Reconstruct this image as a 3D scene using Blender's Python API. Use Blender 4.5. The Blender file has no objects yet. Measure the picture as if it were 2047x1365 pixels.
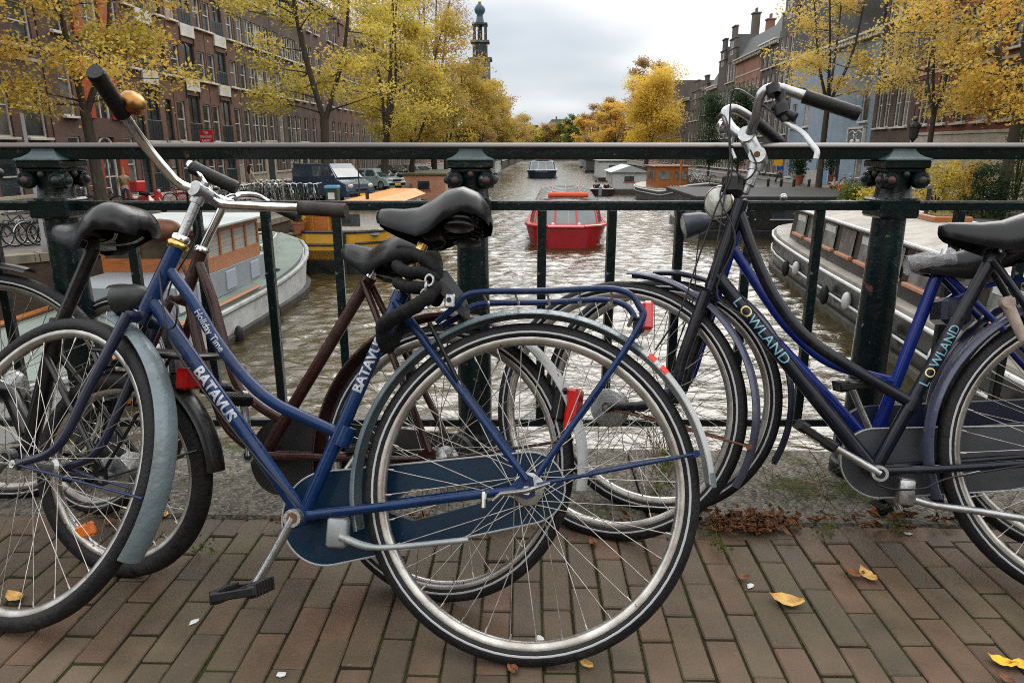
import bpy, bmesh, math, random
import numpy as np
from mathutils import Matrix, Vector
random.seed(7); RNG = np.random.default_rng(7)
SC = bpy.context.scene; COL = SC.collection
PI = math.pi
# ------------------------------------------------------------------ camera
FPX, IW, IH = 1400.0, 2047.0, 1365.0
TILT = math.radians(15.3); CAMH = 1.0
cam_d = bpy.data.cameras.new('camera'); cam = bpy.data.objects.new('camera', cam_d); COL.objects.link(cam)
cam.location = (0, 0, CAMH); cam.rotation_euler = (PI/2 - TILT, 0, 0)
cam_d.sensor_width = 36; cam_d.lens = FPX / IW * 36; cam_d.clip_start = .05; cam_d.clip_end = 4000
SC.camera = cam
# ------------------------------------------------------------------ sky: overcast, thin blue-grey breaks
SUN_EL, SUN_AZ = math.radians(42), math.radians(18)     # azimuth from +Y towards +X
w = bpy.data.worlds.new('World'); SC.world = w; w.use_nodes = True
nt = w.node_tree; N = nt.nodes; L = nt.links; N.clear()
wo = N.new('ShaderNodeOutputWorld'); bg = N.new('ShaderNodeBackground'); bg.inputs[1].default_value = 1.0
sky = N.new('ShaderNodeTexSky'); sky.sky_type = 'NISHITA'; sky.sun_disc = False
sky.sun_elevation = SUN_EL; sky.sun_rotation = SUN_AZ; sky.air_density = 1.0; sky.dust_density = 2.0
tc = N.new('ShaderNodeTexCoord'); sep = N.new('ShaderNodeSeparateXYZ'); L.new(tc.outputs['Generated'], sep.inputs[0])
def wm(op, a, b=None, c=None):
    n = N.new('ShaderNodeMath'); n.operation = op
    for i, v in enumerate((a, b, c)):
        if v is None: continue
        if isinstance(v, (int, float)): n.inputs[i].default_value = v
        else: L.new(v, n.inputs[i])
    return n.outputs[0]
zc = wm('MAXIMUM', sep.outputs[2], 0.0)
den = wm('ADD', zc, 0.22)
cx = wm('DIVIDE', sep.outputs[0], den); cy = wm('DIVIDE', sep.outputs[1], den)
cmb = N.new('ShaderNodeCombineXYZ'); L.new(cx, cmb.inputs[0]); L.new(cy, cmb.inputs[1]); cmb.inputs[2].default_value = 3.7
nz = N.new('ShaderNodeTexNoise'); nz.inputs['Scale'].default_value = .62; nz.inputs['Detail'].default_value = 4.5; nz.inputs['Roughness'].default_value = .42
L.new(cmb.outputs[0], nz.inputs['Vector'])
# a brighter deck overhead, a greyer one low down (as any overcast), broken up by the cloud noise
el = wm('MULTIPLY', zc, 1.16); mixv = wm('ADD', wm('MULTIPLY', nz.outputs[0], 1.0), el)
rp = N.new('ShaderNodeValToRGB'); rp.color_ramp.elements[0].position = .50; rp.color_ramp.elements[0].color = (.36, .435, .515, 1)
rp.color_ramp.elements[1].position = 1.0; rp.color_ramp.elements[1].color = (1.9, 1.9, 1.88, 1)
e = rp.color_ramp.elements.new(.68); e.color = (.86, .87, .88, 1)
e = rp.color_ramp.elements.new(.60); e.color = (.56, .615, .67, 1)
L.new(mixv, rp.inputs[0])
sc_ = N.new('ShaderNodeMixRGB'); sc_.blend_type = 'MULTIPLY'; sc_.inputs[0].default_value = 1; L.new(sky.outputs[0], sc_.inputs[1]); sc_.inputs[2].default_value = (.1, .1, .1, 1)
mx = N.new('ShaderNodeMixRGB'); mx.inputs[0].default_value = .9; L.new(sc_.outputs[0], mx.inputs[1]); L.new(rp.outputs[0], mx.inputs[2])
L.new(mx.outputs[0], bg.inputs[0]); L.new(bg.outputs[0], wo.inputs[0])
sd = bpy.data.lights.new('sun', 'SUN'); so = bpy.data.objects.new('sun', sd); COL.objects.link(so)
sd.energy = 1.35; sd.angle = math.radians(42); sd.color = (1, .965, .91)
sdir = Vector((math.sin(SUN_AZ)*math.cos(SUN_EL), math.cos(SUN_AZ)*math.cos(SUN_EL), math.sin(SUN_EL)))
so.rotation_euler = sdir.to_track_quat('Z', 'Y').to_euler()
SC.view_settings.view_transform = 'Standard'; SC.view_settings.look = 'None'
SC.view_settings.exposure = 0.32; SC.view_settings.gamma = 1.0; SC.view_settings.use_curve_mapping = False
try:
    SC.cycles.use_denoising = False; SC.cycles.filter_width = 1.0; SC.cycles.sample_clamp_indirect = 4.0; SC.cycles.max_bounces = 5; SC.cycles.diffuse_bounces = 2; SC.cycles.glossy_bounces = 3
    SC.cycles.transmission_bounces = 4; SC.cycles.transparent_max_bounces = 8; SC.cycles.caustics_reflective = False; SC.cycles.caustics_refractive = False
except Exception: pass

# ------------------------------------------------------------------ measuring helpers: a photo pixel -> a point in the place
def ray(px, py):
    x = (px-1023.5)/FPX; u = (682.5-py)/FPX
    return Vector((x, math.cos(TILT)+math.sin(TILT)*u, -math.sin(TILT)+math.cos(TILT)*u))
C0 = Vector((0, 0, CAMH))
def onz(px, py, z): r = ray(px, py); return C0 + r*((z-CAMH)/r.z)
def ony(px, py, y): r = ray(px, py); return C0 + r*(y/r.y)

# ------------------------------------------------------------------ mesh helpers
class G:
    def __init__(s): s.v = []; s.f = []; s.sm = []
    def add(s, vs, fs, smooth=True, M=None):
        b = len(s.v)
        if M is not None: vs = [M @ Vector(v) for v in vs]
        s.v.extend([tuple(v) for v in vs]); s.f.extend([tuple(i+b for i in f) for f in fs]); s.sm.extend([smooth]*len(fs)); return s
    def box(s, x0, x1, y0, y1, z0, z1, M=None):
        vs = [(x0,y0,z0),(x1,y0,z0),(x1,y1,z0),(x0,y1,z0),(x0,y0,z1),(x1,y0,z1),(x1,y1,z1),(x0,y1,z1)]
        return s.add(vs, [(0,3,2,1),(4,5,6,7),(0,1,5,4),(1,2,6,5),(2,3,7,6),(3,0,4,7)], False, M)
    def cbox(s, x0, x1, y0, y1, z0, z1, c=.01, M=None):      # chamfered box
        vs = []; ids = {}
        X = (x0, x1); Y = (y0, y1); Z = (z0, z1)
        for i in (0,1):
            for j in (0,1):
                for k in (0,1):
                    sx, sy, sz = 1-2*i, 1-2*j, 1-2*k
                    for a in range(3):
                        p = [X[i]+sx*c, Y[j]+sy*c, Z[k]+sz*c]; p[a] = (X[i], Y[j], Z[k])[a]
                        ids[i,j,k,a] = len(vs); vs.append(p)
        fs = []
        for a in range(3):
            b, d = (a+1) % 3, (a+2) % 3
            for sgn in (0,1):
                q = []
                for (u, v) in ((0,0),(1,0),(1,1),(0,1)):
                    ijk = [0,0,0]; ijk[a] = sgn; ijk[b] = u; ijk[d] = v; q.append(ids[tuple(ijk)+(a,)])
                fs.append(q if sgn else q[::-1])
            for u in (0,1):
                for v in (0,1):       # edges along a
                    lo = [0,0,0]; hi = [0,0,0]; lo[b] = hi[b] = u; lo[d] = hi[d] = v; hi[a] = 1
                    q = [ids[tuple(lo)+(b,)], ids[tuple(lo)+(d,)], ids[tuple(hi)+(d,)], ids[tuple(hi)+(b,)]]
                    fs.append(q if (u == v) else q[::-1])
        for i in (0,1):
            for j in (0,1):
                for k in (0,1):
                    q = [ids[i,j,k,a] for a in range(3)]
                    fs.append(q if (i+j+k) % 2 == 0 else q[::-1])
        return s.add(vs, fs, False, M)
    def tube(s, pts, r, n=10, cap=True, closed=False, M=None, flat=1.0):
        P = [Vector(p) for p in pts]; m = len(P)
        R = [r]*m if isinstance(r, (int, float)) else list(r)
        vs = []; fs = []; up = None
        for i in range(m):
            if closed: t = P[(i+1) % m]-P[i-1]
            else: t = P[min(i+1, m-1)]-P[max(i-1, 0)]
            t = t.normalized() if t.length > 1e-9 else Vector((0,0,1))
            if up is None:
                up = Vector((0,1,0)) if abs(t.y) < .9 else Vector((1,0,0))
            up = (up - t*up.dot(t)); up = up.normalized() if up.length > 1e-6 else t.orthogonal().normalized()
            sd_ = t.cross(up)
            for k in range(n):
                a = 2*PI*k/n; vs.append(P[i]+up*(math.cos(a)*R[i])+sd_*(math.sin(a)*R[i]*flat))
        seg = m if closed else m-1
        for i in range(seg):
            j = (i+1) % m
            for k in range(n): fs.append((i*n+k, i*n+(k+1) % n, j*n+(k+1) % n, j*n+k))
        if cap and not closed:
            fs.append(tuple(range(n-1, -1, -1))); fs.append(tuple((m-1)*n+k for k in range(n)))
        return s.add(vs, fs, True, M)
    def cyl(s, a, b, r, n=12, r2=None, M=None): return s.tube([a, b], [r, r if r2 is None else r2], n, True, False, M)
    def lathe(s, prof, n=20, M=None, cap=True):            # prof: (r, z)
        vs = []; fs = []
        for (r, z) in prof:
            for k in range(n): a = 2*PI*k/n; vs.append((r*math.cos(a), r*math.sin(a), z))
        for i in range(len(prof)-1):
            for k in range(n): fs.append((i*n+k, i*n+(k+1) % n, (i+1)*n+(k+1) % n, (i+1)*n+k))
        if cap:
            fs.append(tuple(range(n-1, -1, -1))); fs.append(tuple((len(prof)-1)*n+k for k in range(n)))
        return s.add(vs, fs, True, M)
    def ring(s, prof, c=(0,0,0), a0=0, a1=2*PI, n=48, M=None):  # closed profile (radius, y) swept about the y axis through c
        full = abs(a1-a0-2*PI) < 1e-6; m = n if full else n+1; k = len(prof); vs = []; fs = []
        for i in range(m):
            a = a0+(a1-a0)*i/n
            for (r, y) in prof: vs.append((c[0]+r*math.cos(a), c[1]+y, c[2]+r*math.sin(a)))
        for i in range(n):
            j = (i+1) % m
            for q in range(k): fs.append((i*k+q, i*k+(q+1) % k, j*k+(q+1) % k, j*k+q))
        if not full:
            fs.append(tuple(range(k-1, -1, -1))); fs.append(tuple(n*k+q for q in range(k)))
        return s.add(vs, fs, True, M)
    def prism(s, poly, y0, y1, M=None, smooth=False):        # polygon in xz extruded along y
        n = len(poly); vs = [(p[0], y0, p[1]) for p in poly]+[(p[0], y1, p[1]) for p in poly]
        fs = [tuple(range(n)), tuple(range(2*n-1, n-1, -1))]+[(i, i+n, (i+1) % n+n, (i+1) % n) for i in range(n)]
        return s.add(vs, fs, smooth, M)
    def loft(s, secs, closed=True, cap=True, M=None, smooth=True):   # sections with equal point counts
        k = len(secs[0]); vs = [p for q in secs for p in q]; fs = []
        for i in range(len(secs)-1):
            for q in range(k if closed else k-1): fs.append((i*k+q, i*k+(q+1) % k, (i+1)*k+(q+1) % k, (i+1)*k+q))
        if cap and closed:
            fs.append(tuple(range(k-1, -1, -1))); fs.append(tuple((len(secs)-1)*k+q for q in range(k)))
        return s.add(vs, fs, smooth, M)
    def ball(s, c, r, n=12, m=8, sc=(1,1,1), M=None):
        pr = []; vs = []; fs = []
        for i in range(m+1):
            t = PI*i/m
            for k in range(n):
                a = 2*PI*k/n; vs.append((c[0]+r*sc[0]*math.sin(t)*math.cos(a), c[1]+r*sc[1]*math.sin(t)*math.sin(a), c[2]-r*sc[2]*math.cos(t)))
        for i in range(m):
            for k in range(n): fs.append((i*n+k, i*n+(k+1) % n, (i+1)*n+(k+1) % n, (i+1)*n+k))
        return s.add(vs, fs, True, M)
    def mesh(s, name, mats=None, angle=40):
        me = bpy.data.meshes.new(name); me.from_pydata(s.v, [], s.f)
        me.polygons.foreach_set('use_smooth', s.sm)
        if any(s.sm):
            try: me.set_sharp_from_angle(angle=math.radians(angle))
            except Exception: pass
        if mats: me.materials.append(mats)
        me.update(); return me
    def build(s, name, m, parent=None, M=None, angle=40):
        return link(name, s.mesh(name, m, angle), parent, M)
def link(name, me, parent=None, M=None):
    o = bpy.data.objects.new(name, me); COL.objects.link(o)
    if parent is not None: o.parent = parent
    if M is not None: o.matrix_local = M
    return o
def tag(o, label=None, cat=None, group=None, kind=None):
    if label: o['label'] = label
    if cat: o['category'] = cat
    if group: o['group'] = group
    if kind: o['kind'] = kind
    return o
def empty(name, M=None, label=None, cat=None, group=None):
    o = bpy.data.objects.new(name, None); COL.objects.link(o); o.empty_display_size = .1
    if M is not None: o.matrix_world = M
    return tag(o, label, cat, group)
def children(o): return [c for c in bpy.data.objects if c.parent == o]
def copy_tree(o, M, label=None, kids=None):
    c = o.copy(); COL.objects.link(c); c.matrix_world = M
    if label: c['label'] = label
    for ch in (kids if kids is not None else tree_of(o)):
        d = ch[0].copy(); COL.objects.link(d); d.parent = c
        for g in ch[1]:
            e_ = g.copy(); COL.objects.link(e_); e_.parent = d
    return c
def tree_of(o): return [(ch, children(ch)) for ch in children(o)]
def T(x, y, z): return Matrix.Translation((x, y, z))
def RZ(a): return Matrix.Rotation(a, 4, 'Z')
def RX(a): return Matrix.Rotation(a, 4, 'X')
def RY(a): return Matrix.Rotation(a, 4, 'Y')
def S3(x, y, z): return Matrix.Diagonal((x, y, z, 1))
def spline(pts, n=6):
    P = [Vector(p) for p in pts]; P = [P[0]*2-P[1]]+P+[P[-1]*2-P[-2]]; out = []
    for i in range(1, len(P)-2):
        for k in range(n):
            t = k/n; a, b, c, d = P[i-1], P[i], P[i+1], P[i+2]
            out.append(.5*((2*b)+(c-a)*t+(2*a-5*b+4*c-d)*t*t+(3*b-a-3*c+d)*t**3))
    out.append(P[-2]); return out
def circ(r, n=10, sy=1.0, r0=0): return [(r0+r*math.cos(2*PI*k/n), sy*r*math.sin(2*PI*k/n)) for k in range(n)]

# ------------------------------------------------------------------ materials
MATS = {}
def mat(name, c1, c2=None, scale=6.0, rough=.5, metal=0.0, bump=0.0, bscale=60.0, chips=None, coat=0.0, spec=.5, mid=(.4, .65), detail=4, rough2=None, transl=0.0, sheen=0, stretch=None, dirt=0.0):
    if name in MATS: return MATS[name]
    m = bpy.data.materials.new(name); m.use_nodes = True; MATS[name] = m
    if rough > .36 and metal < .3: spec *= .6
    nt = m.node_tree; N = nt.nodes; L = nt.links; b = N['Principled BSDF']
    b.inputs['Roughness'].default_value = rough; b.inputs['Metallic'].default_value = metal
    b.inputs['Specular IOR Level'].default_value = spec; b.inputs['Coat Weight'].default_value = coat; b.inputs['Coat Roughness'].default_value = .12
    b.inputs['Base Color'].default_value = (*c1, 1)
    tc = N.new('ShaderNodeTexCoord'); vec = tc.outputs['Object']
    if stretch:
        mp = N.new('ShaderNodeMapping'); mp.inputs['Scale'].default_value = stretch; L.new(vec, mp.inputs[0]); vec = mp.outputs[0]
    col = None
    def noise(sc, det=4, rg=.6):
        n = N.new('ShaderNodeTexNoise'); n.inputs['Scale'].default_value = sc; n.inputs['Detail'].default_value = det; n.inputs['Roughness'].default_value = rg; L.new(vec, n.inputs['Vector']); return n.outputs[0]
    def ramp(f, a, bb):
        r = N.new('ShaderNodeMapRange'); r.inputs['From Min'].default_value = a; r.inputs['From Max'].default_value = bb; L.new(f, r.inputs['Value']); return r.outputs[0]
    if c2 is not None:
        f = ramp(noise(scale, detail), *mid)
        mx = N.new('ShaderNodeMixRGB'); L.new(f, mx.inputs[0]); mx.inputs[1].default_value = (*c1, 1); mx.inputs[2].default_value = (*c2, 1); col = mx.outputs[0]
        if rough2 is not None:
            rr = N.new('ShaderNodeMapRange'); rr.inputs['To Min'].default_value = rough; rr.inputs['To Max'].default_value = rough2; L.new(f, rr.inputs['Value']); L.new(rr.outputs[0], b.inputs['Roughness'])
    for ch in (chips or []):           # (colour, scale, threshold): worn specks with a shape of their own
        f = ramp(noise(ch[1], 5, .65), ch[2], ch[2]+.025)
        mx = N.new('ShaderNodeMixRGB'); L.new(f, mx.inputs[0])
        if col is None: mx.inputs[1].default_value = (*c1, 1)
        else: L.new(col, mx.inputs[1])
        mx.inputs[2].default_value = (*ch[0], 1); col = mx.outputs[0]
    if dirt > 0:                       # road dust in patches, settled unevenly
        f = ramp(noise(4.5, 6, .7), .46, .72); f2 = ramp(noise(70, 4, .7), .35, .65)
        mu = N.new('ShaderNodeMath'); mu.operation = 'MULTIPLY'; L.new(f, mu.inputs[0]); L.new(f2, mu.inputs[1])
        mu2 = N.new('ShaderNodeMath'); mu2.operation = 'MULTIPLY'; L.new(mu.outputs[0], mu2.inputs[0]); mu2.inputs[1].default_value = dirt
        mx = N.new('ShaderNodeMixRGB'); L.new(mu2.outputs[0], mx.inputs[0])
        if col is None: mx.inputs[1].default_value = (*c1, 1)
        else: L.new(col, mx.inputs[1])
        mx.inputs[2].default_value = (.10,.085,.065,1); col = mx.outputs[0]
        rr = N.new('ShaderNodeMapRange'); rr.inputs['To Min'].default_value = rough; rr.inputs['To Max'].default_value = min(.9, rough+.5); L.new(mu.outputs[0], rr.inputs['Value']); L.new(rr.outputs[0], b.inputs['Roughness'])
    if col is not None: L.new(col, b.inputs['Base Color'])
    if bump > 0:
        bp = N.new('ShaderNodeBump'); bp.inputs['Strength'].default_value = bump; bp.inputs['Distance'].default_value = .01
        L.new(noise(bscale, 5), bp.inputs['Height']); L.new(bp.outputs[0], b.inputs['Normal'])
    return m
def glassmat(name, tint=(.03, .04, .045), rough=.06):
    return mat(name, tint, tuple(min(1, c*2.4+.01) for c in tint), scale=.9, rough=rough, spec=.9)
# ================================================================== the bridge: brick footpath, kerb strip, railing
YAW = math.radians(-1.4)
BM = RZ(YAW)
def brick_mat():
    m = bpy.data.materials.new('clinker_brick'); m.use_nodes = True; nt = m.node_tree; N = nt.nodes; L = nt.links; b = N['Principled BSDF']
    oi = N.new('ShaderNodeObjectInfo'); tc = N.new('ShaderNodeTexCoord'); ge = N.new('ShaderNodeNewGeometry')
    rp = N.new('ShaderNodeValToRGB'); cr = rp.color_ramp
    cols = [(0.109,0.074,0.047),(0.082,0.063,0.042),(0.131,0.077,0.050),(0.097,0.074,0.045),(0.119,0.087,0.060),(0.079,0.055,0.038)]
    cr.elements[0].color = (*cols[0],1); cr.elements[1].color = (*cols[-1],1)
    for i, c in enumerate(cols[1:-1]): e = cr.elements.new((i+1)/5); e.color = (*c,1)
    L.new(oi.outputs['Random'], rp.inputs[0])
    n1 = N.new('ShaderNodeTexNoise'); n1.inputs['Scale'].default_value = 9; n1.inputs['Detail'].default_value = 6; L.new(ge.outputs['Position'], n1.inputs['Vector'])
    mx = N.new('ShaderNodeMixRGB'); mx.blend_type = 'MULTIPLY'; mx.inputs[0].default_value = .75; L.new(rp.outputs[0], mx.inputs[1])
    r1 = N.new('ShaderNodeValToRGB'); r1.color_ramp.elements[0].position = .3; r1.color_ramp.elements[0].color = (.55,.53,.50,1); r1.color_ramp.elements[1].position = .7; r1.color_ramp.elements[1].color = (1.2,1.18,1.15,1)
    L.new(n1.outputs[0], r1.inputs[0]); L.new(r1.outputs[0], mx.inputs[2])
    # green algae film in broad patches, pale specks of grit and gum
    n2 = N.new('ShaderNodeTexNoise'); n2.inputs['Scale'].default_value = 2.3; n2.inputs['Detail'].default_value = 5; L.new(ge.outputs['Position'], n2.inputs['Vector'])
    r2 = N.new('ShaderNodeMapRange'); r2.inputs['From Min'].default_value = .5; r2.inputs['From Max'].default_value = .75; r2.inputs['To Max'].default_value = .75; L.new(n2.outputs[0], r2.inputs['Value'])
    mg = N.new('ShaderNodeMixRGB'); L.new(r2.outputs[0], mg.inputs[0]); L.new(mx.outputs[0], mg.inputs[1]); mg.inputs[2].default_value = (.052,.049,.026,1)
    n3 = N.new('ShaderNodeTexNoise'); n3.inputs['Scale'].default_value = 75; n3.inputs['Detail'].default_value = 3; L.new(ge.outputs['Position'], n3.inputs['Vector'])
    r3 = N.new('ShaderNodeMapRange'); r3.inputs['From Min'].default_value = .7; r3.inputs['From Max'].default_value = .76; r3.inputs['To Max'].default_value = .5; L.new(n3.outputs[0], r3.inputs['Value'])
    ms = N.new('ShaderNodeMixRGB'); L.new(r3.outputs[0], ms.inputs[0]); L.new(mg.outputs[0], ms.inputs[1]); ms.inputs[2].default_value = (.19,.17,.15,1)
    L.new(ms.outputs[0], b.inputs['Base Color'])
    bp = N.new('ShaderNodeBump'); bp.inputs['Strength'].default_value = .55; bp.inputs['Distance'].default_value = .004
    n4 = N.new('ShaderNodeTexNoise'); n4.inputs['Scale'].default_value = 130; n4.inputs['Detail'].default_value = 6; L.new(ge.outputs['Position'], n4.inputs['Vector'])
    L.new(n4.outputs[0], bp.inputs['Height']); L.new(bp.outputs[0], b.inputs['Normal'])
    rr = N.new('ShaderNodeMapRange'); rr.inputs['To Min'].default_value = .5; rr.inputs['To Max'].default_value = .85; L.new(n1.outputs[0], rr.inputs['Value']); L.new(rr.outputs[0], b.inputs['Roughness'])
    b.inputs['Specular IOR Level'].default_value = .4
    return m
M_brick = brick_mat()
M_joint = mat('mossy_joint_sand', (.020,.017,.009), (.042,.052,.009), scale=7, rough=.95, bump=1.0, bscale=300, mid=(.42,.62))
M_moss = mat('moss', (.030,.048,.008), (.055,.075,.012), scale=40, rough=1, bump=1, bscale=400)
def kerb_mat():
    m = mat('washed_gravel_concrete', (.105,.096,.080), (.062,.058,.044), scale=3.2, rough=.88, chips=[((.036,.042,.014), 1.6, .60)])
    nt = m.node_tree; N = nt.nodes; L = nt.links; b = N['Principled BSDF']; tc = N.new('ShaderNodeTexCoord')
    vo = N.new('ShaderNodeTexVoronoi'); vo.inputs['Scale'].default_value = 95; L.new(tc.outputs['Object'], vo.inputs['Vector'])
    src = b.inputs['Base Color'].links[0].from_socket
    rp = N.new('ShaderNodeMapRange'); rp.inputs['To Min'].default_value = .30; rp.inputs['To Max'].default_value = 2.1; L.new(vo.outputs['Color'], rp.inputs['Value'])
    mx = N.new('ShaderNodeMixRGB'); mx.blend_type = 'MULTIPLY'; mx.inputs[0].default_value = 1; L.new(src, mx.inputs[1]); L.new(rp.outputs[0], mx.inputs[2]); L.new(mx.outputs[0], b.inputs['Base Color'])
    bp = N.new('ShaderNodeBump'); bp.inputs['Strength'].default_value = 1; bp.inputs['Distance'].default_value = .006; bp.invert = True
    L.new(vo.outputs['Distance'], bp.inputs['Height']); L.new(bp.outputs[0], b.inputs['Normal'])
    return m
M_kerb = kerb_mat()
KF, KB = 1.745, 2.24                       # kerb strip front / back (in the yawed bridge frame)
g = G(); g.box(-14, 14, -9, KF-.002, -.3, -.0048)
pav = tag(g.build('footpath', M_joint, None, BM), kind='structure')
# individual bricks (20 x 6.5 cm clinkers, running bond away from the camera)
BW, BL, J = .0682, .196, .0050
bm_ = G(); bm_.cbox(-BW/2+J/2, BW/2-J/2, -BL/2+J/2, BL/2-J/2, -.045, 0, .0030)
brick_me = bm_.mesh('brick', M_brick, 30)
near = []; far = []
for i in range(-34, 35):
    off = (i % 2)*.5+((i*37) % 11)*.012
    for j in range(-1, 60):
        y1 = KF-.075-(j+off)*BL; yc = y1-BL/2
        if yc < -6: break
        near.append((abs(i*BW)*.9+abs(yc-1.35)*1.6, i*BW, yc))
near.sort(key=lambda t: t[0])
def brick_M(x, y):
    return T(x+random.uniform(-.0012,.0012), y+random.uniform(-.002,.002), random.uniform(-.0018,.0022)) @ RZ(random.gauss(0,.010)) @ RX(random.uniform(-.008,.008)) @ RY(random.uniform(-.022,.022))
for (_, x, y) in near[:290]:
    link('brick', brick_me, pav, brick_M(x, y))
gs = G()
bv = [v.co.copy() for v in brick_me.vertices]; bf = [tuple(p.vertices) for p in brick_me.polygons]
for (_, x, y) in near[290:]:
    if abs(x) < 2.4 and y > -3: gs.add(bv, bf, False, brick_M(x, y))
tag(gs.build('brick_field', M_brick, pav), kind='stuff')
# header course along the kerb: bricks laid lengthwise
gh = G(); gh.cbox(-BL/2+J/2, BL/2-J/2, -.033, .033, -.045, 0, .003)
head_me = gh.mesh('brick', M_brick, 30)
for i in range(-13, 14):
    link('brick', head_me, pav, T(i*BL+.03+random.uniform(-.002,.002), KF-.037, random.uniform(-.0015,.002)) @ RZ(random.gauss(0,.006)) @ RX(random.uniform(-.02,.02)))
# moss cushions in the joints
gm = G()
for _ in range(900):
    i = random.randint(-26, 26); y = KF-.01-abs(random.gauss(0,.28)); x = (i+.5)*BW+random.gauss(0,.003)
    if random.random() < .3: x, y = random.uniform(-1.8,1.8), KF-.074+random.gauss(0,.003)
    if random.random() < .25: y = KF+random.gauss(0,.006)
    r = random.uniform(.0022,.0046); gm.ball((x,y,-.004), r, 6, 4, (random.uniform(.8,1.3), random.uniform(1,2.6), .8))
tag(gm.build('moss_cushions', M_moss, pav), kind='stuff')
# kerb slabs
kerb = tag(empty('kerb_strip', BM), kind='structure')
xk = -7.3
while xk < 7.3:
    L_ = random.uniform(1.35, 1.7); g = G(); g.cbox(xk+.004, xk+L_-.004, KF, KB, -.35, .008, .008)
    g.build('kerb_slab', M_kerb, kerb, T(0,0,random.uniform(-.003,.004))); xk += L_
# bridge body under the deck
M_dark_brick = mat('bridge_brick', (.12,.075,.055), (.08,.055,.045), scale=4, rough=.9, bump=.5)
g = G(); g.box(-14.5, 14.5, -9.5, KB-.05, -1.1, -.302)
tag(g.build('bridge_deck', M_dark_brick, None, BM), kind='structure')

# ---- railing
M_green = mat('railing_green_paint', (.0022,.0085,.0090), (.0044,.0150,.0150), scale=5, rough=.20, bump=.5, bscale=30,
              chips=[((.13,.05,.04), 14, .66), ((.17,.20,.19), 34, .675), ((.008,.024,.038), 7, .66)])
M_cap = mat('worn_handrail', (.022,.013,.012), (.008,.009,.009), scale=9, rough=.38, chips=[((.24,.13,.10), 20, .68)], stretch=(.25,1,1), spec=.35)
M_bell = mat('railing_bell_paint', (.022,.045,.050), (.040,.068,.073), scale=14, rough=.42, bump=.3, bscale=50, chips=[((.25,.3,.3), 40, .7), ((.01,.03,.03), 22, .69)])
M_boss = mat('chipped_boss', (.10,.045,.045), (.02,.04,.038), scale=16, rough=.5, mid=(.42,.55), bump=.3)
RD = 2.05
rail = empty('bridge_railing', T(0, RD, 0), 'dark green iron bridge railing with turned posts and square balusters', 'railing')
XP = [-2.52, -1.305, -.115, 1.092, 2.30]
g = G(); prof = [(-.024,.9735),(.024,.9735),(.026,.985),(.026,1.004),(-.026,1.004),(-.026,.985)]
def xprism(g, prof, x0, x1):               # profile (y,z) along x
    n = len(prof); vs = [(x0,p[0],p[1]) for p in prof]+[(x1,p[0],p[1]) for p in prof]
    g.add(vs, [tuple(range(n-1,-1,-1)), tuple(range(n,2*n))]+[(i,(i+1) % n,(i+1) % n+n,i+n) for i in range(n)], True)
xprism(g, prof, -6, 6); g.build('top_rail', M_green, rail, angle=25)
g = G(); xprism(g, [(-.031,1.0035),(.031,1.0035),(.031,1.008),(.02,1.0155),(0,1.019),(-.02,1.0155),(-.031,1.008)], -6, 6); g.build('handrail_cap', M_cap, rail, angle=50)
zmid = .845
for a, b in zip([-6]+XP, XP+[6]):
    g = G(); xprism(g, [(-.012,zmid-.013),(.012,zmid-.013),(.013,zmid+.008),(.008,zmid+.013),(-.008,zmid+.013),(-.013,zmid+.008)], a+.045, b-.045); g.build('middle_rail', M_green, rail, angle=25)
    g = G(); g.cbox(a+.04, b-.04, -.011, .011, .166, .190, .003); g.build('bottom_rail', M_green, rail)
    n = 5
    for k in range(n):
        if a == -6 or b == 6: continue
        x = a+(b-a)*(k+1)/(n+1)
        x += random.gauss(0,.0015); g = G(); g.cbox(-.0125, .0125, -.0125, .0125, 0, zmid-.012-.189, .003)
        g.build('baluster', M_green, rail, T(x, random.gauss(0,.001), .189) @ RZ(random.gauss(0,.05)) @ RY(random.gauss(0,.0018)))
for x in XP:
    g = G(); g.lathe([(.075,.008),(.075,.05),(.066,.06),(.066,.13),(.058,.145),(.05,.16),(.052,.19),(.0525,.3),(.050,.5),(.046,.7),(.044,.82)], 24, T(x,0,0))
    p = g.build('post', M_green, rail, angle=35)
    g = G(); g.cbox(x-.056, x+.056, -.056, .056, .812, .868, .006); g.lathe([(.05,.868),(.047,.88),(.045,.91),(.052,.945),(.06,.952)], 24, T(x,0,0)); g.build('collar', M_green, p, angle=35)
    g = G(); g.cbox(x-.064, x+.064, -.064, .064, .950, .972, .004); g.cbox(x-.055, x+.055, -.055, .055, .9385, .951, .003); g.build('abacus', M_green, p)
    for sx in (-1, 1):
        for sy in (-1, 1):
            for ax in (0, 1):
                cxv, cyv = (x+sx*.043, sy*.052) if ax == 0 else (x+sx*.052, sy*.043)
                Mv = T(cxv, cyv, .918) @ (RX(PI/2) if ax == 0 else RY(PI/2))
                g = G(); g.lathe([(.010,-.014),(.021,-.012),(.024,-.006),(.024,.006),(.021,.012),(.010,.014)], 14, Mv); v = g.build('volute', M_green, p)
                g = G(); o_ = (cxv, cyv+sy*.013, .918) if ax == 0 else (cxv+sx*.013, cyv, .918); g.ball(o_, .0115, 10, 6); g.build('boss', M_boss, p)
    for (ox, oy) in ((0,-.058),(0,.058),(-.058,0),(.058,0)):
        g = G(); g.ball((x+ox, oy, .934), .009, 8, 6); g.build('boss', M_boss, p)
    # flared square bell that carries the handrail
    secs = []
    for (h, z) in ((.066,.9715),(.064,.976),(.050,.981),(.040,.988),(.033,.996),(.0315,1.002)):
        secs.append([(x-h,-h,z),(x+h,-h,z),(x+h,h,z),(x-h,h,z)])
    g = G(); g.loft(secs, smooth=False); g.build('bell', M_bell, p)
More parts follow.
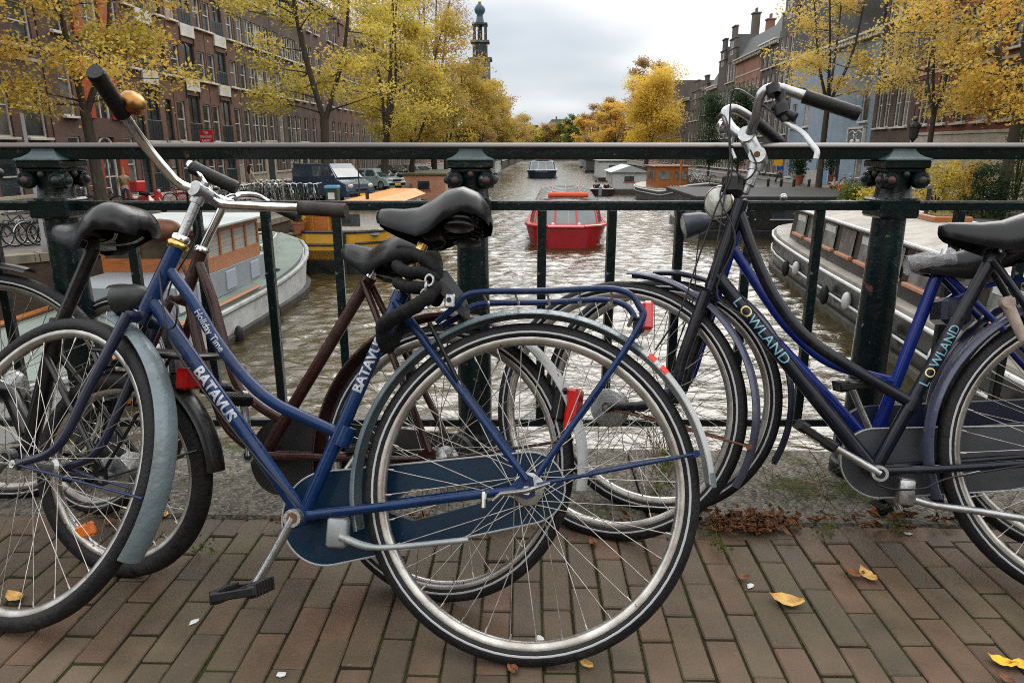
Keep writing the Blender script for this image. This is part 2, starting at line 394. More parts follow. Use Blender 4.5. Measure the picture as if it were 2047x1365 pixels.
g = G(); g.ball((ony(1566,398,RD).x, 0, .868), .011, 12, 8); g.cyl((ony(1566,398,RD).x,0,.85),(ony(1566,398,RD).x,0,.862),.006); g.build('knob', mat('steel_knob',(.5,.5,.5),rough=.25,metal=1), rail)
# ================================================================== bicycles against the railing
M_tyre = mat('tyre_rubber', (.0070,.0076,.0095), (.013,.013,.015), scale=14, rough=.5, bump=.35, bscale=110, spec=.4, dirt=.35)
M_stripe = mat('reflective_stripe', (.42,.44,.46), rough=.4)
M_rim = mat('aluminium_rim', (.54,.53,.51), (.34,.32,.29), scale=18, rough=.33, metal=.9, chips=[((.16,.09,.05), 40, .66)])
M_spoke = mat('spoke_steel', (.46,.44,.41), (.26,.24,.21), scale=30, rough=.35, metal=.8)
M_chrome = mat('dull_chrome', (.72,.71,.70), (.52,.50,.48), scale=22, rough=.13, metal=1, chips=[((.20,.13,.08), 60, .70)])
M_alu = mat('cast_aluminium', (.43,.44,.45), (.30,.31,.32), scale=25, rough=.33, metal=.9, bump=.15, bscale=90)
M_rust = mat('rusty_steel', (.17,.075,.04), (.09,.05,.035), scale=30, rough=.8, metal=.2, bump=.3)
M_black = mat('black_plastic', (.006,.0065,.0075), (.011,.011,.012), scale=25, rough=.42)
M_vinyl = mat('black_saddle_vinyl', (.0040,.0046,.0060), (.0075,.0085,.0105), scale=9, rough=.27, bump=.07, bscale=160, spec=.34)
M_grip = mat('black_rubber_grip', (.0065,.0072,.0080), (.012,.012,.012), scale=30, rough=.42, bump=.3, bscale=150)
M_browngrip = mat('worn_brown_grip', (.030,.025,.022), (.055,.045,.040), scale=18, rough=.7, bump=.3)
M_cable = mat('cable_black', (.015,.015,.017), rough=.4)
M_red = mat('red_reflector', (.62,.012,.012), (.45,.01,.012), scale=30, rough=.18, coat=.6)
M_redtape = mat('red_tape', (.6,.03,.02), rough=.5)
M_amber = mat('amber_reflector', (.85,.20,.01), (.7,.13,.008), scale=60, rough=.2, coat=.5)
M_glass = mat('lamp_glass', (.30,.31,.26), (.52,.53,.47), scale=38, rough=.06, spec=.9, coat=.7, bump=.25, bscale=60)
M_white = mat('old_white_paint', (.46,.48,.48), (.34,.36,.36), scale=12, rough=.5, chips=[((.12,.11,.1), 26, .665), ((.3,.22,.16), 40, .7)])
M_brass = mat('brass_bell', (.46,.25,.08), (.22,.10,.035), scale=18, rough=.32, metal=1)
M_gold = mat('brass_ring', (.66,.47,.16), (.45,.3,.1), scale=40, rough=.25, metal=1)
M_letter_w = mat('white_lettering', (.50,.52,.55), (.20,.22,.30), scale=55, rough=.5, mid=(.45,.7))
M_letter_c = mat('pale_blue_lettering', (.16,.42,.58), (.30,.52,.62), scale=60, rough=.45)
M_letter_y = mat('yellow_lettering', (.75,.66,.30), rough=.45)
M_letter_t = mat('teal_band', (.02,.28,.30), rough=.45)

def text_geo(txt, size, bold=0.0, shear=0.0, spacing=1.0):
    cu = bpy.data.curves.new('t', 'FONT'); cu.body = txt; cu.size = size; cu.offset = bold; cu.shear = shear; cu.resolution_u = 3; cu.space_character = spacing
    o = bpy.data.objects.new('t', cu); COL.objects.link(o)
    me = bpy.data.meshes.new_from_object(o.evaluated_get(bpy.context.evaluated_depsgraph_get()))
    bpy.data.objects.remove(o); bpy.data.curves.remove(cu)
    bm = bmesh.new(); bm.from_mesh(me); bpy.data.meshes.remove(me)
    ys = [v.co.y for v in bm.verts]; y0, y1 = min(ys), max(ys)
    for k in range(1, 7):
        bmesh.ops.bisect_plane(bm, geom=bm.verts[:]+bm.edges[:]+bm.faces[:], plane_co=(0, y0+(y1-y0)*k/7, 0), plane_no=(0,1,0))
    vs = [v.co.copy() for v in bm.verts]; bm.verts.index_update(); fs = [tuple(v.index for v in f.verts) for f in bm.faces]; bm.free()
    xs = [v.x for v in vs]; return vs, fs, min(xs), max(xs), y0, y1
def text_on_tube(txt, path, r, size, s0, parent, m, outward=(0,1,0), name='lettering', bold=0, shear=0, spacing=1.0, lift=0.0, angle0=0.0):
    vs, fs, xa, xb, ya, yb = text_geo(txt, size, bold, shear, spacing)
    P = [Vector(p) for p in path]; cum = [0]
    for a, b in zip(P, P[1:]): cum.append(cum[-1]+(b-a).length)
    out = []
    o0 = Vector(outward)
    for v in vs:
        s = s0+v.x-xa; h = v.y-(ya+yb)/2
        i = max(0, min(len(P)-2, next((k for k in range(len(cum)-1) if cum[k+1] >= s), len(P)-2)))
        d = (P[i+1]-P[i]).normalized(); c = P[i]+d*(s-cum[i]); o = (o0-d*o0.dot(d)).normalized(); u = o.cross(d)
        al = h/r+angle0; out.append(c+(o*math.cos(al)+u*math.sin(al))*(r+.0007+lift))
    g = G(); g.add(out, fs, True); return g.build(name, m, parent)

BIKES = []
class Bike:
    def __init__(s, label, x0, d0, head, lean, R, wb, cat='bicycle', group='bicycles leaning on the bridge railing'):
        h, l = math.radians(head), math.radians(lean)
        f = Vector((-math.cos(h), math.sin(h), 0)); lf = Vector((-math.sin(h), -math.cos(h), 0)); z = Vector((0,0,1))
        u = z*math.cos(l)-lf*math.sin(l); lf = lf*math.cos(l)+z*math.sin(l)
        s.M = Matrix(((f.x,lf.x,u.x,x0),(f.y,lf.y,u.y,d0),(f.z,lf.z,u.z,0),(0,0,0,1))); s.Mi = s.M.inverted()
        BIKES.append(s); s.root = empty('bicycle', s.M, label, cat, group); s.R = R; s.wb = wb
        s.rear = Vector((0,0,R)); s.front = Vector((wb,0,R)); s.S = Matrix.Identity(4)
    def P(s, px, py, y=0.0):
        o = s.Mi @ C0; d = s.Mi.to_3x3() @ ray(px, py); t = (y-o.y)/d.y; return o+d*t
    def steer(s, top, bot, deg):            # turn everything in front about the head axis
        ax = (Vector(top)-Vector(bot)).normalized(); s.hax = ax; s.htop = Vector(top); s.hbot = Vector(bot)
        s.S = Matrix.Translation(bot) @ Matrix.Rotation(math.radians(deg), 4, ax) @ Matrix.Translation(-Vector(bot))
    def PS(s, px, py, y=0.0):               # pixel -> unsteered coordinates of a point on the steered middle plane
        Mi = (s.M @ s.S).inverted(); o = Mi @ C0; d = Mi.to_3x3() @ ray(px, py); t = (y-o.y)/d.y; return o+d*t
    def wheel(s, c, name, M=None, tr=.019, stripe=True, nsp=36, hub='rear', R=None, rimw=.0125, flange=.028):
        R = R or s.R; c = Vector(c); w = empty(name); w.parent = s.root
        w.matrix_local = (M if M is not None else Matrix.Identity(4)) @ Matrix.Translation(c)
        g = G(); tc = R-tr*1.02
        prof = [(tc+tr*1.02*math.cos(a), tr*math.sin(a)*.98) for a in [2*PI*k/14 for k in range(14)]]
        g.ring(prof, n=72); ty = g.build('tyre', M_tyre, w)
        if stripe:
            g = G()
            for sy in (-1,1): g.ring([(tc-.003+.0024*math.cos(a), sy*tr*.985+.0012*math.sin(a)) for a in [2*PI*k/6 for k in range(6)]], n=72)
            g.build('reflective_stripe', M_stripe, w)
        ri = R-2*tr; g = G()
        g.ring([(ri+.008, rimw),(ri+.006, rimw+.001),(ri-.006, rimw*.85),(ri-.0105, rimw*.35),(ri-.0105,-rimw*.35),(ri-.006,-rimw*.85),(ri+.006,-rimw-.001),(ri+.008,-rimw)], n=72)
        g.build('rim', M_rim, w, angle=60)
        g = G(); fl = .017 if hub == 'front' else flange; hw = .030
        for k in range(nsp):
            sd_ = 1 if k % 2 else -1; a = 2*PI*(k+.5)/nsp; q = (k//2) % 2
            b_ = a+(1 if q else -1)*1.15
            g.cyl((fl*math.cos(b_), sd_*hw, fl*math.sin(b_)), ((ri-.009)*math.cos(a), sd_*.003, (ri-.009)*math.sin(a)), .00105, 5)
            g.cyl(((ri-.022)*math.cos(a)*1.0, sd_*.0045, (ri-.022)*math.sin(a)), ((ri-.009)*math.cos(a), sd_*.003, (ri-.009)*math.sin(a)), .0022, 5)
        tag(g.build('spokes', M_spoke, w), kind='stuff')
        g = G(); rotx = RX(PI/2)
        if hub == 'drum':
            g.lathe([(.012,-.05),(.048,-.045),(.052,-.035),(.052,-.015),(.035,-.008),(.02,0),(.02,.025),(.034,.027),(.034,.032),(.02,.034),(.008,.05)], 24, rotx)
        else:
            r0 = .014 if hub == 'front' else .024; fl = .017 if hub == 'front' else fl
            g.lathe([(.007,-.055),(.012,-.045),(.012,-.038),(fl+.004,-.032),(fl+.004,-.028),(r0,-.022),(r0,.022),(fl+.004,.028),(fl+.004,.032),(.012,.038),(.012,.045),(.007,.055)], 20, rotx)
        g.cyl((0,-.068,0),(0,.068,0),.0048,8); g.build('hub', M_alu, w)
        g = G()
        for sy in (-1,1): g.cyl((0,sy*.056,0),(0,sy*.066,0),.0095,6)
        g.build('axle_nut', M_chrome, w)
        return w
    def guard(s, c, a0, a1, m, name='mudguard', M=None, wd=.028, dr=.020, R=None, parent=None, n=40, lift=0.0):
        R = (R or s.R)+dr+lift; pr = []
        for k in range(9):
            t = -1+2*k/8; pr.append((R+.010*(1-t*t)-.004*(abs(t)**6), wd*t))
        inn = [(r-.0022, y*.95) for (r, y) in pr][::-1]
        g = G(); g.ring(pr+inn, c, math.radians(a0), math.radians(a1), n)
        return g.build(name, m, parent or s.root, M, angle=45)
    def part(s, name, g, m, M=None, parent=None, angle=50): return g.build(name, m, parent or s.root, M, angle)
    def fork(s, m, top, bot, M, spread=.048, r=.0115, crown_drop=.02, rake=.04):
        g = G(); ax = s.hax; cr = Vector(bot)-ax*crown_drop
        g.tube([Vector(bot)+ax*.0, cr-ax*.012], .0165, 14)
        g.tube([cr+Vector((0,-spread*.8,-.004)), cr+Vector((0,0,.004)), cr+Vector((0,spread*.8,-.004))], .0135, 10)
        for sy in (-1,1):
            e_ = Vector((s.front.x, sy*(spread+.006), s.front.z)); p0 = cr+Vector((0,sy*spread*.8,0)); d = -ax; Ln = (e_-p0).dot(d)
            k1 = p0+d*Ln*.45+Vector((0,sy*.008,0)); k2 = p0+d*Ln*.80+Vector((.006,sy*.010,0))
            g.tube(spline([p0, k1, k2, e_], 6), [r+.001-(.004)*i/18 for i in range(19)], 10)
            g.cyl(e_-Vector((0,.004,0)), e_+Vector((0,.004,0)), .013, 10)
        return s.part('fork', g, m, M)
    def saddle(s, at, tilt=0.0, L=1.0, W=1.0, springs=True, m=None, yaw=0.0, bellows=False):
        st = [(-.130,.028,-.030,.020),(-.124,.060,-.008,.040),(-.104,.090,.014,.056),(-.070,.104,.026,.066),(-.03,.098,.022,.078),(.01,.078,.004,.082),(.045,.056,-.010,.070),(.085,.042,-.014,.052),(.12,.034,-.012,.042),(.144,.026,-.012,.032),(.157,.012,-.018,.018)]
        secs = []
        for (x, w_, z, sk) in st:
            o = []; ii = []
            for k in range(15):
                t = -1+2*k/14; y = w_*W*math.sin(t*PI/2); zz = z-sk*(1-math.cos(t*PI/2))**1.25
                if abs(t) < .35 and x < .05: zz -= .004*(1-abs(t)/.35)
                o.append((x*L, y, zz)); ii.append((x*L*.985, y*.93, zz-.010))
            secs.append(o+ii[::-1])
        Ms = Matrix.Translation(at) @ RZ(yaw) @ RY(-math.radians(tilt))
        g = G(); g.loft(secs); o = s.part('saddle', g, m or M_vinyl, Ms, angle=60)
        g = G()
        for sy in (-1,1):
            g.tube(spline([(-.085*L,sy*.045*W,-.052),(-.06*L,sy*.03,-.066),(0,sy*.02,-.068),(.06*L,sy*.016,-.05),(.13*L,sy*.006,-.03)],5), .0038, 8)
            if springs:
                pts = [(-.082*L+.017*math.cos(t*1.0), sy*.045*W+.017*math.sin(t*1.0), -.022-.045*t/(2*PI*4.5)) for t in [2*PI*4.5*k/60 for k in range(61)]]
                g.tube(pts, .0034, 6)
        if bellows:
            for sy in (-1,1):
                pr = []
                for k in range(5): pr += [(.026,-.078+k*.013),(.033,-.0735+k*.013),(.033,-.0695+k*.013),(.026,-.0655+k*.013)]
                g.lathe(pr, 16, T(-.060*L, sy*.058*W, .0))
            for sy in (-1,1): g.lathe([(.006,-.006),(.022,-.006),(.024,0),(.022,.006),(.006,.006)], 14, T(.012*L, sy*.03, -.072) @ RX(PI/2))
        g.box(-.012,.022,-.025,.025,-.082,-.06); g.build('saddle_springs', M_black if springs else M_alu, o)
        return o
    def bar(s, C, pts, m, M, r=.0113, grip=.11, mgrip=None, mgrip2=None, gr=.0165, extra=0.0):
        C = Vector(C); Q = Matrix.Rotation(math.radians(extra), 3, s.hax); s.Q = Q; Lp = spline([C+Q @ Vector(p) for p in pts], 7); Rp = spline([C+Q @ Vector((p[0],-p[1],p[2])) for p in pts], 7)
        g = G(); path = Rp[::-1]+Lp[1:]; g.tube(path, r, 12); o = s.part('handlebar', g, m, M)
        for sd_, q in ((0,Lp),(1,Rp)):
            acc = 0; pp = [q[-1]]; 
            for a, b in zip(q[::-1], q[::-1][1:]):
                acc += (a-b).length; pp.append(b)
                if acc > grip: break
            pp = pp[::-1]; d = (pp[-1]-pp[-2]).normalized(); pp.append(pp[-1]+d*.008)
            n = len(pp); g = G(); g.tube(pp, [gr*(1.0 if 0 < i < n-2 else .93)+(.0022 if i in (0,n-2) else 0) for i in range(n)], 14)
            g.build('grip', (mgrip2 if sd_ and mgrip2 else mgrip) or M_grip, o)
        return o, Lp, Rp
    def crank(s, bb, end, y, m=None, pedal_ang=0.0, pedal=True, amber=True, name='crank', tilt=0):
        sg = 1 if y > 0 else -1; bb = Vector(bb); end = Vector(end); g = G()
        a = Vector((bb.x,y,bb.z)); e_ = Vector((end.x,y+sg*.012,end.z))
        g.tube([a,(a*.85+e_*.15),(a*.4+e_*.6),e_], [.0150,.0125,.0108,.0115], 10, flat=.8)
        g.cyl(a-Vector((0,.011*sg,0)), a+Vector((0,.011*sg,0)), .0185, 16); g.cyl(e_-Vector((0,.008,0)), e_+Vector((0,.008,0)), .0125, 12)
        o = s.part(name, g, m or M_alu)
        g = G(); g.cyl(a+Vector((0,.0105*sg,0)), a+Vector((0,.0125*sg,0)), .0115, 12); g.build('crank_bolt', M_rust if s is BIKES[0] else M_black, o)
        if pedal:
            Mp = Matrix.Translation(e_+Vector((0,sg*.056,0))) @ RY(math.radians(pedal_ang))
            g = G(); g.cyl((0,-sg*.052,0),(0,sg*.04,0),.006,8)
            for sx in (-1,1):
                g.cbox(sx*.036-.010, sx*.036+.010, -.045, .045, -.011, .011, .004)
                for kk in range(7): g.cbox(sx*.036-.0105, sx*.036+.0105, -.040+kk*.0125, -.034+kk*.0125, -.0128, .0128, .001)
            for sy in (-1,1): g.cbox(-.044,.044, sy*.044-.003, sy*.044+.003, -.008,.008,.002)
            g.cbox(-.007,.007,-.04,.04,-.006,.006,.002); p = g.build('pedal', M_black, o, Mp)
            if amber:
                g = G()
                for sx in (-1,1): g.box(sx*.0472-.0012, sx*.0472+.0012, -.022,.022,-.008,.008)
                g.build('pedal_reflector', M_amber, p)
        return o
    def lamp(s, at, dirv, r=.038, L=.075, m=None, M=None, name='headlight'):
        d = Vector(dirv).normalized(); Mq = Matrix.Translation(at) @ d.to_track_quat('Z','Y').to_matrix().to_4x4()
        g = G(); g.lathe([(.004,-L),(r*.35,-L*.97),(r*.66,-L*.82),(r*.88,-L*.55),(r*.98,-L*.2),(r*1.03,-.006),(r*1.05,0),(r*1.05,.005),(r*.97,.008),(r*.93,.004)], 24, Mq, cap=False)
        o = s.part(name, g, m or M_chrome, M)
        g = G(); g.lathe([(r*.95,.003),(r*.9,.008),(r*.6,.013),(r*.01,.016)], 24, Mq, cap=False); g.build('lens', M_glass, o)
        return o
    def chaincase(s, bb, m, rb=.108, rr=.062, y0=-.072, y1=-.044, gap=True, trim=True, xr=0.0, dz=0.0):
        bb = Vector(bb); c2 = Vector((xr,0,s.R+dz)); dx = c2-bb; ang = math.atan2(dx.z, dx.x); Ld = math.hypot(dx.x, dx.z)
        be = math.acos((rb-rr)/Ld); pts = []
        for k in range(25): a = ang+be+(2*PI-2*be)*k/24; pts.append((bb.x+rb*math.cos(a), bb.z+rb*math.sin(a)))
        for k in range(13): a = ang-be+(2*be)*k/12; pts.append((c2.x+rr*math.cos(a), c2.z+rr*math.sin(a)))
        g = G(); Ms = None
        if not gap: g.prism(pts, y0, y1)
        else:                                   # outer band with an open middle, as the spokes show through
            ix = Matrix.Identity(2); ins = []
            d = Vector((dx.x,dx.z))/Ld; nrm = Vector((-d.y,d.x)); b2 = Vector((bb.x,bb.z))
            q = [(.19,.034),(Ld-.10,.018),(Ld-.10,-.018),(.19,-.034)]
            q = [b2+d*a+nrm*b for a, b in q]
            up = [b2+d*0.0+nrm*rb*.995, b2+d*Ld+nrm*rr*.995, b2+d*Ld+nrm*.0, b2+d*(Ld-.10)+nrm*.018, b2+d*.19+nrm*.034, b2+d*.12]
            lo = [b2+d*0.0-nrm*rb*.995, b2+d*.12, b2+d*.19-nrm*.034, b2+d*(Ld-.10)-nrm*.018, b2+d*Ld-nrm*.0, b2+d*Ld-nrm*rr*.995]
            g.prism([tuple(p) for p in up], y0, y1); g.prism([tuple(p) for p in lo], y0, y1)
            g.lathe([(rb,-.014),(rb,.014)], 36, Matrix.Translation((bb.x,(y0+y1)/2+.0008,bb.z)) @ RX(PI/2)); g.lathe([(rr,-.014),(rr,.014)], 28, Matrix.Translation((c2.x,(y0+y1)/2+.0012,c2.z)) @ RX(PI/2))
        o = s.part('chain_case', g, m)
        if trim:
            g = G(); g.tube([(p[0],y1+.001,p[1]) for p in pts], .0022, 6, closed=True); g.build('trim_line', M_stripe, o)
        return o
    def cable(s, pts, name='cable', r=.0026, M=None, m=None): g = G(); g.tube(spline(pts, 6), r, 6); return s.part(name, g, m or M_cable, M)

def stays(b, g, bb, seat, rear, r=.0085, cs=True, ss=True, sy0=.018, yd=.062, ss_top=None):
    for sy in (-1,1):
        d = rear+Vector((0,sy*yd,0))
        if cs: g.tube([bb+Vector((-.0,sy*.022,0)), bb*.75+rear*.25+Vector((0,sy*.045,0)), d+Vector((.02,0,0))], [r+.002,r+.0015,r], 10)
        if ss: g.tube([(ss_top or seat)+Vector((0,sy*sy0,0)), d+Vector((.0,0,.02))], [r,r*.9], 10)
        g.prism([(d.x+.035,d.z-.006),(d.x+.03,d.z+.012),(d.x+.006,d.z+.034),(d.x-.012,d.z+.026),(d.x-.018,d.z-.010),(d.x+.0,d.z-.018)], d.y-.0025, d.y+.0025)

# ------------------------------------------------------------------ A: the blue city bike in front
M_blueA = mat('blue_enamel', (.0022,.0175,.072), (.0045,.0275,.102), scale=7, spec=.28, rough=.14, bump=.10, bscale=60, chips=[((.16,.19,.24), 70, .685), ((.03,.02,.02), 45, .70)], dirt=.5)
M_guardA = mat('grey_blue_mudguard', (.150,.200,.222), (.100,.138,.158), scale=7, rough=.30, metal=.1, bump=.8, bscale=11, chips=[((.07,.055,.045), 38, .66)], dirt=.6)
M_caseA = mat('slate_blue_chain_case', (.010,.030,.060), (.007,.021,.044), scale=5, spec=.16, rough=.22, chips=[((.09,.11,.12), 60, .71)], dirt=.18)
A = Bike('blue city bicycle with grey mudguards, luggage rack and chrome handlebar in the foreground', .021, 1.185, 5.5, 23.8, .35, 1.113)
bb = A.P(606,1030); ht = A.P(352,497); hb = A.P(292,622); st = A.P(803,585); lug = A.P(690,872)
A.steer(ht, hb, -17)
g = G()
g.tube([ht, hb], .0185, 16)
dn = [hb*.82+ht*.18, bb]; g.tube(dn, .0158, 14)
top = spline([hb*.30+ht*.70, A.P(382,598), A.P(432,680), A.P(490,755), A.P(545,803), A.P(602,832), lug], 6); g.tube(top, .0132, 12)
g.tube([st, bb], .0150, 14)
g.tube([st, st+(bb-st).normalized()*.028], .0178, 14); g.tube([lug-(bb-st).normalized()*.022, lug+(bb-st).normalized()*.022], .0172, 14)
g.cyl(bb+Vector((0,-.036,0)), bb+Vector((0,.036,0)), .0215, 16)
stays(A, g, bb, st+(bb-st)*.05, A.rear)
fr = A.part('frame', g, M_blueA)
text_on_tube('BATAVUS', dn, .0158, .036, .205, fr, M_letter_w, bold=.0012, spacing=.92)
text_on_tube('BATAVUS', [bb, st], .0150, .031, .285, fr, M_letter_w, bold=.001, spacing=.95)
text_on_tube('Holiday Time', top, .0132, .021, .135, fr, M_letter_w, bold=.0003)
# pale decal ground under the two maker's marks is bare paint; bright ring of the headset
g = G(); ax = A.hax
g.lathe([(.020,0),(.024,.004),(.025,.010),(.021,.016),(.017,.018)], 20, Matrix.Translation(ht) @ ax.to_track_quat('Z','Y').to_matrix().to_4x4()); A.part('headset_ring', g, M_gold)
g = G(); g.lathe([(.018,.018),(.0205,.020),(.0205,.030),(.016,.034)], 20, Matrix.Translation(ht) @ ax.to_track_quat('Z','Y').to_matrix().to_4x4()); A.part('headset_nut', g, M_chrome, A.S)
wf = A.wheel(A.front, 'front_wheel', A.S, hub='front', stripe=False); wr = A.wheel(A.rear, 'rear_wheel')
A.fork(mat('dark_blue_fork', (.005,.010,.036), (.010,.015,.032), scale=9, rough=.35, coat=.2, chips=[((.2,.2,.22), 50, .7)]), ht, hb, A.S)
fg = A.guard(A.front, 112, 209, M_guardA, 'front_mudguard', A.S, wd=.031)
g = G()
for sy in (-1,1): g.tube([A.front+Vector((0,sy*.058,0)), A.front+Vector((-.36,sy*.034,-.055))], .0028, 8)
g.build('mudguard_stay', M_blueA, fg)
rg = A.guard(A.rear, -16, 128, M_guardA, 'rear_mudguard', wd=.029)
A.guard(A.rear, 128, 176, M_white, 'white_tail', wd=.0293, parent=rg, lift=.0008)
A.guard(A.rear, 130.5, 133.2, M_redtape, 'red_tape', wd=.0297, parent=rg, lift=.0022, n=4); A.guard(A.rear, 135.8, 138.5, M_redtape, 'red_tape', wd=.0297, parent=rg, lift=.0022, n=4)
A.guard(A.rear, 172.5, 177, M_guardA, 'tail_end', wd=.0300, parent=rg, lift=.0026, n=6)
g = G()
for sy in (-1,1): g.tube([A.rear+Vector((-.02,sy*.066,.012)), A.rear+Vector((-.335,sy*.040,.085))], .0038, 8); g.cyl(A.rear+Vector((-.335,sy*.040-.004,.085)), A.rear+Vector((-.335,sy*.040+.004,.085)), .008, 8)
g.build('mudguard_stay', M_blueA, rg)
# stem and North-road bar
clamp = A.PS(402,384); 
g = G(); g.tube([ht+ax*.03, clamp-ax*.012], .0112, 14); g.tube([clamp-ax*.030, clamp+ax*.012], .0155, 14); g.cyl(clamp+Vector((0,-.022,0)), clamp+Vector((0,.022,0)), .0185, 16); g.cyl(clamp+ax*.01, clamp+ax*.024, .010, 10); A.part('stem', g, M_alu, A.S)
hbar, Lp, Rp = A.bar(clamp, [(0,0,0),(.016,.045,.002),(.008,.084,.014),(-.014,.146,.037),(-.063,.207,.050),(-.154,.279,.049)], M_chrome, A.S, grip=.112, mgrip2=M_browngrip, gr=.0172, extra=-29.4)
gp = A.PS(264,208,.20); g = G(); Mb = Matrix.Translation(gp) @ RX(-.35) @ RY(-.75) @ Matrix.Scale(.95, 4)
g.lathe([(.002,.026),(.014,.024),(.024,.017),(.029,.007),(.030,0),(.028,-.001)], 22, Mb, cap=False); bell = g.build('bell', M_brass, hbar, angle=80)
g = G(); g.lathe([(.030,-.001),(.0295,-.004),(.027,-.011),(.020,-.017),(.004,-.019)], 22, Mb, cap=False); g.tube([(0,0,-.018),(0,.004,-.028)], .006, 8, M=Mb); g.build('bell_base', mat('brown_brass', (.34,.13,.045), (.2,.08,.03), scale=20, rough=.3, metal=.8), bell, angle=80)
# saddle, post, lock bracket
sp = A.P(846,478); g = G(); g.tube([st, sp+Vector((0,0,-.012))], .0128, 14); A.part('seat_post', g, M_gold)
A.saddle(A.P(880,405)+Vector((0,0,-.004)), tilt=-1, L=.90, W=1.0, bellows=True)
# luggage rack
zt = A.P(1080,590,.055); zr = zt.z
rk = empty('luggage_rack'); rk.parent = A.root
for sy in (-1,1):
    y = sy*.058; e0 = A.P(878,648); p1 = A.P(955,597); p2 = A.P(1225,590); p3 = A.P(1272,622); p4 = A.P(1262,680)
    def Y(v, yy): return Vector((v.x, yy, v.z))
    g = G(); g.tube(spline([Y(e0,sy*.028), Y(e0*.5+p1*.5,sy*.046), Y(p1,y), Y(p1*.5+p2*.5,y), Y(p2,y), Y(p3,y*1.02), Y(p4,y*1.04), Vector((-.02,sy*.068,A.R+.03))], 7), .0068, 10); g.build('rail', M_blueA, rk)
for k in range(5):
    p = A.P(970+62*k, 592); g = G(); g.tube(spline([Vector((p.x,-.058,p.z)), Vector((p.x-.004,-.03,p.z-.012)), Vector((p.x-.004,.03,p.z-.012)), Vector((p.x,.058,p.z))],4), .0028, 6); g.build('cross_wire', M_spoke, rk)
q = A.P(1262,640); g = G(); g.cyl((q.x,-.062,q.z),(q.x,.062,q.z),.005,8); g.build('cross_bar', M_blueA, rk)
lt = A.P(1290,636,.0); g = G(); g.cbox(lt.x-.013, lt.x+.010, -.045, .045, lt.z-.032, lt.z+.030, .006, Matrix.Identity(4)); rl = A.part('rear_light', g, M_red)
g = G(); g.cbox(lt.x+.0095, lt.x+.024, -.035, .035, lt.z-.040, lt.z-.002, .004); g.build('light_housing', M_black, rl)
# drive side chain case (beyond the wheel), crank, stand, hub brake arm, wheel lock
A.chaincase(bb+Vector((-.035,0,-.008)), M_caseA, rb=.100, rr=.075, y0=-.078, y1=-.048, dz=.0)
A.crank(bb, A.P(512,1168,.06), .050, pedal_ang=12, amber=False)
A.crank(bb, bb*2-A.P(512,1168), -.085, pedal_ang=12)
k0 = A.P(676,1066,.03); g = G(); g.cbox(k0.x-.022,k0.x+.022,.015,.045,k0.z-.028,k0.z+.034,.006)
g.tube(spline([k0+Vector((-.01,.012,-.004)), A.P(735,1092,.05), A.P(800,1092,.05), A.P(937,1078,.05)],5), [.011]*6+[.0085]*10, 10, flat=.7); A.part('kickstand', g, mat('grey_stand', (.24,.27,.28), (.34,.36,.36), scale=30, rough=.5, metal=.4))
g = G(); g.tube([A.rear+Vector((0,.070,0)), A.rear+Vector((.05,.072,-.008)), A.P(985,1000,.07)], [.012,.010,.007], 8, flat=.5); g.tube([A.rear+Vector((0,.070,0)), A.P(1100,965,.07)], [.012,.005], 8, flat=.5); A.part('brake_arm', g, M_alu)
g = G(); q = A.P(968,998,.065); g.cbox(q.x-.005,q.x+.006,.05,.076,q.z-.018,q.z+.016,.003); A.part('brake_clip', g, M_chrome)
# wheel lock on the seat stays (dark grey horseshoe) with its key plate
lk = A.P(885,600,.03); g = G()
secs = []
for (x, z, a, h_) in ((.035,.045,.050,.012),(.020,.05,.052,.022),(-.01,.03,.050,.030),(-.035,.0,.045,.028),(-.05,-.02,.035,.016)):
    secs.append([(lk.x+x, y_, lk.z+z+zz) for (y_, zz) in ((-a,-h_),(a,-h_),(a*1.02,0),(a*.8,h_),(-a*.8,h_),(-a*1.02,0))])
g.loft(secs, smooth=False); wl = A.part('wheel_lock', g, mat('grey_lock_plastic', (.014,.017,.020), (.024,.027,.030), scale=20, rough=.45))
q = A.P(898,600,.055); g = G(); g.cbox(q.x-.012,q.x+.010,.046,.058,q.z-.016,q.z+.014,.003); g.build('key_plate', M_alu, wl); g = G(); g.cyl((q.x,.057,q.z),(q.x,.0605,q.z),.0055,10); g.build('keyhole', M_black, wl)
g = G(); p0, p1 = A.P(852,632,.05), A.P(915,760,.05); g.tube([p0*.9+p1*.1, p1], .008, 8, flat=.6); A.part('wheel_lock_arm', g, M_black)
# headlight with a black cover, brake cable loops
A.lamp(A.PS(245,600), (.97,.05,-.12), r=.036, L=.075, m=mat('black_lamp_shell', (.02,.024,.024), (.035,.04,.04), scale=12, rough=.4), M=A.S)
g = G(); q = A.PS(268,615); g.tube([hb-ax*.01, q, A.PS(248,622)], .005, 8); A.part('lamp_bracket', g, M_chrome, A.S)
A.cable([hb*.4+ht*.6+Vector((0,.02,0)), A.P(330,640,.05), A.P(345,690,.04), A.P(420,800,.026), A.P(520,925,.022), bb+Vector((0,.024,.02))], r=.0024)
A.cable([A.P(330,600,.03), A.P(352,610,.06), A.P(350,650,.05), A.P(330,660,.03)], r=.002)

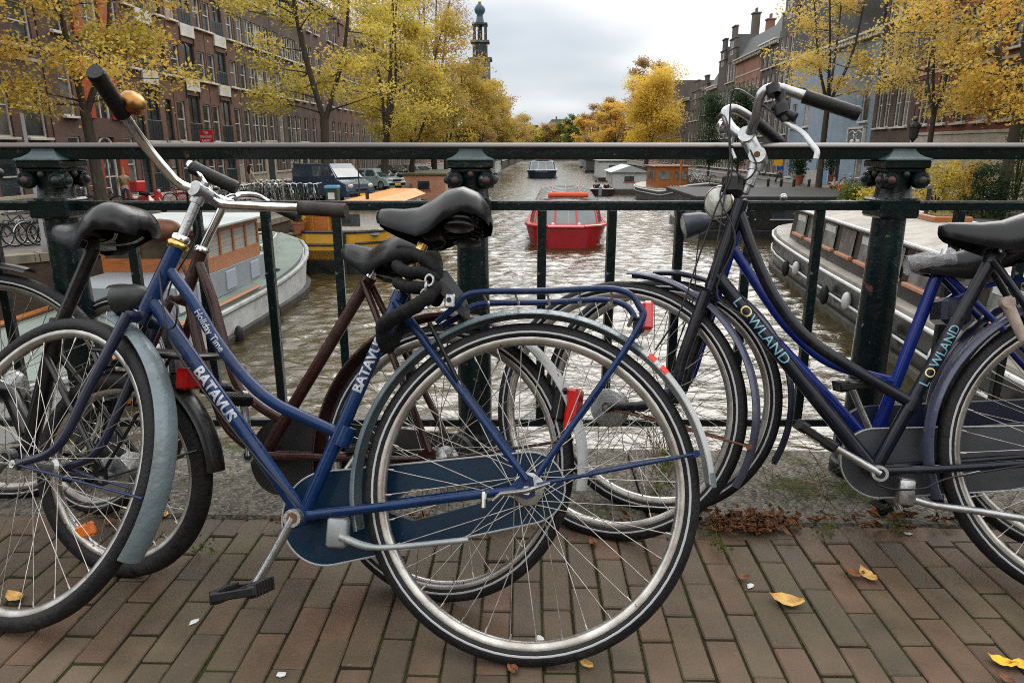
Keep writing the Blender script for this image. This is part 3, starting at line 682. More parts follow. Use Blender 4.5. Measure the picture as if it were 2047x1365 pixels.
# a padded chain lock slung round the seat post of A
lock = empty('chain_lock', A.M, 'black fabric sleeved chain lock looped round the seat post of the blue bicycle', 'lock')
M_cloth = mat('black_nylon_sleeve', (.0045,.0045,.0055), (.010,.010,.0115), scale=60, rough=.75, bump=.5, bscale=260)
def loop(pts, r, name='sleeve', m=M_cloth):
    g = G(); P_ = spline([A.P(p[0],p[1],p[2]) for p in pts], 12); g.tube(P_, [r*(1+.035*math.sin(i*.8)+.03*math.sin(i*1.9+len(P_))) for i in range(len(P_))], 16, flat=.80); return g.build(name, m, lock)
loop([(786,514,-.02),(812,508,.03),(846,516,.05),(870,540,.045),(880,572,.02),(870,602,-.02)], .0180)
loop([(794,532,.03),(814,544,.055),(842,546,.064),(866,556,.05),(882,552,.0)], .0165)
loop([(796,566,.02),(818,574,.055),(846,576,.064),(868,582,.045)], .0165)
loop([(872,572,.05),(848,600,.072),(812,622,.070),(786,636,.062),(764,652,.048)], .0190)
loop([(762,650,.045),(764,680,.02),(776,694,-.01),(794,668,-.035),(815,622,-.04)], .0150)
for k, (px_, py_) in enumerate(((858,560),(853,574),(849,589))):
    g = G(); c_ = A.P(px_,py_,.080); g.ring([(.0085+.0026*math.cos(t), .0026*math.sin(t)) for t in [2*PI*j/6 for j in range(6)]], (0,0,0), n=14, M=Matrix.Translation(c_) @ RZ(k*1.5) @ S3(1,1,1.35)); g.build('chain_link', M_alu, lock)
g = G(); q = A.P(851,590,.075); g.cbox(q.x-.004,q.x+.004,.066,.076,q.z-.030,q.z+.012,.002); g.build('buckle', M_chrome, lock)

# ------------------------------------------------------------------ B: the maroon bike behind A
M_brownB = mat('maroon_enamel', (.030,.0105,.0095), (.048,.019,.017), scale=8, spec=.3, rough=.2, bump=.15, bscale=60, chips=[((.13,.06,.045), 40, .665), ((.20,.16,.14), 60, .70)], dirt=.5)
B = Bike('maroon step-through bicycle with white mudguard tail standing behind the blue bicycle', -.205, 1.405, 21, 20, .32, 1.10)
bb = B.P(528,908); ht = B.P(402,505); hb = B.P(372,588); st = B.P(740,555); mid = B.P(640,745)
B.steer(ht, hb, -8); ax = B.hax
g = G(); g.tube([ht,hb], .017, 14); g.tube([st,bb], .0155, 14); g.cyl(bb+Vector((0,-.036,0)), bb+Vector((0,.036,0)), .021, 14)
g.tube(spline([ht*.8+hb*.2, B.P(425,600), B.P(452,700), B.P(478,772), B.P(520,812), B.P(575,845)],6), .0135, 12)
g.tube(spline([hb*.9+ht*.1, B.P(400,700), B.P(430,795), B.P(455,850), B.P(490,885), bb],6), .0145, 12)
g.tube([st, st+(bb-st)*.07], .0175, 14); stays(B, g, bb, st+(bb-st)*.03, B.rear)
B.part('frame', g, M_brownB)
B.wheel(B.front, 'front_wheel', B.S, hub='front', nsp=36); B.wheel(B.rear, 'rear_wheel', tr=.018)
B.fork(M_brownB, ht, hb, B.S)
rg = B.guard(B.rear, -20, 118, M_brownB, 'rear_mudguard'); B.guard(B.rear, 118, 182, M_white, 'white_tail', parent=rg, wd=.0285, lift=.001)
q = B.rear+Vector((math.cos(math.radians(116))*(B.R+.034),0,math.sin(math.radians(116))*(B.R+.034))); g = G(); g.lathe([(.017,0),(.017,.006),(.012,.010),(.002,.011)],14, Matrix.Translation(q) @ RY(math.radians(-26))); g.build('round_reflector', mat('orange_reflector',(.7,.15,.06),rough=.2,coat=.4), rg)
q = B.P(1132,815); g = G(); g.cbox(q.x-.03,q.x-.004,-.03,.03,q.z-.05,q.z+.045,.006); rl = B.part('rear_light', g, M_red); g = G(); g.cbox(q.x-.0045,q.x+.028,-.026,.026,q.z-.03,q.z+.044,.006); g.build('light_housing', M_black, rl)
g = G(); 
for sy in (-1,1): g.tube([B.rear+Vector((0,sy*.066,0)), B.rear+Vector((-.30,sy*.036,.09))], .003, 8)
g.build('mudguard_stay', M_brownB, rg)
B.guard(B.front, 80, 200, M_brownB, 'front_mudguard', B.S)
clamp = B.PS(450,405); g = G(); g.tube([ht+ax*.01, clamp], .0112, 14); g.lathe([(.017,0),(.022,.004),(.022,.012),(.017,.018)],18, Matrix.Translation(ht) @ ax.to_track_quat('Z','Y').to_matrix().to_4x4()); g.cyl(clamp+Vector((0,-.02,0)), clamp+Vector((0,.02,0)), .016, 14); B.part('stem', g, M_chrome, B.S)
hbB, LpB, RpB = B.bar(clamp, [(0,0,0),(.030,.055,.010),(.009,.100,.036),(.001,.203,.055),(-.034,.245,.040),(-.121,.228,.010)], M_chrome, B.S, grip=.10, gr=.0165, extra=27.6)
g = G(); g.tube(spline([B.PS(388,335,.21), B.PS(402,352,.21), B.PS(425,385,.19), B.PS(450,402,.17)],5), .0045, 8); g.build('brake_lever', M_chrome, hbB)
B.cable([clamp+Vector((.03,.10,.02)), clamp+Vector((.07,.06,-.02)), clamp+Vector((.05,.03,-.10)), hb+Vector((.03,.03,.02)), hb+Vector((.02,.03,-.08))], M=B.S)
sp = B.P(752,530); g = G(); g.tube([st, sp], .0128, 12); B.part('seat_post', g, M_chrome)
B.saddle(B.P(790,490), tilt=4, L=.92, W=1.0)
# split leather-look saddle has a lower nose: keep it separate from A's
B.chaincase(bb+Vector((-.02,0,-.005)), mat('black_chain_case', (.02,.02,.021), (.03,.029,.028), scale=6, rough=.5), rb=.10, rr=.06, gap=False, trim=False)
B.crank(bb, B.P(486,790,.06), .05, pedal_ang=-15, amber=False); B.crank(bb, bb*2-B.P(486,790), -.085)
B.lamp(B.PS(322,462), (.93,.1,-.1), r=.034, L=.07, m=mat('rusty_lamp_shell', (.24,.11,.055), (.12,.06,.04), scale=28, rough=.6, metal=.4), M=B.S)
g = G(); g.tube([ht*.3+hb*.7, B.PS(345,490), B.PS(335,470)], .006, 8); B.part('lamp_bracket', g, M_rust, B.S)

# ------------------------------------------------------------------ C: small-wheeled black folding bike at the left edge
M_blackC = mat('satin_black_frame', (.0048,.0054,.0064), (.010,.0105,.012), scale=9, rough=.25, chips=[((.12,.11,.10), 55, .70)], dirt=.5)
Cb = Bike('black small-wheeled folding bicycle with thick seat post at the left', -.96, 1.495, 15, 14, .25, .98)
bb = Cb.P(55,905); st = Cb.P(120,640); ht = Vector((.80,0,.62)); hb = Vector((.84,0,.46))
Cb.steer(ht, hb, 5)
g = G(); g.tube([st, bb], .0195, 14); g.tube([ht,hb], .018, 14); g.tube([hb*.6+ht*.4, bb*.5+st*.5+Vector((.1,0,-.03)), bb+Vector((0,0,.05))], .022, 14)
g.cyl(bb+Vector((0,-.036,0)), bb+Vector((0,.036,0)), .021, 14); stays(Cb, g, bb, st+(bb-st)*.25, Cb.rear); Cb.part('frame', g, M_blackC)
Cb.wheel(Cb.rear, 'rear_wheel', tr=.0235, nsp=28, flange=.045, hub='rear', stripe=False); Cb.wheel(Cb.front, 'front_wheel', Cb.S, tr=.0235, nsp=20, hub='front', stripe=False)
Cb.fork(M_blackC, ht, hb, Cb.S)
rg = Cb.guard(Cb.rear, 60, 172, M_blackC, 'rear_mudguard', wd=.031, dr=.018)
g = G()
for sy in (-1,1): g.tube([Cb.rear+Vector((0,sy*.06,0)), Cb.rear+Vector((-.24,sy*.04,.09))], .003, 8)
g.build('mudguard_stay', M_blackC, rg)
q = Cb.P(378,756); g = G(); g.cbox(q.x-.018,q.x+.014,-.035,.035,q.z-.025,q.z+.025,.007); rl = Cb.part('rear_light', g, M_red); g = G(); g.cbox(q.x+.013,q.x+.04,-.02,.02,q.z-.02,q.z+.012,.004); g.build('light_housing', M_black, rl)
q = Cb.P(165,1063,.006); g = G(); g.cbox(q.x-.036,q.x+.036,-.006,.010,q.z-.018,q.z+.018,.006, Matrix.Translation(q) @ RY(.45) @ Matrix.Translation(-q)); Cb.part('spoke_reflector', g, M_amber)
sp = Cb.P(195,478); g = G(); g.tube([st+(bb-st)*.1, sp], .0165, 14); g.tube([st, st+(bb-st).normalized()*.03], .0225, 14); Cb.part('seat_post', g, M_blackC)
Cb.saddle(Cb.P(205,438)+Vector((0,0,.008)), tilt=-6, L=.92, W=.92, springs=False)
g = G(); g.tube([ht, ht+Vector((-.05,0,.40))], .016, 12); Cb.part('stem', g, M_blackC, Cb.S); Cb.bar(ht+Vector((-.05,0,.40)), [(0,0,0),(0,.12,.0),(-.02,.27,0)], M_blackC, Cb.S)
g = G(); p0 = Cb.rear+Vector((-.12,0,.30)); g.cbox(p0.x-.12,p0.x+.18,-.06,.06,p0.z-.006,p0.z+.006,.003)
for sy in (-1,1): g.tube([Cb.rear+Vector((0,sy*.062,.01)), p0+Vector((-.05,sy*.055,0))], .004, 8)
Cb.part('luggage_rack', g, M_blackC)
Cb.crank(bb, bb+Vector((.10,0,-.13)), .05, pedal_ang=5); Cb.crank(bb, bb+Vector((-.10,0,.13)), -.08)
g = G(); g.ball((0,0,0), .034, 10, 8, (1.9,.5,1.3), Matrix.Translation(Cb.P(215,915,-.07))); Cb.part('chain_guard', g, M_black)

# ------------------------------------------------------------------ D: dark bike beyond, only its bar end and wheel show at the left edge
D = Bike('dark bicycle at the far left edge showing its grip beside the railing post', -2.50, 1.62, 166, -12, .335, 1.06)
ht = Vector((.90,0,.86)); hb = Vector((.955,0,.64)); st = Vector((.28,0,.78)); bb = Vector((.44,0,.28)); D.steer(ht, hb, -14); ax = D.hax
g = G(); g.tube([ht,hb],.017,12); g.tube([st,bb],.015,12); g.tube([hb*.8+ht*.2,bb],.0155,12); g.tube([hb*.3+ht*.7, st*.6+bb*.4],.013,12); stays(D,g,bb,st,D.rear); D.part('frame', g, M_blackC)
D.wheel(D.front,'front_wheel',D.S,hub='drum',stripe=True); D.wheel(D.rear,'rear_wheel'); D.fork(M_blackC,ht,hb,D.S)
D.guard(D.front,70,205,M_blackC,'front_mudguard',D.S); D.guard(D.rear,-10,170,M_blackC,'rear_mudguard')
g = G(); cl = ht+ax*.10; g.tube([ht,cl],.011,12); D.part('stem',g,M_chrome,D.S); D.bar(cl,[(0,0,0),(.03,.08,.01),(.05,.16,.03),(.01,.24,.045),(-.06,.265,.045),(-.16,.275,.04)],M_chrome,D.S)
g = G(); g.tube([st, st+Vector((-.04,0,.14))],.0128,12); D.part('seat_post',g,M_chrome); D.saddle(st+Vector((-.05,0,.20)))

# ------------------------------------------------------------------ E: navy step-through bike at the right
M_navy = mat('navy_enamel', (.0035,.0055,.0115), (.0065,.0095,.0185), scale=8, spec=.3, rough=.14, chips=[((.12,.13,.15), 70, .70)], dirt=.4)
M_guardE = mat('lilac_grey_mudguard', (.075,.085,.135), (.045,.053,.090), scale=5, rough=.2, metal=.2, bump=.3, bscale=16, chips=[((.10,.065,.045), 55, .69)], dirt=.5)
M_caseE = mat('grey_chain_case', (.062,.068,.078), (.042,.047,.055), scale=4, spec=.25, rough=.30, chips=[((.03,.03,.03), 40, .69)], dirt=.5)
E = Bike('navy step-through bicycle with grey chain case and pale blue lettering at the right', 1.323, 1.355, 15.6, 17.7, .35, 1.129)
bb = E.P(1757,945,.05); bb.y = 0; ht = E.P(1482,402); hb = E.P(1422,575); st = E.P(1990,505); lug = E.P(1824,806)
E.steer(ht, hb, -12); ax = E.hax
g = G(); g.tube([ht,hb], .0185, 16); dn = [hb*.85+ht*.15, bb]; g.tube(dn, .0180, 14)
g.tube(spline([ht*.9+hb*.1, E.P(1512,520), E.P(1552,600), E.P(1610,672), E.P(1690,728), lug],6), .0148, 12); g.tube([st,bb], .0155, 14)
g.tube([lug-(bb-st).normalized()*.02, lug+(bb-st).normalized()*.02], .018, 14); g.tube([st, st+(bb-st).normalized()*.03], .0185, 14)
g.cyl(bb+Vector((0,-.036,0)), bb+Vector((0,.036,0)), .0225, 16); stays(E, g, bb, st+(bb-st)*.04, E.rear)
fr = E.part('frame', g, M_navy)
text_on_tube('L', dn, .0180, .038, .085, fr, M_letter_c); text_on_tube('O', dn, .0180, .040, .108, fr, M_letter_y); text_on_tube('WLAND', dn, .0180, .038, .140, fr, M_letter_c, spacing=1.05)
up_ = [bb, st]; text_on_tube('L', up_, .0155, .030, .235, fr, M_letter_c); text_on_tube('O', up_, .0155, .032, .256, fr, M_letter_y); text_on_tube('WLAND', up_, .0155, .030, .283, fr, M_letter_c)
E.wheel(E.front, 'front_wheel', E.S, hub='drum', tr=.0195); E.wheel(E.rear, 'rear_wheel', tr=.0195)
E.fork(M_navy, ht, hb, E.S, r=.0145)
fg = E.guard(E.front, 92, 206, M_guardE, 'front_mudguard', E.S, wd=.028)
g = G()
for sy in (-1,1): g.tube([E.front+Vector((0,sy*.06,0)), E.front+Vector((-.362,sy*.034,-.06))], .0028, 8); g.cyl(E.front+Vector((-.362,sy*.034-.004,-.06)), E.front+Vector((-.362,sy*.034+.004,-.06)), .008, 8)
g.build('mudguard_stay', M_rust, fg)
rg = E.guard(E.rear, -22, 165, M_guardE, 'rear_mudguard', wd=.028)
# adjustable stem with a round joint, tall swept bar, brake lever
j = E.PS(1516,316); cl = E.PS(1494,275); g = G(); g.tube([ht+ax*.02, j-ax*.03], .0112, 14); g.tube([j-ax*.075, j-ax*.03], .0145, 14); st_ = E.part('stem', g, M_alu, E.S)
g = G(); g.tube([j-ax*.035, j, j*.4+cl*.6, cl], [.017,.0215,.019,.020], 16); g.cyl(j+Vector((0,-.026,0)), j+Vector((0,.026,0)), .0215, 20); g.cyl(cl+Vector((0,-.026,0)), cl+Vector((0,.026,0)), .0205, 18); g.build('stem_joint', M_alu, st_)
g = G(); g.cyl(j+Vector((0,.026,0)), j+Vector((0,.0275,0)), .008, 10); g.build('joint_bolt', M_rust, st_)
hbE, LpE, RpE = E.bar(cl, [(0,0,0),(.009,.041,.019),(.017,.073,.045),(.023,.100,.084),(-.006,.108,.099),(-.055,.120,.088),(-.12,.148,.065),(-.184,.176,.042)], M_alu, E.S, r=.0122, grip=.128, gr=.0168, extra=37.0)
g = G(); q = E.PS(1552,186,.10); g.tube([E.PS(1544,172,.112), E.PS(1548,190,.112)], .0165, 12); g.tube(spline([E.PS(1560,186,.10), E.PS(1562,210,.10), E.PS(1566,230,.10), E.PS(1572,243,.10)],4), [.012]*4+[.017]*5+[.010]*4, 10, flat=1.1); g.tube(spline([E.PS(1545,215,.10), E.PS(1562,222,.10), E.PS(1590,236,.10)],4), [.008]*4+[.012]*5, 10); bl = g.build('brake_bracket', M_black, hbE)
g = G(); g.tube(spline([E.PS(1566,244,.10), E.PS(1582,252,.10), E.PS(1606,268,.105), E.PS(1622,288,.11), E.PS(1633,303,.112), E.PS(1631,318,.112)],6), .0046, 10, flat=1.5); g.build('brake_lever', M_alu, bl)
g = G(); g.tube(spline([E.PS(1470,262,-.10), E.PS(1462,292,-.11), E.PS(1470,318,-.10)],5), .005, 8); g.build('brake_lever', M_alu, hbE)
E.cable([E.PS(1560,240,.10), E.PS(1540,222,.09), E.PS(1500,192,.07), E.PS(1478,180,.05), E.PS(1464,186,.04), E.PS(1459,230,.03), E.PS(1458,290,.03), E.PS(1462,350,.03), E.PS(1430,420,.03), E.PS(1395,520,.03), E.PS(1360,620,.04), E.PS(1310,700,.05)], M=E.S, r=.0027)
E.cable([E.PS(1440,262,-.10), E.PS(1432,240,-.08), E.PS(1440,228,-.03), E.PS(1452,240,.02), E.PS(1460,300,.03), E.PS(1450,380,.03), E.PS(1440,450,.03), E.PS(1420,560,.03)], M=E.S, r=.0024)
E.cable([E.PS(1500,300,.03), E.PS(1512,335,.03), E.PS(1490,360,.03), E.PS(1465,340,.03), E.PS(1452,360,.03), E.PS(1440,400,.03), E.PS(1470,480,.03), hb+Vector((-.02,.03,-.02)), E.P(1500,640,.03)], M=E.S, r=.0024)
g = G(); g.cbox(ht.x-.004,ht.x+.05,-.02,.03,ht.z+.01,ht.z+.07,.012); E.part('cable_clip', g, M_black, E.S)
# bell on the far half of the bar
g = G(); Mb = Matrix.Translation(E.PS(1450,252,-.08)) @ RX(.3) @ RY(1.0); g.lathe([(.002,.022),(.014,.019),(.022,.011),(.025,0),(.023,-.002)], 20, Mb, cap=False); g.lathe([(.023,-.002),(.018,-.010),(.004,-.012)],20,Mb,cap=False); g.build('bell', M_chrome, hbE)
E.lamp(E.PS(1438,404), (.30,.94,-.14), r=.041, L=.07, M=E.S)
g = G(); g.tube([hb*.25+ht*.75, E.PS(1462,430), E.PS(1452,415)], .005, 8); E.part('lamp_bracket', g, M_black, E.S)
g = G(); g.tube([st, E.P(2000,478)], .0128, 12); E.part('seat_post', g, M_chrome)
E.saddle(E.P(2010,432)+Vector((-.03,0,0)), tilt=-3, L=1.08, W=1.1)
E.chaincase(bb+Vector((-.02,0,.014)), M_caseE, rb=.086, rr=.070, y0=-.082, y1=-.050, gap=False, trim=True, dz=-.002)
E.crank(bb, E.P(1622,866,.06), .052, pedal_ang=-30, amber=False); E.crank(bb, bb*2-E.P(1622,866), -.09, pedal_ang=10)
k0 = E.P(1812,985,.02); g = G(); g.cbox(k0.x-.020,k0.x+.018,-.016,.026,k0.z-.03,k0.z+.034,.005); g.tube(spline([k0+Vector((-.01,.03,-.01)), E.P(1870,1010,.05), E.P(1960,1022,.055), E.P(2080,1042,.06)],5), .0085, 10); A_ = E.part('kickstand', g, M_alu)
E.cable([bb+Vector((.0,.03,-.03)), E.P(1790,978,.03), E.P(1850,975,.06), E.P(1900,955,.066), E.P(2047,930,.066)], r=.0024)
g = G(); q = E.P(2012,605,.05); g.tube([E.P(2008,595,.05), E.P(2047,680,.055)], [.014,.010], 10); g.cyl(q+Vector((0,-.01,0)), q+Vector((0,.014,0)), .014, 12); E.part('dynamo', g, mat('cream_dynamo', (.40,.33,.28), (.25,.2,.17), scale=30, rough=.5))

# ------------------------------------------------------------------ F: bright blue bike between E and the railing
M_blueF = mat('bright_blue_enamel', (.0028,.015,.155), (.006,.024,.205), scale=6, spec=.3, rough=.14, chips=[((.02,.02,.03), 36, .69)], dirt=.35)
M_guardF = mat('dark_blue_mudguard', (.016,.018,.042), (.025,.028,.055), scale=6, rough=.3, metal=.2, coat=.3)
Fb = Bike('bright blue bicycle squeezed between the navy bicycle and the railing', 1.43, 1.57, 12.5, 15, .335, 1.06)
bb = Fb.P(1742,888); ht = Fb.P(1478,440); hb = Fb.P(1432,585); st = Fb.P(1884,523); lug = Fb.P(1790,765)
Fb.steer(ht, hb, -8); ax = Fb.hax
g = G(); g.tube([ht,hb], .017, 14); g.tube([st,bb], .0155, 14); g.tube([hb*.85+ht*.15, bb], .0155, 14); g.tube(spline([hb*.35+ht*.65, Fb.P(1520,580), Fb.P(1580,660), Fb.P(1660,725), lug],6), .0135, 12)
g.cyl(bb+Vector((0,-.036,0)), bb+Vector((0,.036,0)), .021, 14); stays(Fb, g, bb, st+(bb-st)*.05, Fb.rear); g.tube([st, st+(bb-st).normalized()*.04], .0182, 14); Fb.part('frame', g, M_blueF)
Fb.wheel(Fb.front, 'front_wheel', Fb.S, hub='front'); Fb.wheel(Fb.rear, 'rear_wheel'); Fb.fork(M_blueF, ht, hb, Fb.S, r=.014)
Fb.guard(Fb.front, 85, 206, M_guardF, 'front_mudguard', Fb.S); Fb.guard(Fb.rear, -15, 165, M_guardF, 'rear_mudguard')
cl = ht+ax*.05; g = G(); g.tube([ht,cl], .0112, 12); Fb.part('stem', g, M_chrome, Fb.S)
Fb.bar(cl, [(0,0,0),(.03,.04,-.03),(.03,.07,-.055),(-.005,.085,-.07)], M_black, Fb.S, grip=.04, gr=.0145)
Fb.lamp(Fb.PS(1372,452), (.95,.22,-.28), r=.036, L=.075, m=mat('blue_grey_lamp_shell', (.05,.062,.085), (.07,.08,.10), scale=15, rough=.35), M=Fb.S)
g = G(); g.tube([hb*.2+ht*.8, Fb.PS(1430,440), Fb.PS(1405,445)], .005, 8); Fb.part('lamp_bracket', g, M_black, Fb.S)
Fb.cable([Fb.PS(1400,462,.01), Fb.PS(1392,520,.02), Fb.PS(1385,600,.03), Fb.PS(1350,700,.05)], M=Fb.S, r=.002)
g = G(); g.tube([st, Fb.P(1893,500)], .0128, 12); Fb.part('seat_post', g, M_chrome)
Fb.saddle(Fb.P(1925,488)+Vector((-.03,0,0)), tilt=-10, L=1.02, W=.95)
Fb.chaincase(bb+Vector((-.02,0,0)), mat('navy_chain_case', (.014,.018,.045), (.02,.026,.06), scale=5, rough=.35), rb=.10, rr=.07, gap=False, trim=False)
Fb.crank(bb, Fb.P(1698,766,.06), .05, pedal_ang=10, amber=False); Fb.crank(bb, Fb.P(1790,1012,-.10), -.07, pedal_ang=25)
g = G(); q = Fb.P(1905,610,.03); g.cbox(q.x-.04,q.x+.03,-.05,.05,q.z-.05,q.z+.02,.012); Fb.part('wheel_lock', g, M_guardF)
rk = empty('luggage_rack'); rk.parent = Fb.root
for sy in (-1,1):
    g = G(); g.tube(spline([st+Vector((-.02,sy*.03,-.10)), Fb.P(1975,570)+Vector((0,sy*.055,0)), Vector((-.10,sy*.06,.745)), Vector((-.22,sy*.06,.745)), Vector((-.02,sy*.066,.35))],6), .006, 8); g.build('rail', M_blueF, rk)
# plastic bag tied over F's saddle nose
bagM = bpy.data.materials.new('clear_plastic'); bagM.use_nodes = True; b_ = bagM.node_tree.nodes['Principled BSDF']; b_.inputs['Base Color'].default_value = (.75,.76,.78,1); b_.inputs['Roughness'].default_value = .18; b_.inputs['Alpha'].default_value = .32
nzb = bagM.node_tree.nodes.new('ShaderNodeTexNoise'); nzb.inputs['Scale'].default_value = 30; nzb.inputs['Detail'].default_value = 2; bpn = bagM.node_tree.nodes.new('ShaderNodeBump'); bpn.inputs['Strength'].default_value = .7; bpn.inputs['Distance'].default_value = .008
bagM.node_tree.links.new(nzb.outputs[0], bpn.inputs['Height']); bagM.node_tree.links.new(bpn.outputs[0], b_.inputs['Normal'])
sc0 = Fb.P(1925,488)+Vector((-.03,0,0)); g = G(); secs = []
for i in range(11):
    t = i/10; x = .065+.105*t; w_ = (.046-.022*t)*(1+.06*math.sin(i*2.1)); rr_ = []
    for k in range(18):
        a = 2*PI*k/18; rr_.append((x+.004*math.sin(k*2.7+i), w_*1.05*math.cos(a)*(1+.05*math.sin(k*3+i)), -.032+.034*math.sin(a)*(1-.25*t)*(1+.06*math.cos(k*2+i*1.7))))
    secs.append(rr_)
g.loft(secs, cap=True); pb = g.build('plastic_bag', bagM, None, Fb.M @ Matrix.Translation(sc0) @ RY(math.radians(10)))
tag(pb, 'clear crumpled plastic bag pulled over a saddle nose by the right post', 'plastic bag')
# ================================================================== canal, quays, streets
CS = .05; CANG = -math.atan(CS); CM = RZ(CANG)          # canal frame: local y runs along the canal
WZ, QZ = -3.5, -1.7
def cw(x, y, z=0.0): return CM @ Vector((x, y, z))
# ---- water
def water_mat():
    m = bpy.data.materials.new('canal_water'); m.use_nodes = True; nt = m.node_tree; N = nt.nodes; L = nt.links; b = N['Principled BSDF']
    b.inputs['Base Color'].default_value = (.036,.027,.008,1); b.inputs['Roughness'].default_value = .16; b.inputs['IOR'].default_value = 1.6; b.inputs['Specular IOR Level'].default_value = .7
    tc = N.new('ShaderNodeTexCoord'); mp = N.new('ShaderNodeMapping'); mp.inputs['Scale'].default_value = (.75,1.6,1); L.new(tc.outputs['Object'], mp.inputs[0])
    prev = None
    for sc, st, di in ((2.0,.6,.13),(6.5,.6,.028),(18,.4,.008)):
        n = N.new('ShaderNodeTexNoise'); n.inputs['Scale'].default_value = sc; n.inputs['Detail'].default_value = 3; n.inputs['Distortion'].default_value = .6; L.new(mp.outputs[0], n.inputs['Vector'])
        bp = N.new('ShaderNodeBump'); bp.inputs['Strength'].default_value = st; bp.inputs['Distance'].default_value = di; L.new(n.outputs[0], bp.inputs['Height'])
        if prev: L.new(prev, bp.inputs['Normal'])
        prev = bp.outputs[0]
    L.new(prev, b.inputs['Normal']); return m
xs = np.concatenate([np.arange(-26,-12,.4), np.arange(-12, 17, .095), np.arange(17,36,.4)]); ys = [1.5]
while ys[-1] < 345: ys.append(ys[-1]+.060+.0058*max(0, ys[-1]-8))
ys = np.array(ys); X, Y = np.meshgrid(xs, ys); Z = np.zeros_like(X)
fade = np.clip(1-(Y-30)/60, 0, 1)
for _ in range(54):
    lam = .19*(6.5**RNG.random()); th = RNG.normal(PI/2+.25, .8); k = 2*PI/lam; a = .044*lam/(2*PI)
    sl = np.clip((lam/ (2.2*np.maximum(.095,.060+.0058*np.maximum(0,Y-8))))-.6, 0, 1)
    Z += a*sl*np.sin(k*(X*math.cos(th)+Y*math.sin(th))+RNG.random()*6.28)
nx, ny = len(xs), len(ys)
V = np.stack([X, Y, Z], -1).reshape(-1, 3)
idx = (np.arange(ny-1)[:,None]*nx+np.arange(nx-1)[None,:]).reshape(-1)
Fq = np.stack([idx, idx+1, idx+1+nx, idx+nx], -1)
def np_mesh(name, V, F, m=None, smooth=True):
    me = bpy.data.meshes.new(name); me.vertices.add(len(V)); me.vertices.foreach_set('co', np.ascontiguousarray(V, dtype=np.float32).ravel())
    k = F.shape[1]; me.loops.add(F.size); me.loops.foreach_set('vertex_index', np.ascontiguousarray(F, dtype=np.int32).ravel())
    me.polygons.add(len(F)); me.polygons.foreach_set('loop_start', np.arange(0, F.size, k, dtype=np.int32))
    try: me.polygons.foreach_set('loop_total', np.full(len(F), k, dtype=np.int32))
    except Exception: pass
    me.polygons.foreach_set('use_smooth', np.full(len(F), smooth)); me.update(calc_edges=True)
    if m: me.materials.append(m)
    return me
wat = tag(link('water', np_mesh('water', V, Fq, water_mat()), None, CM @ T(0,0,WZ)), kind='structure')
# ---- quay walls and streets
def brickwall(name, c1, c2, mortar, sc=1.0, bump=.4, rough=.88, bw=.22, bh=.065):
    m = bpy.data.materials.new(name); m.use_nodes = True; nt = m.node_tree; N = nt.nodes; L = nt.links; b = N['Principled BSDF']; b.inputs['Roughness'].default_value = rough; b.inputs['Specular IOR Level'].default_value = .25
    tc = N.new('ShaderNodeTexCoord'); sp = N.new('ShaderNodeSeparateXYZ'); L.new(tc.outputs['Object'], sp.inputs[0])
    ad = N.new('ShaderNodeMath'); ad.operation = 'ADD'; L.new(sp.outputs[0], ad.inputs[0]); L.new(sp.outputs[1], ad.inputs[1])
    cb = N.new('ShaderNodeCombineXYZ'); L.new(ad.outputs[0], cb.inputs[0]); L.new(sp.outputs[2], cb.inputs[1])
    bt = N.new('ShaderNodeTexBrick'); L.new(cb.outputs[0], bt.inputs['Vector']); bt.inputs['Scale'].default_value = sc; bt.inputs['Brick Width'].default_value = bw; bt.inputs['Row Height'].default_value = bh; bt.inputs['Mortar Size'].default_value = .006; bt.inputs['Bias'].default_value = -.1
    bt.inputs['Color1'].default_value = (*c1,1); bt.inputs['Color2'].default_value = (*c2,1); bt.inputs['Mortar'].default_value = (*mortar,1)
    n = N.new('ShaderNodeTexNoise'); n.inputs['Scale'].default_value = .55; n.inputs['Detail'].default_value = 7; n.inputs['Roughness'].default_value = .65; L.new(tc.outputs['Object'], n.inputs['Vector'])
    rp = N.new('ShaderNodeMapRange'); rp.inputs['From Min'].default_value = .3; rp.inputs['From Max'].default_value = .7; rp.inputs['To Min'].default_value = .62; rp.inputs['To Max'].default_value = 1.3; L.new(n.outputs[0], rp.inputs['Value'])
    mx = N.new('ShaderNodeMixRGB'); mx.blend_type = 'MULTIPLY'; mx.inputs[0].default_value = 1; L.new(bt.outputs[0], mx.inputs[1]); L.new(rp.outputs[0], mx.inputs[2]); L.new(mx.outputs[0], b.inputs['Base Color'])
    bp = N.new('ShaderNodeBump'); bp.inputs['Strength'].default_value = bump; bp.inputs['Distance'].default_value = .01; bp.invert = True; L.new(bt.outputs['Fac'], bp.inputs['Height']); L.new(bp.outputs[0], b.inputs['Normal'])
    MATS[name] = m; return m
M_quaybrick = brickwall('quay_brick', (.085,.056,.037), (.060,.043,.032), (.058,.052,.042))
M_cope = mat('coping_stone', (.20,.175,.125), (.13,.118,.085), scale=3, rough=.85, bump=.4, bscale=25, chips=[((.07,.08,.03), 4, .62)])
M_paving = mat('street_clinkers', (.125,.115,.105), (.085,.08,.075), scale=2.2, rough=.85, bump=.6, bscale=25, chips=[((.20,.14,.05), 9, .68)])
M_asph = mat('grey_street', (.10,.10,.10), (.075,.075,.075), scale=3, rough=.85, bump=.3)
XQL, XQR, XFL, XFR = -11.0, 15.5, -22.0, 22.0
left_line = [(-24.0,8.0),(-16.2,15.2),(-13.55,18.0),(-11.2,21.6),(XQL,25.0),(XQL,60),(XQL,130),(XQL,345)]
right_line = [(XQR+9,8.0),(XQR+1,14),(XQR,22),(XQR,60),(XQR,130),(XQR,345)]
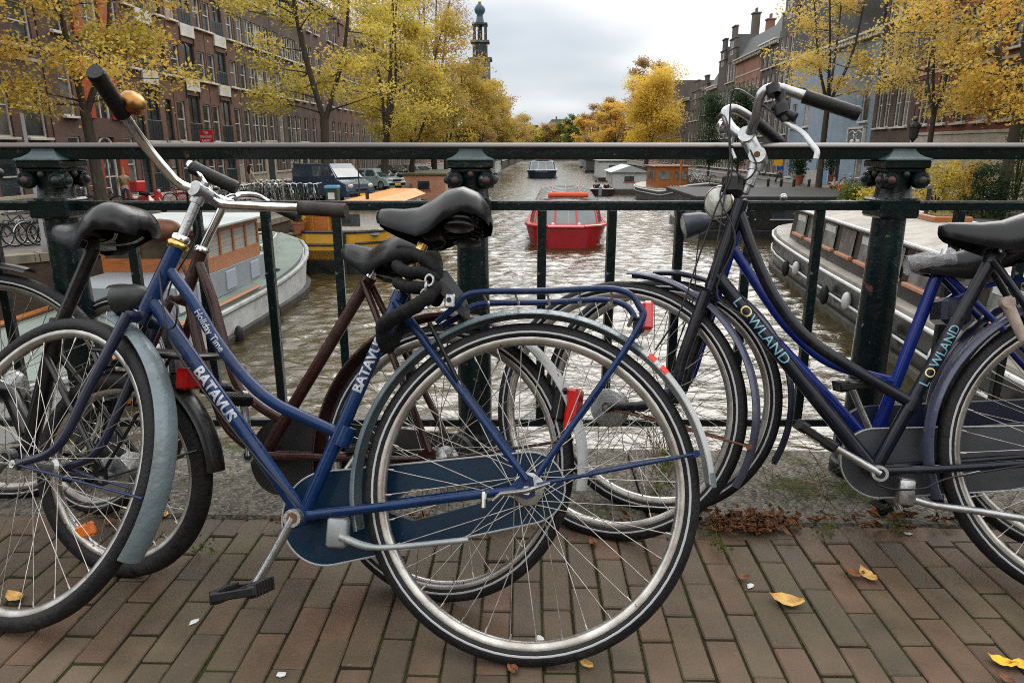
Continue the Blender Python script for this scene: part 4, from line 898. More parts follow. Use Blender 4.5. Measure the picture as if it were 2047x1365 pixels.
def quay(line, outx, name, side):
    pts = [Vector((p[0],p[1],0)) for p in line]
    g = G()
    for a, b in zip(pts, pts[1:]):
        g.add([(a.x,a.y,WZ-1.5),(b.x,b.y,WZ-1.5),(b.x,b.y,QZ-.12),(a.x,a.y,QZ-.12)], [(0,1,2,3) if side < 0 else (3,2,1,0)], False)
    q = tag(g.build('quay_wall', M_quaybrick, None, CM), kind='structure')
    for a, b in zip(pts, pts[1:]):
        d = (b-a); Ls = d.length; d.normalize(); n = Vector((d.y,-d.x,0))*(1 if side < 0 else -1); st = 0
        while st < Ls-.01 and a.y < 70:
            ln = min(1.25, Ls-st); p = a+d*(st+.006); e = a+d*(st+ln-.006)
            vs = []
            for zz in (QZ-.19, QZ+.03):
                for (w0, v) in ((.06,p),(.06,e),(-.42,e),(-.42,p)): u = v+n*w0; vs.append((u.x,u.y,zz))
            gg = G(); gg.add(vs, [(3,2,1,0),(4,5,6,7),(0,1,5,4),(1,2,6,5),(2,3,7,6),(3,0,4,7)], False); gg.build('coping_stone', M_cope, q)
            st += ln
            if p.y > 75: break
    g = G(); top = [(p.x,p.y,QZ) for p in pts]; far = [(outx,p.y,QZ) for p in pts]
    for i in range(len(pts)-1): g.add([top[i],top[i+1],far[i+1],far[i]], [(0,1,2,3) if side > 0 else (3,2,1,0)], False)
    return q, tag(g.build('street', M_paving, None, CM), kind='structure')
quay(left_line, -60, 'left', -1); quay(right_line, 60, 'right', 1)
# pavements in front of the houses (raised kerb), street ground out to the horizon
for x0, x1 in ((XFL, XFL+2.2), (XFR-2.4, XFR)):
    g = G(); g.box(x0, x1, 10, 345, QZ-.2, QZ+.12); tag(g.build('pavement', mat('pavement_slabs', (.19,.18,.165), (.14,.13,.12), scale=2, rough=.85, bump=.3), None, CM), kind='structure')
g = G(); g.box(-1500, 1500, -200, 3000, -6.2, -6.0); tag(g.build('ground', M_asph, None, None), kind='structure')
g = G(); g.box(-60, 60, 345, 700, -6, QZ); tag(g.build('far_ground', M_paving, None, CM), kind='structure')
# ramps from the bridge end down to the streets (out of the picture's middle)
for sgn in (-1,1):
    g = G(); x0, x1 = (-60,-13.9) if sgn < 0 else (13.9,60)
    g.add([(x0,-9,-.02),(x1,-9,-.02),(x1,2.2,-.02),(x0,2.2,-.02),(x0,9,QZ),(x1,9,QZ)], [(0,1,2,3),(3,2,5,4)] , False); tag(g.build('ramp', M_paving), kind='structure')
# ================================================================== canal houses
M_wframe = mat('white_window_paint', (.58,.56,.51), (.46,.44,.40), scale=2, rough=.5)
M_cream = mat('cream_stone', (.40,.36,.29), (.31,.28,.23), scale=1.6, rough=.75, bump=.3, bscale=18)
M_pane = glassmat('window_glass', (.022,.028,.033))
M_pane2 = glassmat('window_glass_curtain', (.085,.085,.08), .12)
M_pane3 = glassmat('window_glass_blind', (.20,.19,.175), .15)
M_dkwood = mat('dark_green_joinery', (.012,.02,.022), (.02,.028,.03), scale=3, rough=.45)
M_roof = mat('dark_roof_tiles', (.028,.031,.034), (.048,.05,.052), scale=6, rough=.6, bump=.7, bscale=9)
M_slate = mat('grey_slate', (.13,.13,.14), (.09,.09,.10), scale=5, rough=.6, bump=.4, bscale=10)
WIN = {}
def win_meshes(kind, w, h):
    key = (kind, round(w,2), round(h,2))
    if key in WIN: return WIN[key]
    f = G(); p = G(); s = G()
    fm, pm, sm = M_wframe, M_pane, M_wframe
    b = .075
    if kind in ('sash','sash2','plain','dark'):
        f.box(-w/2,-w/2+b,-.05,.03,0,h); f.box(w/2-b,w/2,-.05,.03,0,h); f.box(-w/2+b,w/2-b,-.05,.03,0,b); f.box(-w/2+b,w/2-b,-.05,.03,h-b,h)
        if kind != 'plain': f.box(-w/2+b,w/2-b,-.04,.02,h*.55-.03,h*.55+.03)
        if kind == 'sash2': f.box(-.025,.025,-.045,.015,b,h*.55-.03); f.box(-.025,.025,-.045,.015,h*.55+.03,h-b)
        p.box(-w/2+.02,w/2-.02,-.035,-.025,.02,h-.02); s.cbox(-w/2-.10,w/2+.10,-.06,.20,-.11,-.004,.012)
        if kind == 'dark': fm = M_dkwood
    elif kind == 'hoist':       # tall loading doors with a low panel, white lintel board under it
        f.box(-w/2,-w/2+.1,-.05,.03,h*.40,h); f.box(w/2-.1,w/2,-.05,.03,h*.40,h); f.box(-w/2+.1,w/2-.1,-.05,.03,h-.1,h); f.box(-.04,.04,-.05,.02,h*.42,h-.1); f.cbox(-w/2-.06,w/2+.06,-.03,.14,0,h*.40,.02)
        for k in range(4): f.box(-w/2+.1+k*w*.21, -w/2+.13+k*w*.21, .139,.152,.05,h*.37)
        p.box(-w/2+.02,w/2-.02,-.035,-.025,h*.40,h-.02); s.cbox(-w/2-.12,w/2+.12,-.03,.10,-.72,-.02,.01); fm = M_dkwood
    elif kind == 'shutter':     # arched opening between big orange-red shutters
        n = 10; arc = [(-w/2,0),(w/2,0)]+[(w/2*math.cos(PI*k/n), h-w/2+w/2*math.sin(PI*k/n)) for k in range(n+1)]
        f.tube([(x,.0,z) for x, z in arc[2:]]+[(-w/2,.0,0)], .07, 6); f.tube([(w/2,0,h-w/2),(w/2,0,0)], .07, 6); f.box(-.035,.035,-.04,.02,0,h*.7); f.box(-w/2,w/2,-.04,.02,h*.35,h*.35+.07)
        p.prism(arc, -.05,-.03); s.cbox(-.34,.34,-.02,.10,-.05,h*.92,.02); sm = MATS['orange_shutter']
    WIN[key] = (f.mesh('window', fm), p.mesh('pane', pm), s.mesh('shutter' if kind == 'shutter' else ('lintel_board' if kind == 'hoist' else 'sill'), sm))
    return WIN[key]
mat('orange_shutter', (.36,.055,.022), (.28,.042,.018), scale=3, rough=.55)
def house(side, y0, y1, top, cols, floors, wallm, label, xoff=0.0, roof='flat', kinds=None, cornice=None, anchors=False, base=None, rise=4.0, depth=9, bands=None, skip=(), group='canal houses', name='canal_house', chim=0, door=None, trim=None):
    W = y1-y0; xf = XFL+xoff if side < 0 else XFR+xoff
    M = (Matrix(((0,1,0,xf),(-1,0,0,y1),(0,0,1,QZ),(0,0,0,1))) if side < 0 else Matrix(((0,-1,0,xf),(1,0,0,y0),(0,0,1,QZ),(0,0,0,1))))
    root = empty(name, CM @ M, label, 'house', group)
    ops = []
    for fi, (z, h) in enumerate(floors):
        for ci, (u, w, k) in enumerate(cols):
            if (fi, ci) in skip: continue
            kk = k if not kinds or (fi,ci) not in kinds else kinds[(fi,ci)]
            if kk is None: continue
            ops.append((u*W-w/2, u*W+w/2, z, z+(h*1.18 if kk == 'hoist' else h), kk))
    us = sorted({0.0, W}|{o[0] for o in ops}|{o[1] for o in ops}); zs = sorted({0.0, top}|{o[2] for o in ops}|{o[3] for o in ops})
    g = G()
    for i in range(len(us)-1):
        for j in range(len(zs)-1):
            um, zm = (us[i]+us[i+1])/2, (zs[j]+zs[j+1])/2
            if any(o[0] < um < o[1] and o[2] < zm < o[3] for o in ops): continue
            g.add([(us[i],0,zs[j]),(us[i+1],0,zs[j]),(us[i+1],0,zs[j+1]),(us[i],0,zs[j+1])], [(3,2,1,0)], False)
    for (a, b, c, d, k) in ops:
        D_ = .22; q = [(a,c),(b,c),(b,d),(a,d)]
        for (p0, p1) in zip(q, q[1:]+q[:1]):
            g.add([(p0[0],0,p0[1]),(p1[0],0,p1[1]),(p1[0],-D_,p1[1]),(p0[0],-D_,p0[1])], [(3,2,1,0)], False)
    g.add([(0,-.25,0),(W,-.25,0),(W,-.25,top),(0,-.25,top)], [(3,2,1,0)], False)
    g.add([(0,0,0),(0,-depth,0),(0,-depth,top),(0,0,top)], [(3,2,1,0)], False); g.add([(W,0,0),(W,-depth,0),(W,-depth,top),(W,0,top)], [(0,1,2,3)], False); g.add([(0,-depth,0),(W,-depth,0),(W,-depth,top),(0,-depth,top)], [(0,1,2,3)], False)
    g.build('wall', wallm, root)
    for (a, b, c, d, k) in ops:
        fm, pm, sm = win_meshes(k, b-a, d-c)
        wn = link('window', fm, root, T((a+b)/2, -.12, c)); pn = link('pane', pm, wn)
        rv = random.random()
        if rv < .42 and pm.materials[0] == M_pane: pn.material_slots[0].link = 'OBJECT'; pn.material_slots[0].material = M_pane2 if rv < .28 else M_pane3
        if k == 'shutter':
            for sx in (-1,1): link('shutter', sm, root, T((a+b)/2+sx*((b-a)/2+.41), .021, c))
        else: link(sm.name.split('.')[0], sm, wn, T(0,.12,0))
    tr = trim or M_wframe
    if base:
        g = G(); g.cbox(-.02, W+.02, 0, .06, 0, base, .01); g.cbox(-.03,W+.03,.0,.13,base,base+.16,.02); g.build('plinth', M_cream, root)
    if bands:
        for z in bands:
            g = G(); zz = sorted((o[0],o[1]) for o in ops if o[2] < z+.06 and o[3] > z); u = 0.0
            for (a, b) in zz+[(W,W)]:
                if a-u > .05: g = G(); g.box(u, a, .003, .05, z, z+.14); g.build('stone_band', M_cream, root)
                u = b
    if anchors:
        for (z, h) in floors[1:]:
            for ci in range(len(cols)-1):
                um = (cols[ci][0]+cols[ci+1][0])/2*W; g = G(); g.box(um-.03,um+.03,.004,.06,z-1.15,z-.25); g.build('wall_anchor', M_dkwood, root)
    if cornice:
        g = G(); g.cbox(-.1,W+.1,0,.35,top-.35,top-.05,.04); g.cbox(-.16,W+.16,0,.5,top-.07,top+.08,.03)
        for k in range(int(W/.6)): g.box(.2+k*.6,.32+k*.6,.0,.42,top-.34,top-.10)
        g.build('cornice', cornice, root)
    if roof == 'flat':
        g = G(); g.box(0,W,-depth,-.0,top-.02,top+.05); g.build('roof', M_roof, root)
    elif roof == 'mansard':
        g = G(); g.loft([[(-.05,.05,top),(W+.05,.05,top),(W+.05,-depth,top),(-.05,-depth,top)],[(.3,-rise*.55,top+rise),(W-.3,-rise*.55,top+rise),(W-.3,-depth+1,top+rise),(.3,-depth+1,top+rise)]], smooth=False); g.build('roof', M_roof, root)
    elif roof == 'gable':      # stepped neck gable facing the canal
        for (a, b, zz) in ((.08,.92,rise*.35),(.2,.8,rise*.65),(.33,.67,rise)):
            g = G(); g.box(W*a,W*b,-.35,0.004*a,top,top+zz); g.cbox(W*a-.08,W*b+.08,-.40,.10,top+zz,top+zz+.16,.02); g.build('gable_step', wallm, root)
        g = G(); g.prism([(0,top),(W,top),(W/2,top+rise*.8)], -depth, -.36); g.build('roof', M_roof, root)
        fm, pm, sm = win_meshes('sash', 1.0, 1.5); wn = link('window', fm, root, T(W/2,.03,top+rise*.18)); link('pane', pm, wn)
    elif roof == 'hip':
        g = G(); g.prism([(-.1,top),(W+.1,top),(W-1.2,top+rise),(1.2,top+rise)], -depth, .1); g.build('roof', M_roof, root)
    for k in range(chim):
        u = W*(.2+.6*k/max(1,chim-1)) if chim > 1 else W*.75
        g = G(); g.box(u-.45,u+.45,-3.2,-2.4,top,top+rise+1.6); g.cbox(u-.55,u+.55,-3.3,-2.3,top+rise+1.6,top+rise+1.8,.03)
        for q in (-.2,.2): g.cyl((u+q,-2.8,top+rise+1.8),(u+q,-2.8,top+rise+2.3),.12,8)
        g.build('chimney', wallm, root)
    if door is not None:
        g = G(); u = door*W; g.cbox(u-1.0,u+1.0,.004,.16,0,3.1,.03); g.cbox(u-1.2,u+1.2,.0,.36,3.1,3.4,.03); g.build('door_case', M_cream, root); g = G(); g.cbox(u-.6,u+.6,.155,.19,.25,2.6,.02); g.build('door', M_dkwood, root)
    return root
M_brA = brickwall('brown_brick', (0.156,0.081,0.056), (0.116,0.065,0.047), (0.125,0.095,0.074))
M_brB = brickwall('purple_brown_brick', (0.129,0.073,0.062), (0.095,0.059,0.052), (0.103,0.081,0.067))
M_brC = brickwall('grey_brown_brick', (0.112,0.081,0.063), (0.084,0.063,0.052), (0.092,0.076,0.062))
M_brR = brickwall('red_brick', (.19,.062,.043), (.15,.05,.038), (.13,.09,.07))
M_brP = brickwall('pinkish_brick', (0.264,0.128,0.090), (0.211,0.104,0.074), (0.211,0.146,0.112))
M_brG = brickwall('taupe_brick', (.125,.102,.085), (.095,.078,.066), (.105,.092,.08))
M_brT = brickwall('dark_taupe_brick', (.088,.072,.062), (.066,.055,.049), (.078,.07,.062))
M_bluepaint = mat('grey_blue_render', (.22,.28,.345), (.18,.235,.295), scale=1.2, rough=.7, bump=.15, bscale=30)
M_darkpaint = mat('dark_stone_paint', (.10,.09,.085), (.075,.07,.066), scale=1.5, rough=.7)
Fl = [(0.35,2.3),(3.2,2.3),(6.9,1.75),(10.0,1.75),(13.1,1.6)]
# left row, near to far
house(-1, 19.5, 31.4, 16, [(.08,1.3,'sash'),(.25,1.3,'sash'),(.42,1.3,'sash'),(.60,1.3,'sash'),(.78,1.3,'sash'),(.93,1.1,'dark')], Fl, M_brB, 'purple brick house with pale plinth at the far left behind the yellow tree', base=.7, bands=[2.85,6.3,9.5], cornice=M_wframe)
house(-1, 31.5, 38.0, 16, [(.13,.9,'sash'),(.42,1.25,'shutter'),(.80,.9,'sash')], [(.3,3.0),(4.2,2.9),(7.8,2.7),(11.4,2.4)], M_brB, 'warehouse house with a column of arched openings between orange-red shutters', cornice=M_wframe)
house(-1, 38.1, 42.3, 17, [(.16,.8,'dark'),(.55,1.35,'hoist'),(.88,.8,'dark')], Fl, M_brA, 'narrow brown warehouse with dark hoist doors next to the shuttered house', anchors=True)
house(-1, 42.4, 47.0, 17, [(.14,1.0,'sash'),(.48,1.45,'hoist'),(.85,1.0,'sash')], Fl, M_brA, 'narrow brown warehouse with dark hoist doors above the red hanging sign', anchors=True)
house(-1, 47.1, 51.7, 17, [(.15,1.0,'sash'),(.54,1.45,'hoist'),(.87,1.0,'sash')], Fl, M_brA, 'narrow brown warehouse with white lintel boards, third of the warehouse row', anchors=True)
house(-1, 51.8, 58.4, 16, [(.14,.95,'sash'),(.38,1.35,'sash2'),(.62,1.35,'sash2'),(.87,.95,'sash')], Fl, M_brC, 'grey brown house with tall white sash windows and cream door case', cornice=M_wframe, door=.35, base=.9)
house(-1, 58.5, 66.5, 15, [(.12,1.0,'sash'),(.36,1.1,'sash'),(.5,1.1,'sash'),(.64,1.1,'sash'),(.88,1.0,'sash')], Fl, M_brC, 'grey brown house with five close windows in each storey behind the van', cornice=M_wframe, door=.3, base=.9)
house(-1, 66.6, 77.5, 16, [(.12,1.05,'sash'),(.32,1.05,'sash'),(.68,1.05,'sash'),(.88,1.05,'sash')], Fl, M_brB, 'purple brown house with paired sash windows behind the second quay tree', cornice=M_wframe, door=.5)
names_l = ['narrow brown gabled house', 'broad brown house with white cornice', 'purple brick gabled house', 'grey brown house with red ground floor banner', 'brown house far along the left quay', 'dark gabled house far along the left quay', 'pale corniced house near the left canal end', 'last brown house of the left row']
yy = 77.6
for k, nm in enumerate(names_l):
    W = [7,9,6.5,8,12,10,16,30][k]; y1 = yy+W
    house(-1, yy, y1, [14,15,14.5,13,15,13,14,13][k], [(.15,1.1,'sash'),(.5,1.1,'sash'),(.85,1.1,'sash')], Fl[:4], [M_brA,M_brC,M_brB,M_brC,M_brA,M_brB,M_brP,M_brA][k], nm+' seen between the trees', roof='gable' if k in (0,2,5) else 'flat', cornice=None if k in (0,2,5) else M_wframe)
    yy = y1+.1
# red banners on a house behind the trees
# right row
FR = [(0.5,2.6),(4.1,2.6),(7.4,2.5),(10.6,2.3),(13.6,1.9)]
house(1, 25.5, 35.6, 17, [(.1,1.25,'sash2'),(.26,1.25,'sash2'),(.42,1.25,'sash2'),(.58,1.25,'sash2'),(.74,1.25,'sash2'),(.9,1.25,'sash2')], FR, M_brR, 'red brick house with white stone bands at the right edge', bands=[4.5,5.3,6.1,6.9,7.9,8.7,9.5,11,11.9,14,14.8], base=3.5, cornice=M_cream)
house(1, 35.7, 45.4, 17, [(.1,1.2,'sash2'),(.3,1.2,'sash2'),(.5,1.2,'sash2'),(.7,1.2,'sash2'),(.9,1.2,'sash2')], FR, M_brR, 'red brick house with white bands and cream shop front beside the grey brown house', bands=[4.5,5.3,6.1,6.9,7.9,8.7,9.5,11,11.9,14,14.8], base=3.5, cornice=M_cream)
house(1, 45.5, 51.0, 17, [(.2,.8,'sash2'),(.4,.8,'sash2'),(.66,.8,'sash2'),(.86,.8,'sash2')], FR, M_brC, 'dark grey brown house with paired white windows beside the blue house', cornice=M_darkpaint, chim=1, rise=2)
house(1, 51.1, 68.5, 10.4, [(.08,1.2,'plain'),(.30,1.2,'plain'),(.5,1.4,'plain'),(.74,1.2,'plain'),(.92,1.2,'plain')], [(.3,2.6),(4.6,2.0)], M_bluepaint, 'grey blue painted house with a steep black tiled roof', roof='hip', rise=6.5, cornice=M_wframe, skip=[(1,1),(1,2)])
house(1, 68.6, 73.6, 13.6, [(.2,1.0,'sash2'),(.5,1.0,'sash2'),(.8,1.0,'sash2')], FR[:4], M_brG, 'tall brown gabled house with white windows beyond the blue house', roof='gable', rise=4.0, chim=1)
house(1, 73.7, 79.0, 13.0, [(.2,.95,'sash2'),(.5,.95,'sash2'),(.8,.95,'sash2')], FR[:4], M_brT, 'narrow warm brown house with grey mansard next to the tall gabled house', roof='mansard', rise=2.8, cornice=M_wframe, chim=1)
house(1, 79.1, 89.5, 12.7, [(.09,.9,'sash'),(.25,1.1,'sash2'),(.42,1.1,'sash2'),(.58,1.1,'sash2'),(.75,1.1,'sash2'),(.91,.9,'sash')], [(.5,2.6),(4.1,2.6),(7.6,2.5)], M_brP, 'pink and white striped house with grey mansard roof', bands=[3.4,4.4,4.9,5.4,5.9,6.9,7.9,8.4,8.9,9.4,10.8], roof='mansard', rise=2.4, cornice=M_cream, chim=1)
house(1, 89.6, 94.2, 13.0, [(.2,1.0,'sash2'),(.5,1.0,'sash2'),(.8,1.0,'sash2')], FR[:4], M_brG, 'narrow brown house with stepped gable and tall chimney', roof='gable', rise=3.8, chim=1)
house(1, 94.3, 98.6, 12.2, [(.22,.95,'sash2'),(.5,.95,'sash2'),(.78,.95,'sash2')], FR[:3], M_brT, 'slim dark gabled house with white trim beside the chimney house', roof='gable', rise=3.8)
house(1, 98.7, 103.4, 10.8, [(.22,.95,'sash2'),(.5,.95,'sash2'),(.78,.95,'sash2')], FR[:3], M_brG, 'grey brown house with white cornice right of the golden tree', cornice=M_wframe, roof='mansard', rise=2)
house(1, 103.5, 108.0, 9.6, [(.22,.95,'sash2'),(.5,.95,'sash2'),(.78,.95,'sash2')], FR[:3], M_brT, 'low brown gabled house just right of the golden tree', roof='gable', rise=3.0)
names_r = ['grey gabled house', 'tall flat-roofed brick house', 'brown corniced house', 'long pale brick house', 'far brown house', 'last brick house of the right row']
yy = 108.1
for k, nm in enumerate(names_r):
    W = [9,16,14,22,34,50][k]; y1 = yy+W
    house(1, yy, y1, [8.5,10.5,14.5,11,12,11][k], [(.12,1.2,'sash'),(.37,1.2,'sash'),(.63,1.2,'sash'),(.88,1.2,'sash')], Fl[:3] if k != 2 else Fl, [M_brG,M_brT,M_brG,M_brP,M_brT,M_brG][k], nm+' behind the far right trees', roof='gable' if k == 0 else 'flat', cornice=None if k == 0 else M_cream)
    yy = y1+.1
# houses closing the view at the canal's bend
for k in range(7):
    x0 = -42+k*13.5; ht_ = [15,17,14,16.5,15,17,15][k]
    root = empty('canal_house', CM @ T(x0, 372+(k%3)*6, QZ), 'distant house closing the canal view, number %s from the left' % ['one','two','three','four','five','six','seven'][k], 'house', 'canal houses')
    g = G(); g.box(0,12.5,0,9,0,ht_-3); g.build('wall', [M_brA,M_brC,M_brP][k%3], root)
    g = G(); g.prism([(-.2,ht_-3),(12.7,ht_-3),(9.5,ht_+1),(3,ht_+1)], -.2, 9.2); g.build('roof', M_slate if k%2 else M_roof, root)
    for fz in (1.5,5.0):
        for u in (1.6,4.6,7.6,10.6):
            g = G(); g.box(u-.6,u+.6,-.06,-.01,fz,fz+2.2); g.build('window', M_pane, root)
            g = G(); g.box(u-.7,u+.7,-.05,-.005,fz-.12,fz); g.build('sill', M_wframe, root)
    g = G(); g.box(5,5.8,2,2.8,ht_,ht_+2.4); g.build('chimney', M_brC, root)
# ---- church tower far off
tw = empty('church_tower', T(-18.6, 440, QZ) @ S3(1.3,1.3,1.0), 'tall stone and brick church tower with blue crown above the left trees', 'tower')
M_tb = mat('tower_brick', (.085,.058,.048), (.066,.05,.044), scale=.3, rough=.9); M_ts = mat('tower_stone', (.12,.118,.112), (.09,.09,.088), scale=.3, rough=.85); M_lead = mat('tower_lead_blue', (.030,.038,.042), (.035,.038,.04), scale=.4, rough=.6); M_crown = mat('crown_blue', (.035,.075,.095), rough=.4); M_goldleaf = mat('gold_leaf', (.7,.5,.15), rough=.3, metal=.8)
def tier(nm, h0, z0, h1, z1, m): g = G(); g.loft([[(-h0,-h0,z0),(h0,-h0,z0),(h0,h0,z0),(-h0,h0,z0)],[(-h1,-h1,z1),(h1,-h1,z1),(h1,h1,z1),(-h1,h1,z1)]], smooth=False); return g.build(nm, m, tw)
tier('shaft', 5.4,0,5.2,39, M_tb); tier('gallery', 6.2,39,6.2,40.2, M_ts)
b1 = tier('belfry', 4.5,40.2,4.4,53, M_ts); tier('cornice', 5.3,53,5.3,54.2, M_ts); b2 = tier('lantern', 3.3,54.2,3.2,62.5, M_lead); tier('cornice', 4.2,62.5,4.2,63.6, M_ts)
for (hh, z0, z1) in ((2.5,63.6,72.0),):
    for sx in (-1,1):
        for sy in (-1,1): g = G(); g.box(sx*hh-.55,sx*hh+.55,sy*hh-.55,sy*hh+.55,z0,z1); g.build('column', M_lead, tw)
    g = G(); g.box(-1.0,1.0,-1.0,1.0,z0,z1); g.build('core', M_lead, tw)
tier('cornice', 3.4,72,3.4,73, M_lead); g = G(); g.lathe([(2.2,73),(1.5,76),(1.3,77.5),(2.2,79),(2.5,80.5),(2.1,82),(.9,83.5),(.5,84.2)], 14); g.build('crown', M_crown, tw)
g = G(); g.ball((0,0,84.6),.8,10,8); g.cyl((0,0,85),(0,0,88.5),.10,6); g.box(-.5,.5,-.06,.06,87,87.2); g.build('finial', M_goldleaf, tw)
for z, w_, hh in ((43,1.3,7.5),(56,1.0,4.5),(28,1.0,5)):
    for sx in (-1.6,1.6) if z != 28 else (0,):
        d = {43:4.52,56:3.32,28:5.3}[z]; g = G(); g.box(sx-w_/2,sx+w_/2,-d-.05,-d+.1,z,z+hh); g.build('louvre', M_dkwood, tw)
g = G(); g.lathe([(2.0,-.1),(2.0,.1)],20, T(0,-4.6,51) @ RX(PI/2)); g.build('clock_face', M_crown, tw)
# ---- signs on the fronts
def flat_text(txt, size, m, parent, M, bold=0.0):
    vs, fs, xa, xb, ya, yb = text_geo(txt, size, bold); g = G(); g.add([(v.x-(xa+xb)/2, 0, v.y-(ya+yb)/2) for v in vs], fs, False); return g.build('lettering', m, parent, M)
p = cw(XFL+1.4, 43.0, 1.75); sg = empty('hanging_sign', T(*p) @ S3(.55,.55,.72), 'red hanging restaurant sign with three lines of pale lettering', 'sign')
g = G(); g.cbox(-.75,.75,-.05,.05,-.55,.55,.02); g.build('board', mat('red_signboard', (.42,.02,.02), rough=.5), sg); g = G(); g.cyl((-1.4,0,.62),(.8,0,.62),.03,8); g.build('bracket', M_dkwood, sg)
for t, z in (('THE',.32),('PANCAKE',.0),('BAKERY',-.32)): flat_text(t, .27, MATS['white_window_paint'], sg, T(0,-.056,z), .006)
p = cw(XFR-.3, 53.2, 1.9); sg = empty('gable_stone', CM @ T(XFR, 53.2, 1.7) @ RZ(-PI/2), 'white framed relief panel on the blue house front', 'sign')
g = G(); g.box(-1.25,1.25,-.12,-.02,-.75,.75); g.build('panel', mat('slate_panel', (.10,.12,.14), rough=.6), sg)
g = G()
for (a,b,c,d) in ((-1.35,1.35,.72,.86),(-1.35,1.35,-.86,-.72),(-1.35,-1.22,-.86,.86),(1.22,1.35,-.86,.86)): g.box(a,b,-.2,-.015,c,d)
g.build('frame', M_wframe, sg)
for sx in (-.5,.5):
    g = G(); g.ball((sx,-.14,-.15),.26,12,8,(1.3,.3,.7)); g.tube(spline([(sx+.25*(1 if sx<0 else -1),-.14,-.05),(sx+.32*(1 if sx<0 else -1),-.14,.2),(sx+.15*(1 if sx<0 else -1),-.14,.35)],4),.05,8); g.build('carving', M_wframe, sg)
g = G(); g.tube(spline([(-1,-.13,.45),(-.5,-.13,.6),(0,-.13,.42),(.5,-.13,.6),(1,-.13,.45)],6),.05,8); g.build('carving', M_wframe, sg)
for k, (yb_, zb) in enumerate(((103.0,4.6),(112.0,4.6))):
    g = G(); g.box(-.06,.06,-.45,.45,-2.2,2.2); tag(g.build('banner', mat('red_banner', (.55,.03,.02), rough=.7), None, CM @ T(XFL+.6,yb_,zb-1)), 'red vertical banner on a house front, %s of the two' % ['nearer','farther'][k], 'banner', 'red banners')
# ================================================================== trees
M_bark = mat('elm_bark', (.060,.050,.036), (.035,.030,.024), scale=5, rough=.95, bump=.9, bscale=14, stretch=(2.5,2.5,.5), chips=[((.075,.085,.04), 2.5, .6)])
def leaf_mat(name, cols, rough=.55):
    m = bpy.data.materials.new(name); m.use_nodes = True; nt = m.node_tree; N = nt.nodes; L = nt.links; b = N['Principled BSDF']; out = N['Material Output']
    at = N.new('ShaderNodeAttribute'); at.attribute_name = 'leafrnd'; at.attribute_type = 'GEOMETRY'
    rp = N.new('ShaderNodeValToRGB'); cr = rp.color_ramp
    cr.elements[0].color = (*cols[0],1); cr.elements[1].color = (*cols[-1],1)
    for i, c in enumerate(cols[1:-1]): e = cr.elements.new((i+1)/(len(cols)-1)); e.color = (*c,1)
    L.new(at.outputs['Fac'], rp.inputs[0]); L.new(rp.outputs[0], b.inputs['Base Color']); b.inputs['Roughness'].default_value = rough; b.inputs['Specular IOR Level'].default_value = .3
    tr = N.new('ShaderNodeBsdfTranslucent'); L.new(rp.outputs[0], tr.inputs[0]); ms = N.new('ShaderNodeMixShader'); ms.inputs[0].default_value = .48; L.new(b.outputs[0], ms.inputs[1]); L.new(tr.outputs[0], ms.inputs[2]); L.new(ms.outputs[0], out.inputs[0])
    return m
LM_gold = leaf_mat('golden_leaves', [(0.219,0.251,0.059),(0.447,0.370,0.078),(0.688,0.489,0.098),(0.747,0.516,0.100),(0.735,0.383,0.084)])
LM_olive = leaf_mat('olive_yellow_leaves', [(0.243,0.230,0.051),(0.410,0.358,0.070),(0.589,0.474,0.090),(0.717,0.563,0.109),(0.666,0.448,0.090)])
LM_olive2 = leaf_mat('olive_brown_leaves', [(0.205,0.186,0.045),(0.333,0.275,0.058),(0.474,0.352,0.064),(0.563,0.371,0.070),(0.486,0.269,0.058)])
LM_yellow = leaf_mat('bright_yellow_leaves', [(0.468,0.347,0.063),(0.674,0.465,0.081),(0.749,0.541,0.091),(0.747,0.516,0.089)])
LM_orange = leaf_mat('amber_leaves', [(0.370,0.283,0.064),(0.613,0.426,0.087),(0.743,0.468,0.094),(0.733,0.360,0.079)])
LM_yellowish = leaf_mat('pale_amber_leaves', [(0.374,0.319,0.088),(0.570,0.449,0.118),(0.739,0.541,0.145),(0.752,0.565,0.141),(0.739,0.421,0.112)])
LM_brown = leaf_mat('brown_sparse_leaves', [(0.282,0.218,0.115),(0.397,0.256,0.115),(0.461,0.269,0.102)])
LM_green = leaf_mat('dark_green_leaves', [(.022,.045,.018),(.035,.07,.025),(.05,.095,.03)])
LM_mid = leaf_mat('mid_green_leaves', [(.06,.10,.02),(.10,.14,.025),(.20,.20,.03)])
def leaves_mesh(name, centers, per, spread, size, m, rng, flat=.35, rnd_bias=None, droop=.0):
    C = np.repeat(np.asarray(centers), per, axis=0); n = len(C)
    off = rng.normal(0, 1, (n,3))*np.array([spread, spread, spread*flat]); P = C+off; P[:,2] -= droop*(off[:,0]**2+off[:,1]**2)
    nrm = rng.normal(0,1,(n,3))+np.array([0,0,1.1]); nrm /= np.linalg.norm(nrm,axis=1)[:,None]
    t = np.cross(nrm, rng.normal(0,1,(n,3))); t /= np.linalg.norm(t,axis=1)[:,None]; b = np.cross(nrm,t)
    s = size*(.65+.7*rng.random(n))[:,None]
    V = np.stack([P-t*s*.62, P+b*s*.34-t*s*.06+nrm*s*.07, P+t*s*.62, P-b*s*.34-t*s*.06+nrm*s*.07], 1).reshape(-1,3)
    F = np.arange(4*n).reshape(n,4); me = np_mesh(name, V, F, m, False)
    cr = np.repeat(rng.random(len(centers)), per); r = np.clip(.62*cr+.38*rng.random(n), 0, 1)
    if rnd_bias is not None: r = np.clip(r+rnd_bias(P), 0, 1)
    a = me.attributes.new('leafrnd', 'FLOAT', 'FACE'); a.data.foreach_set('value', r.astype(np.float32)); return me
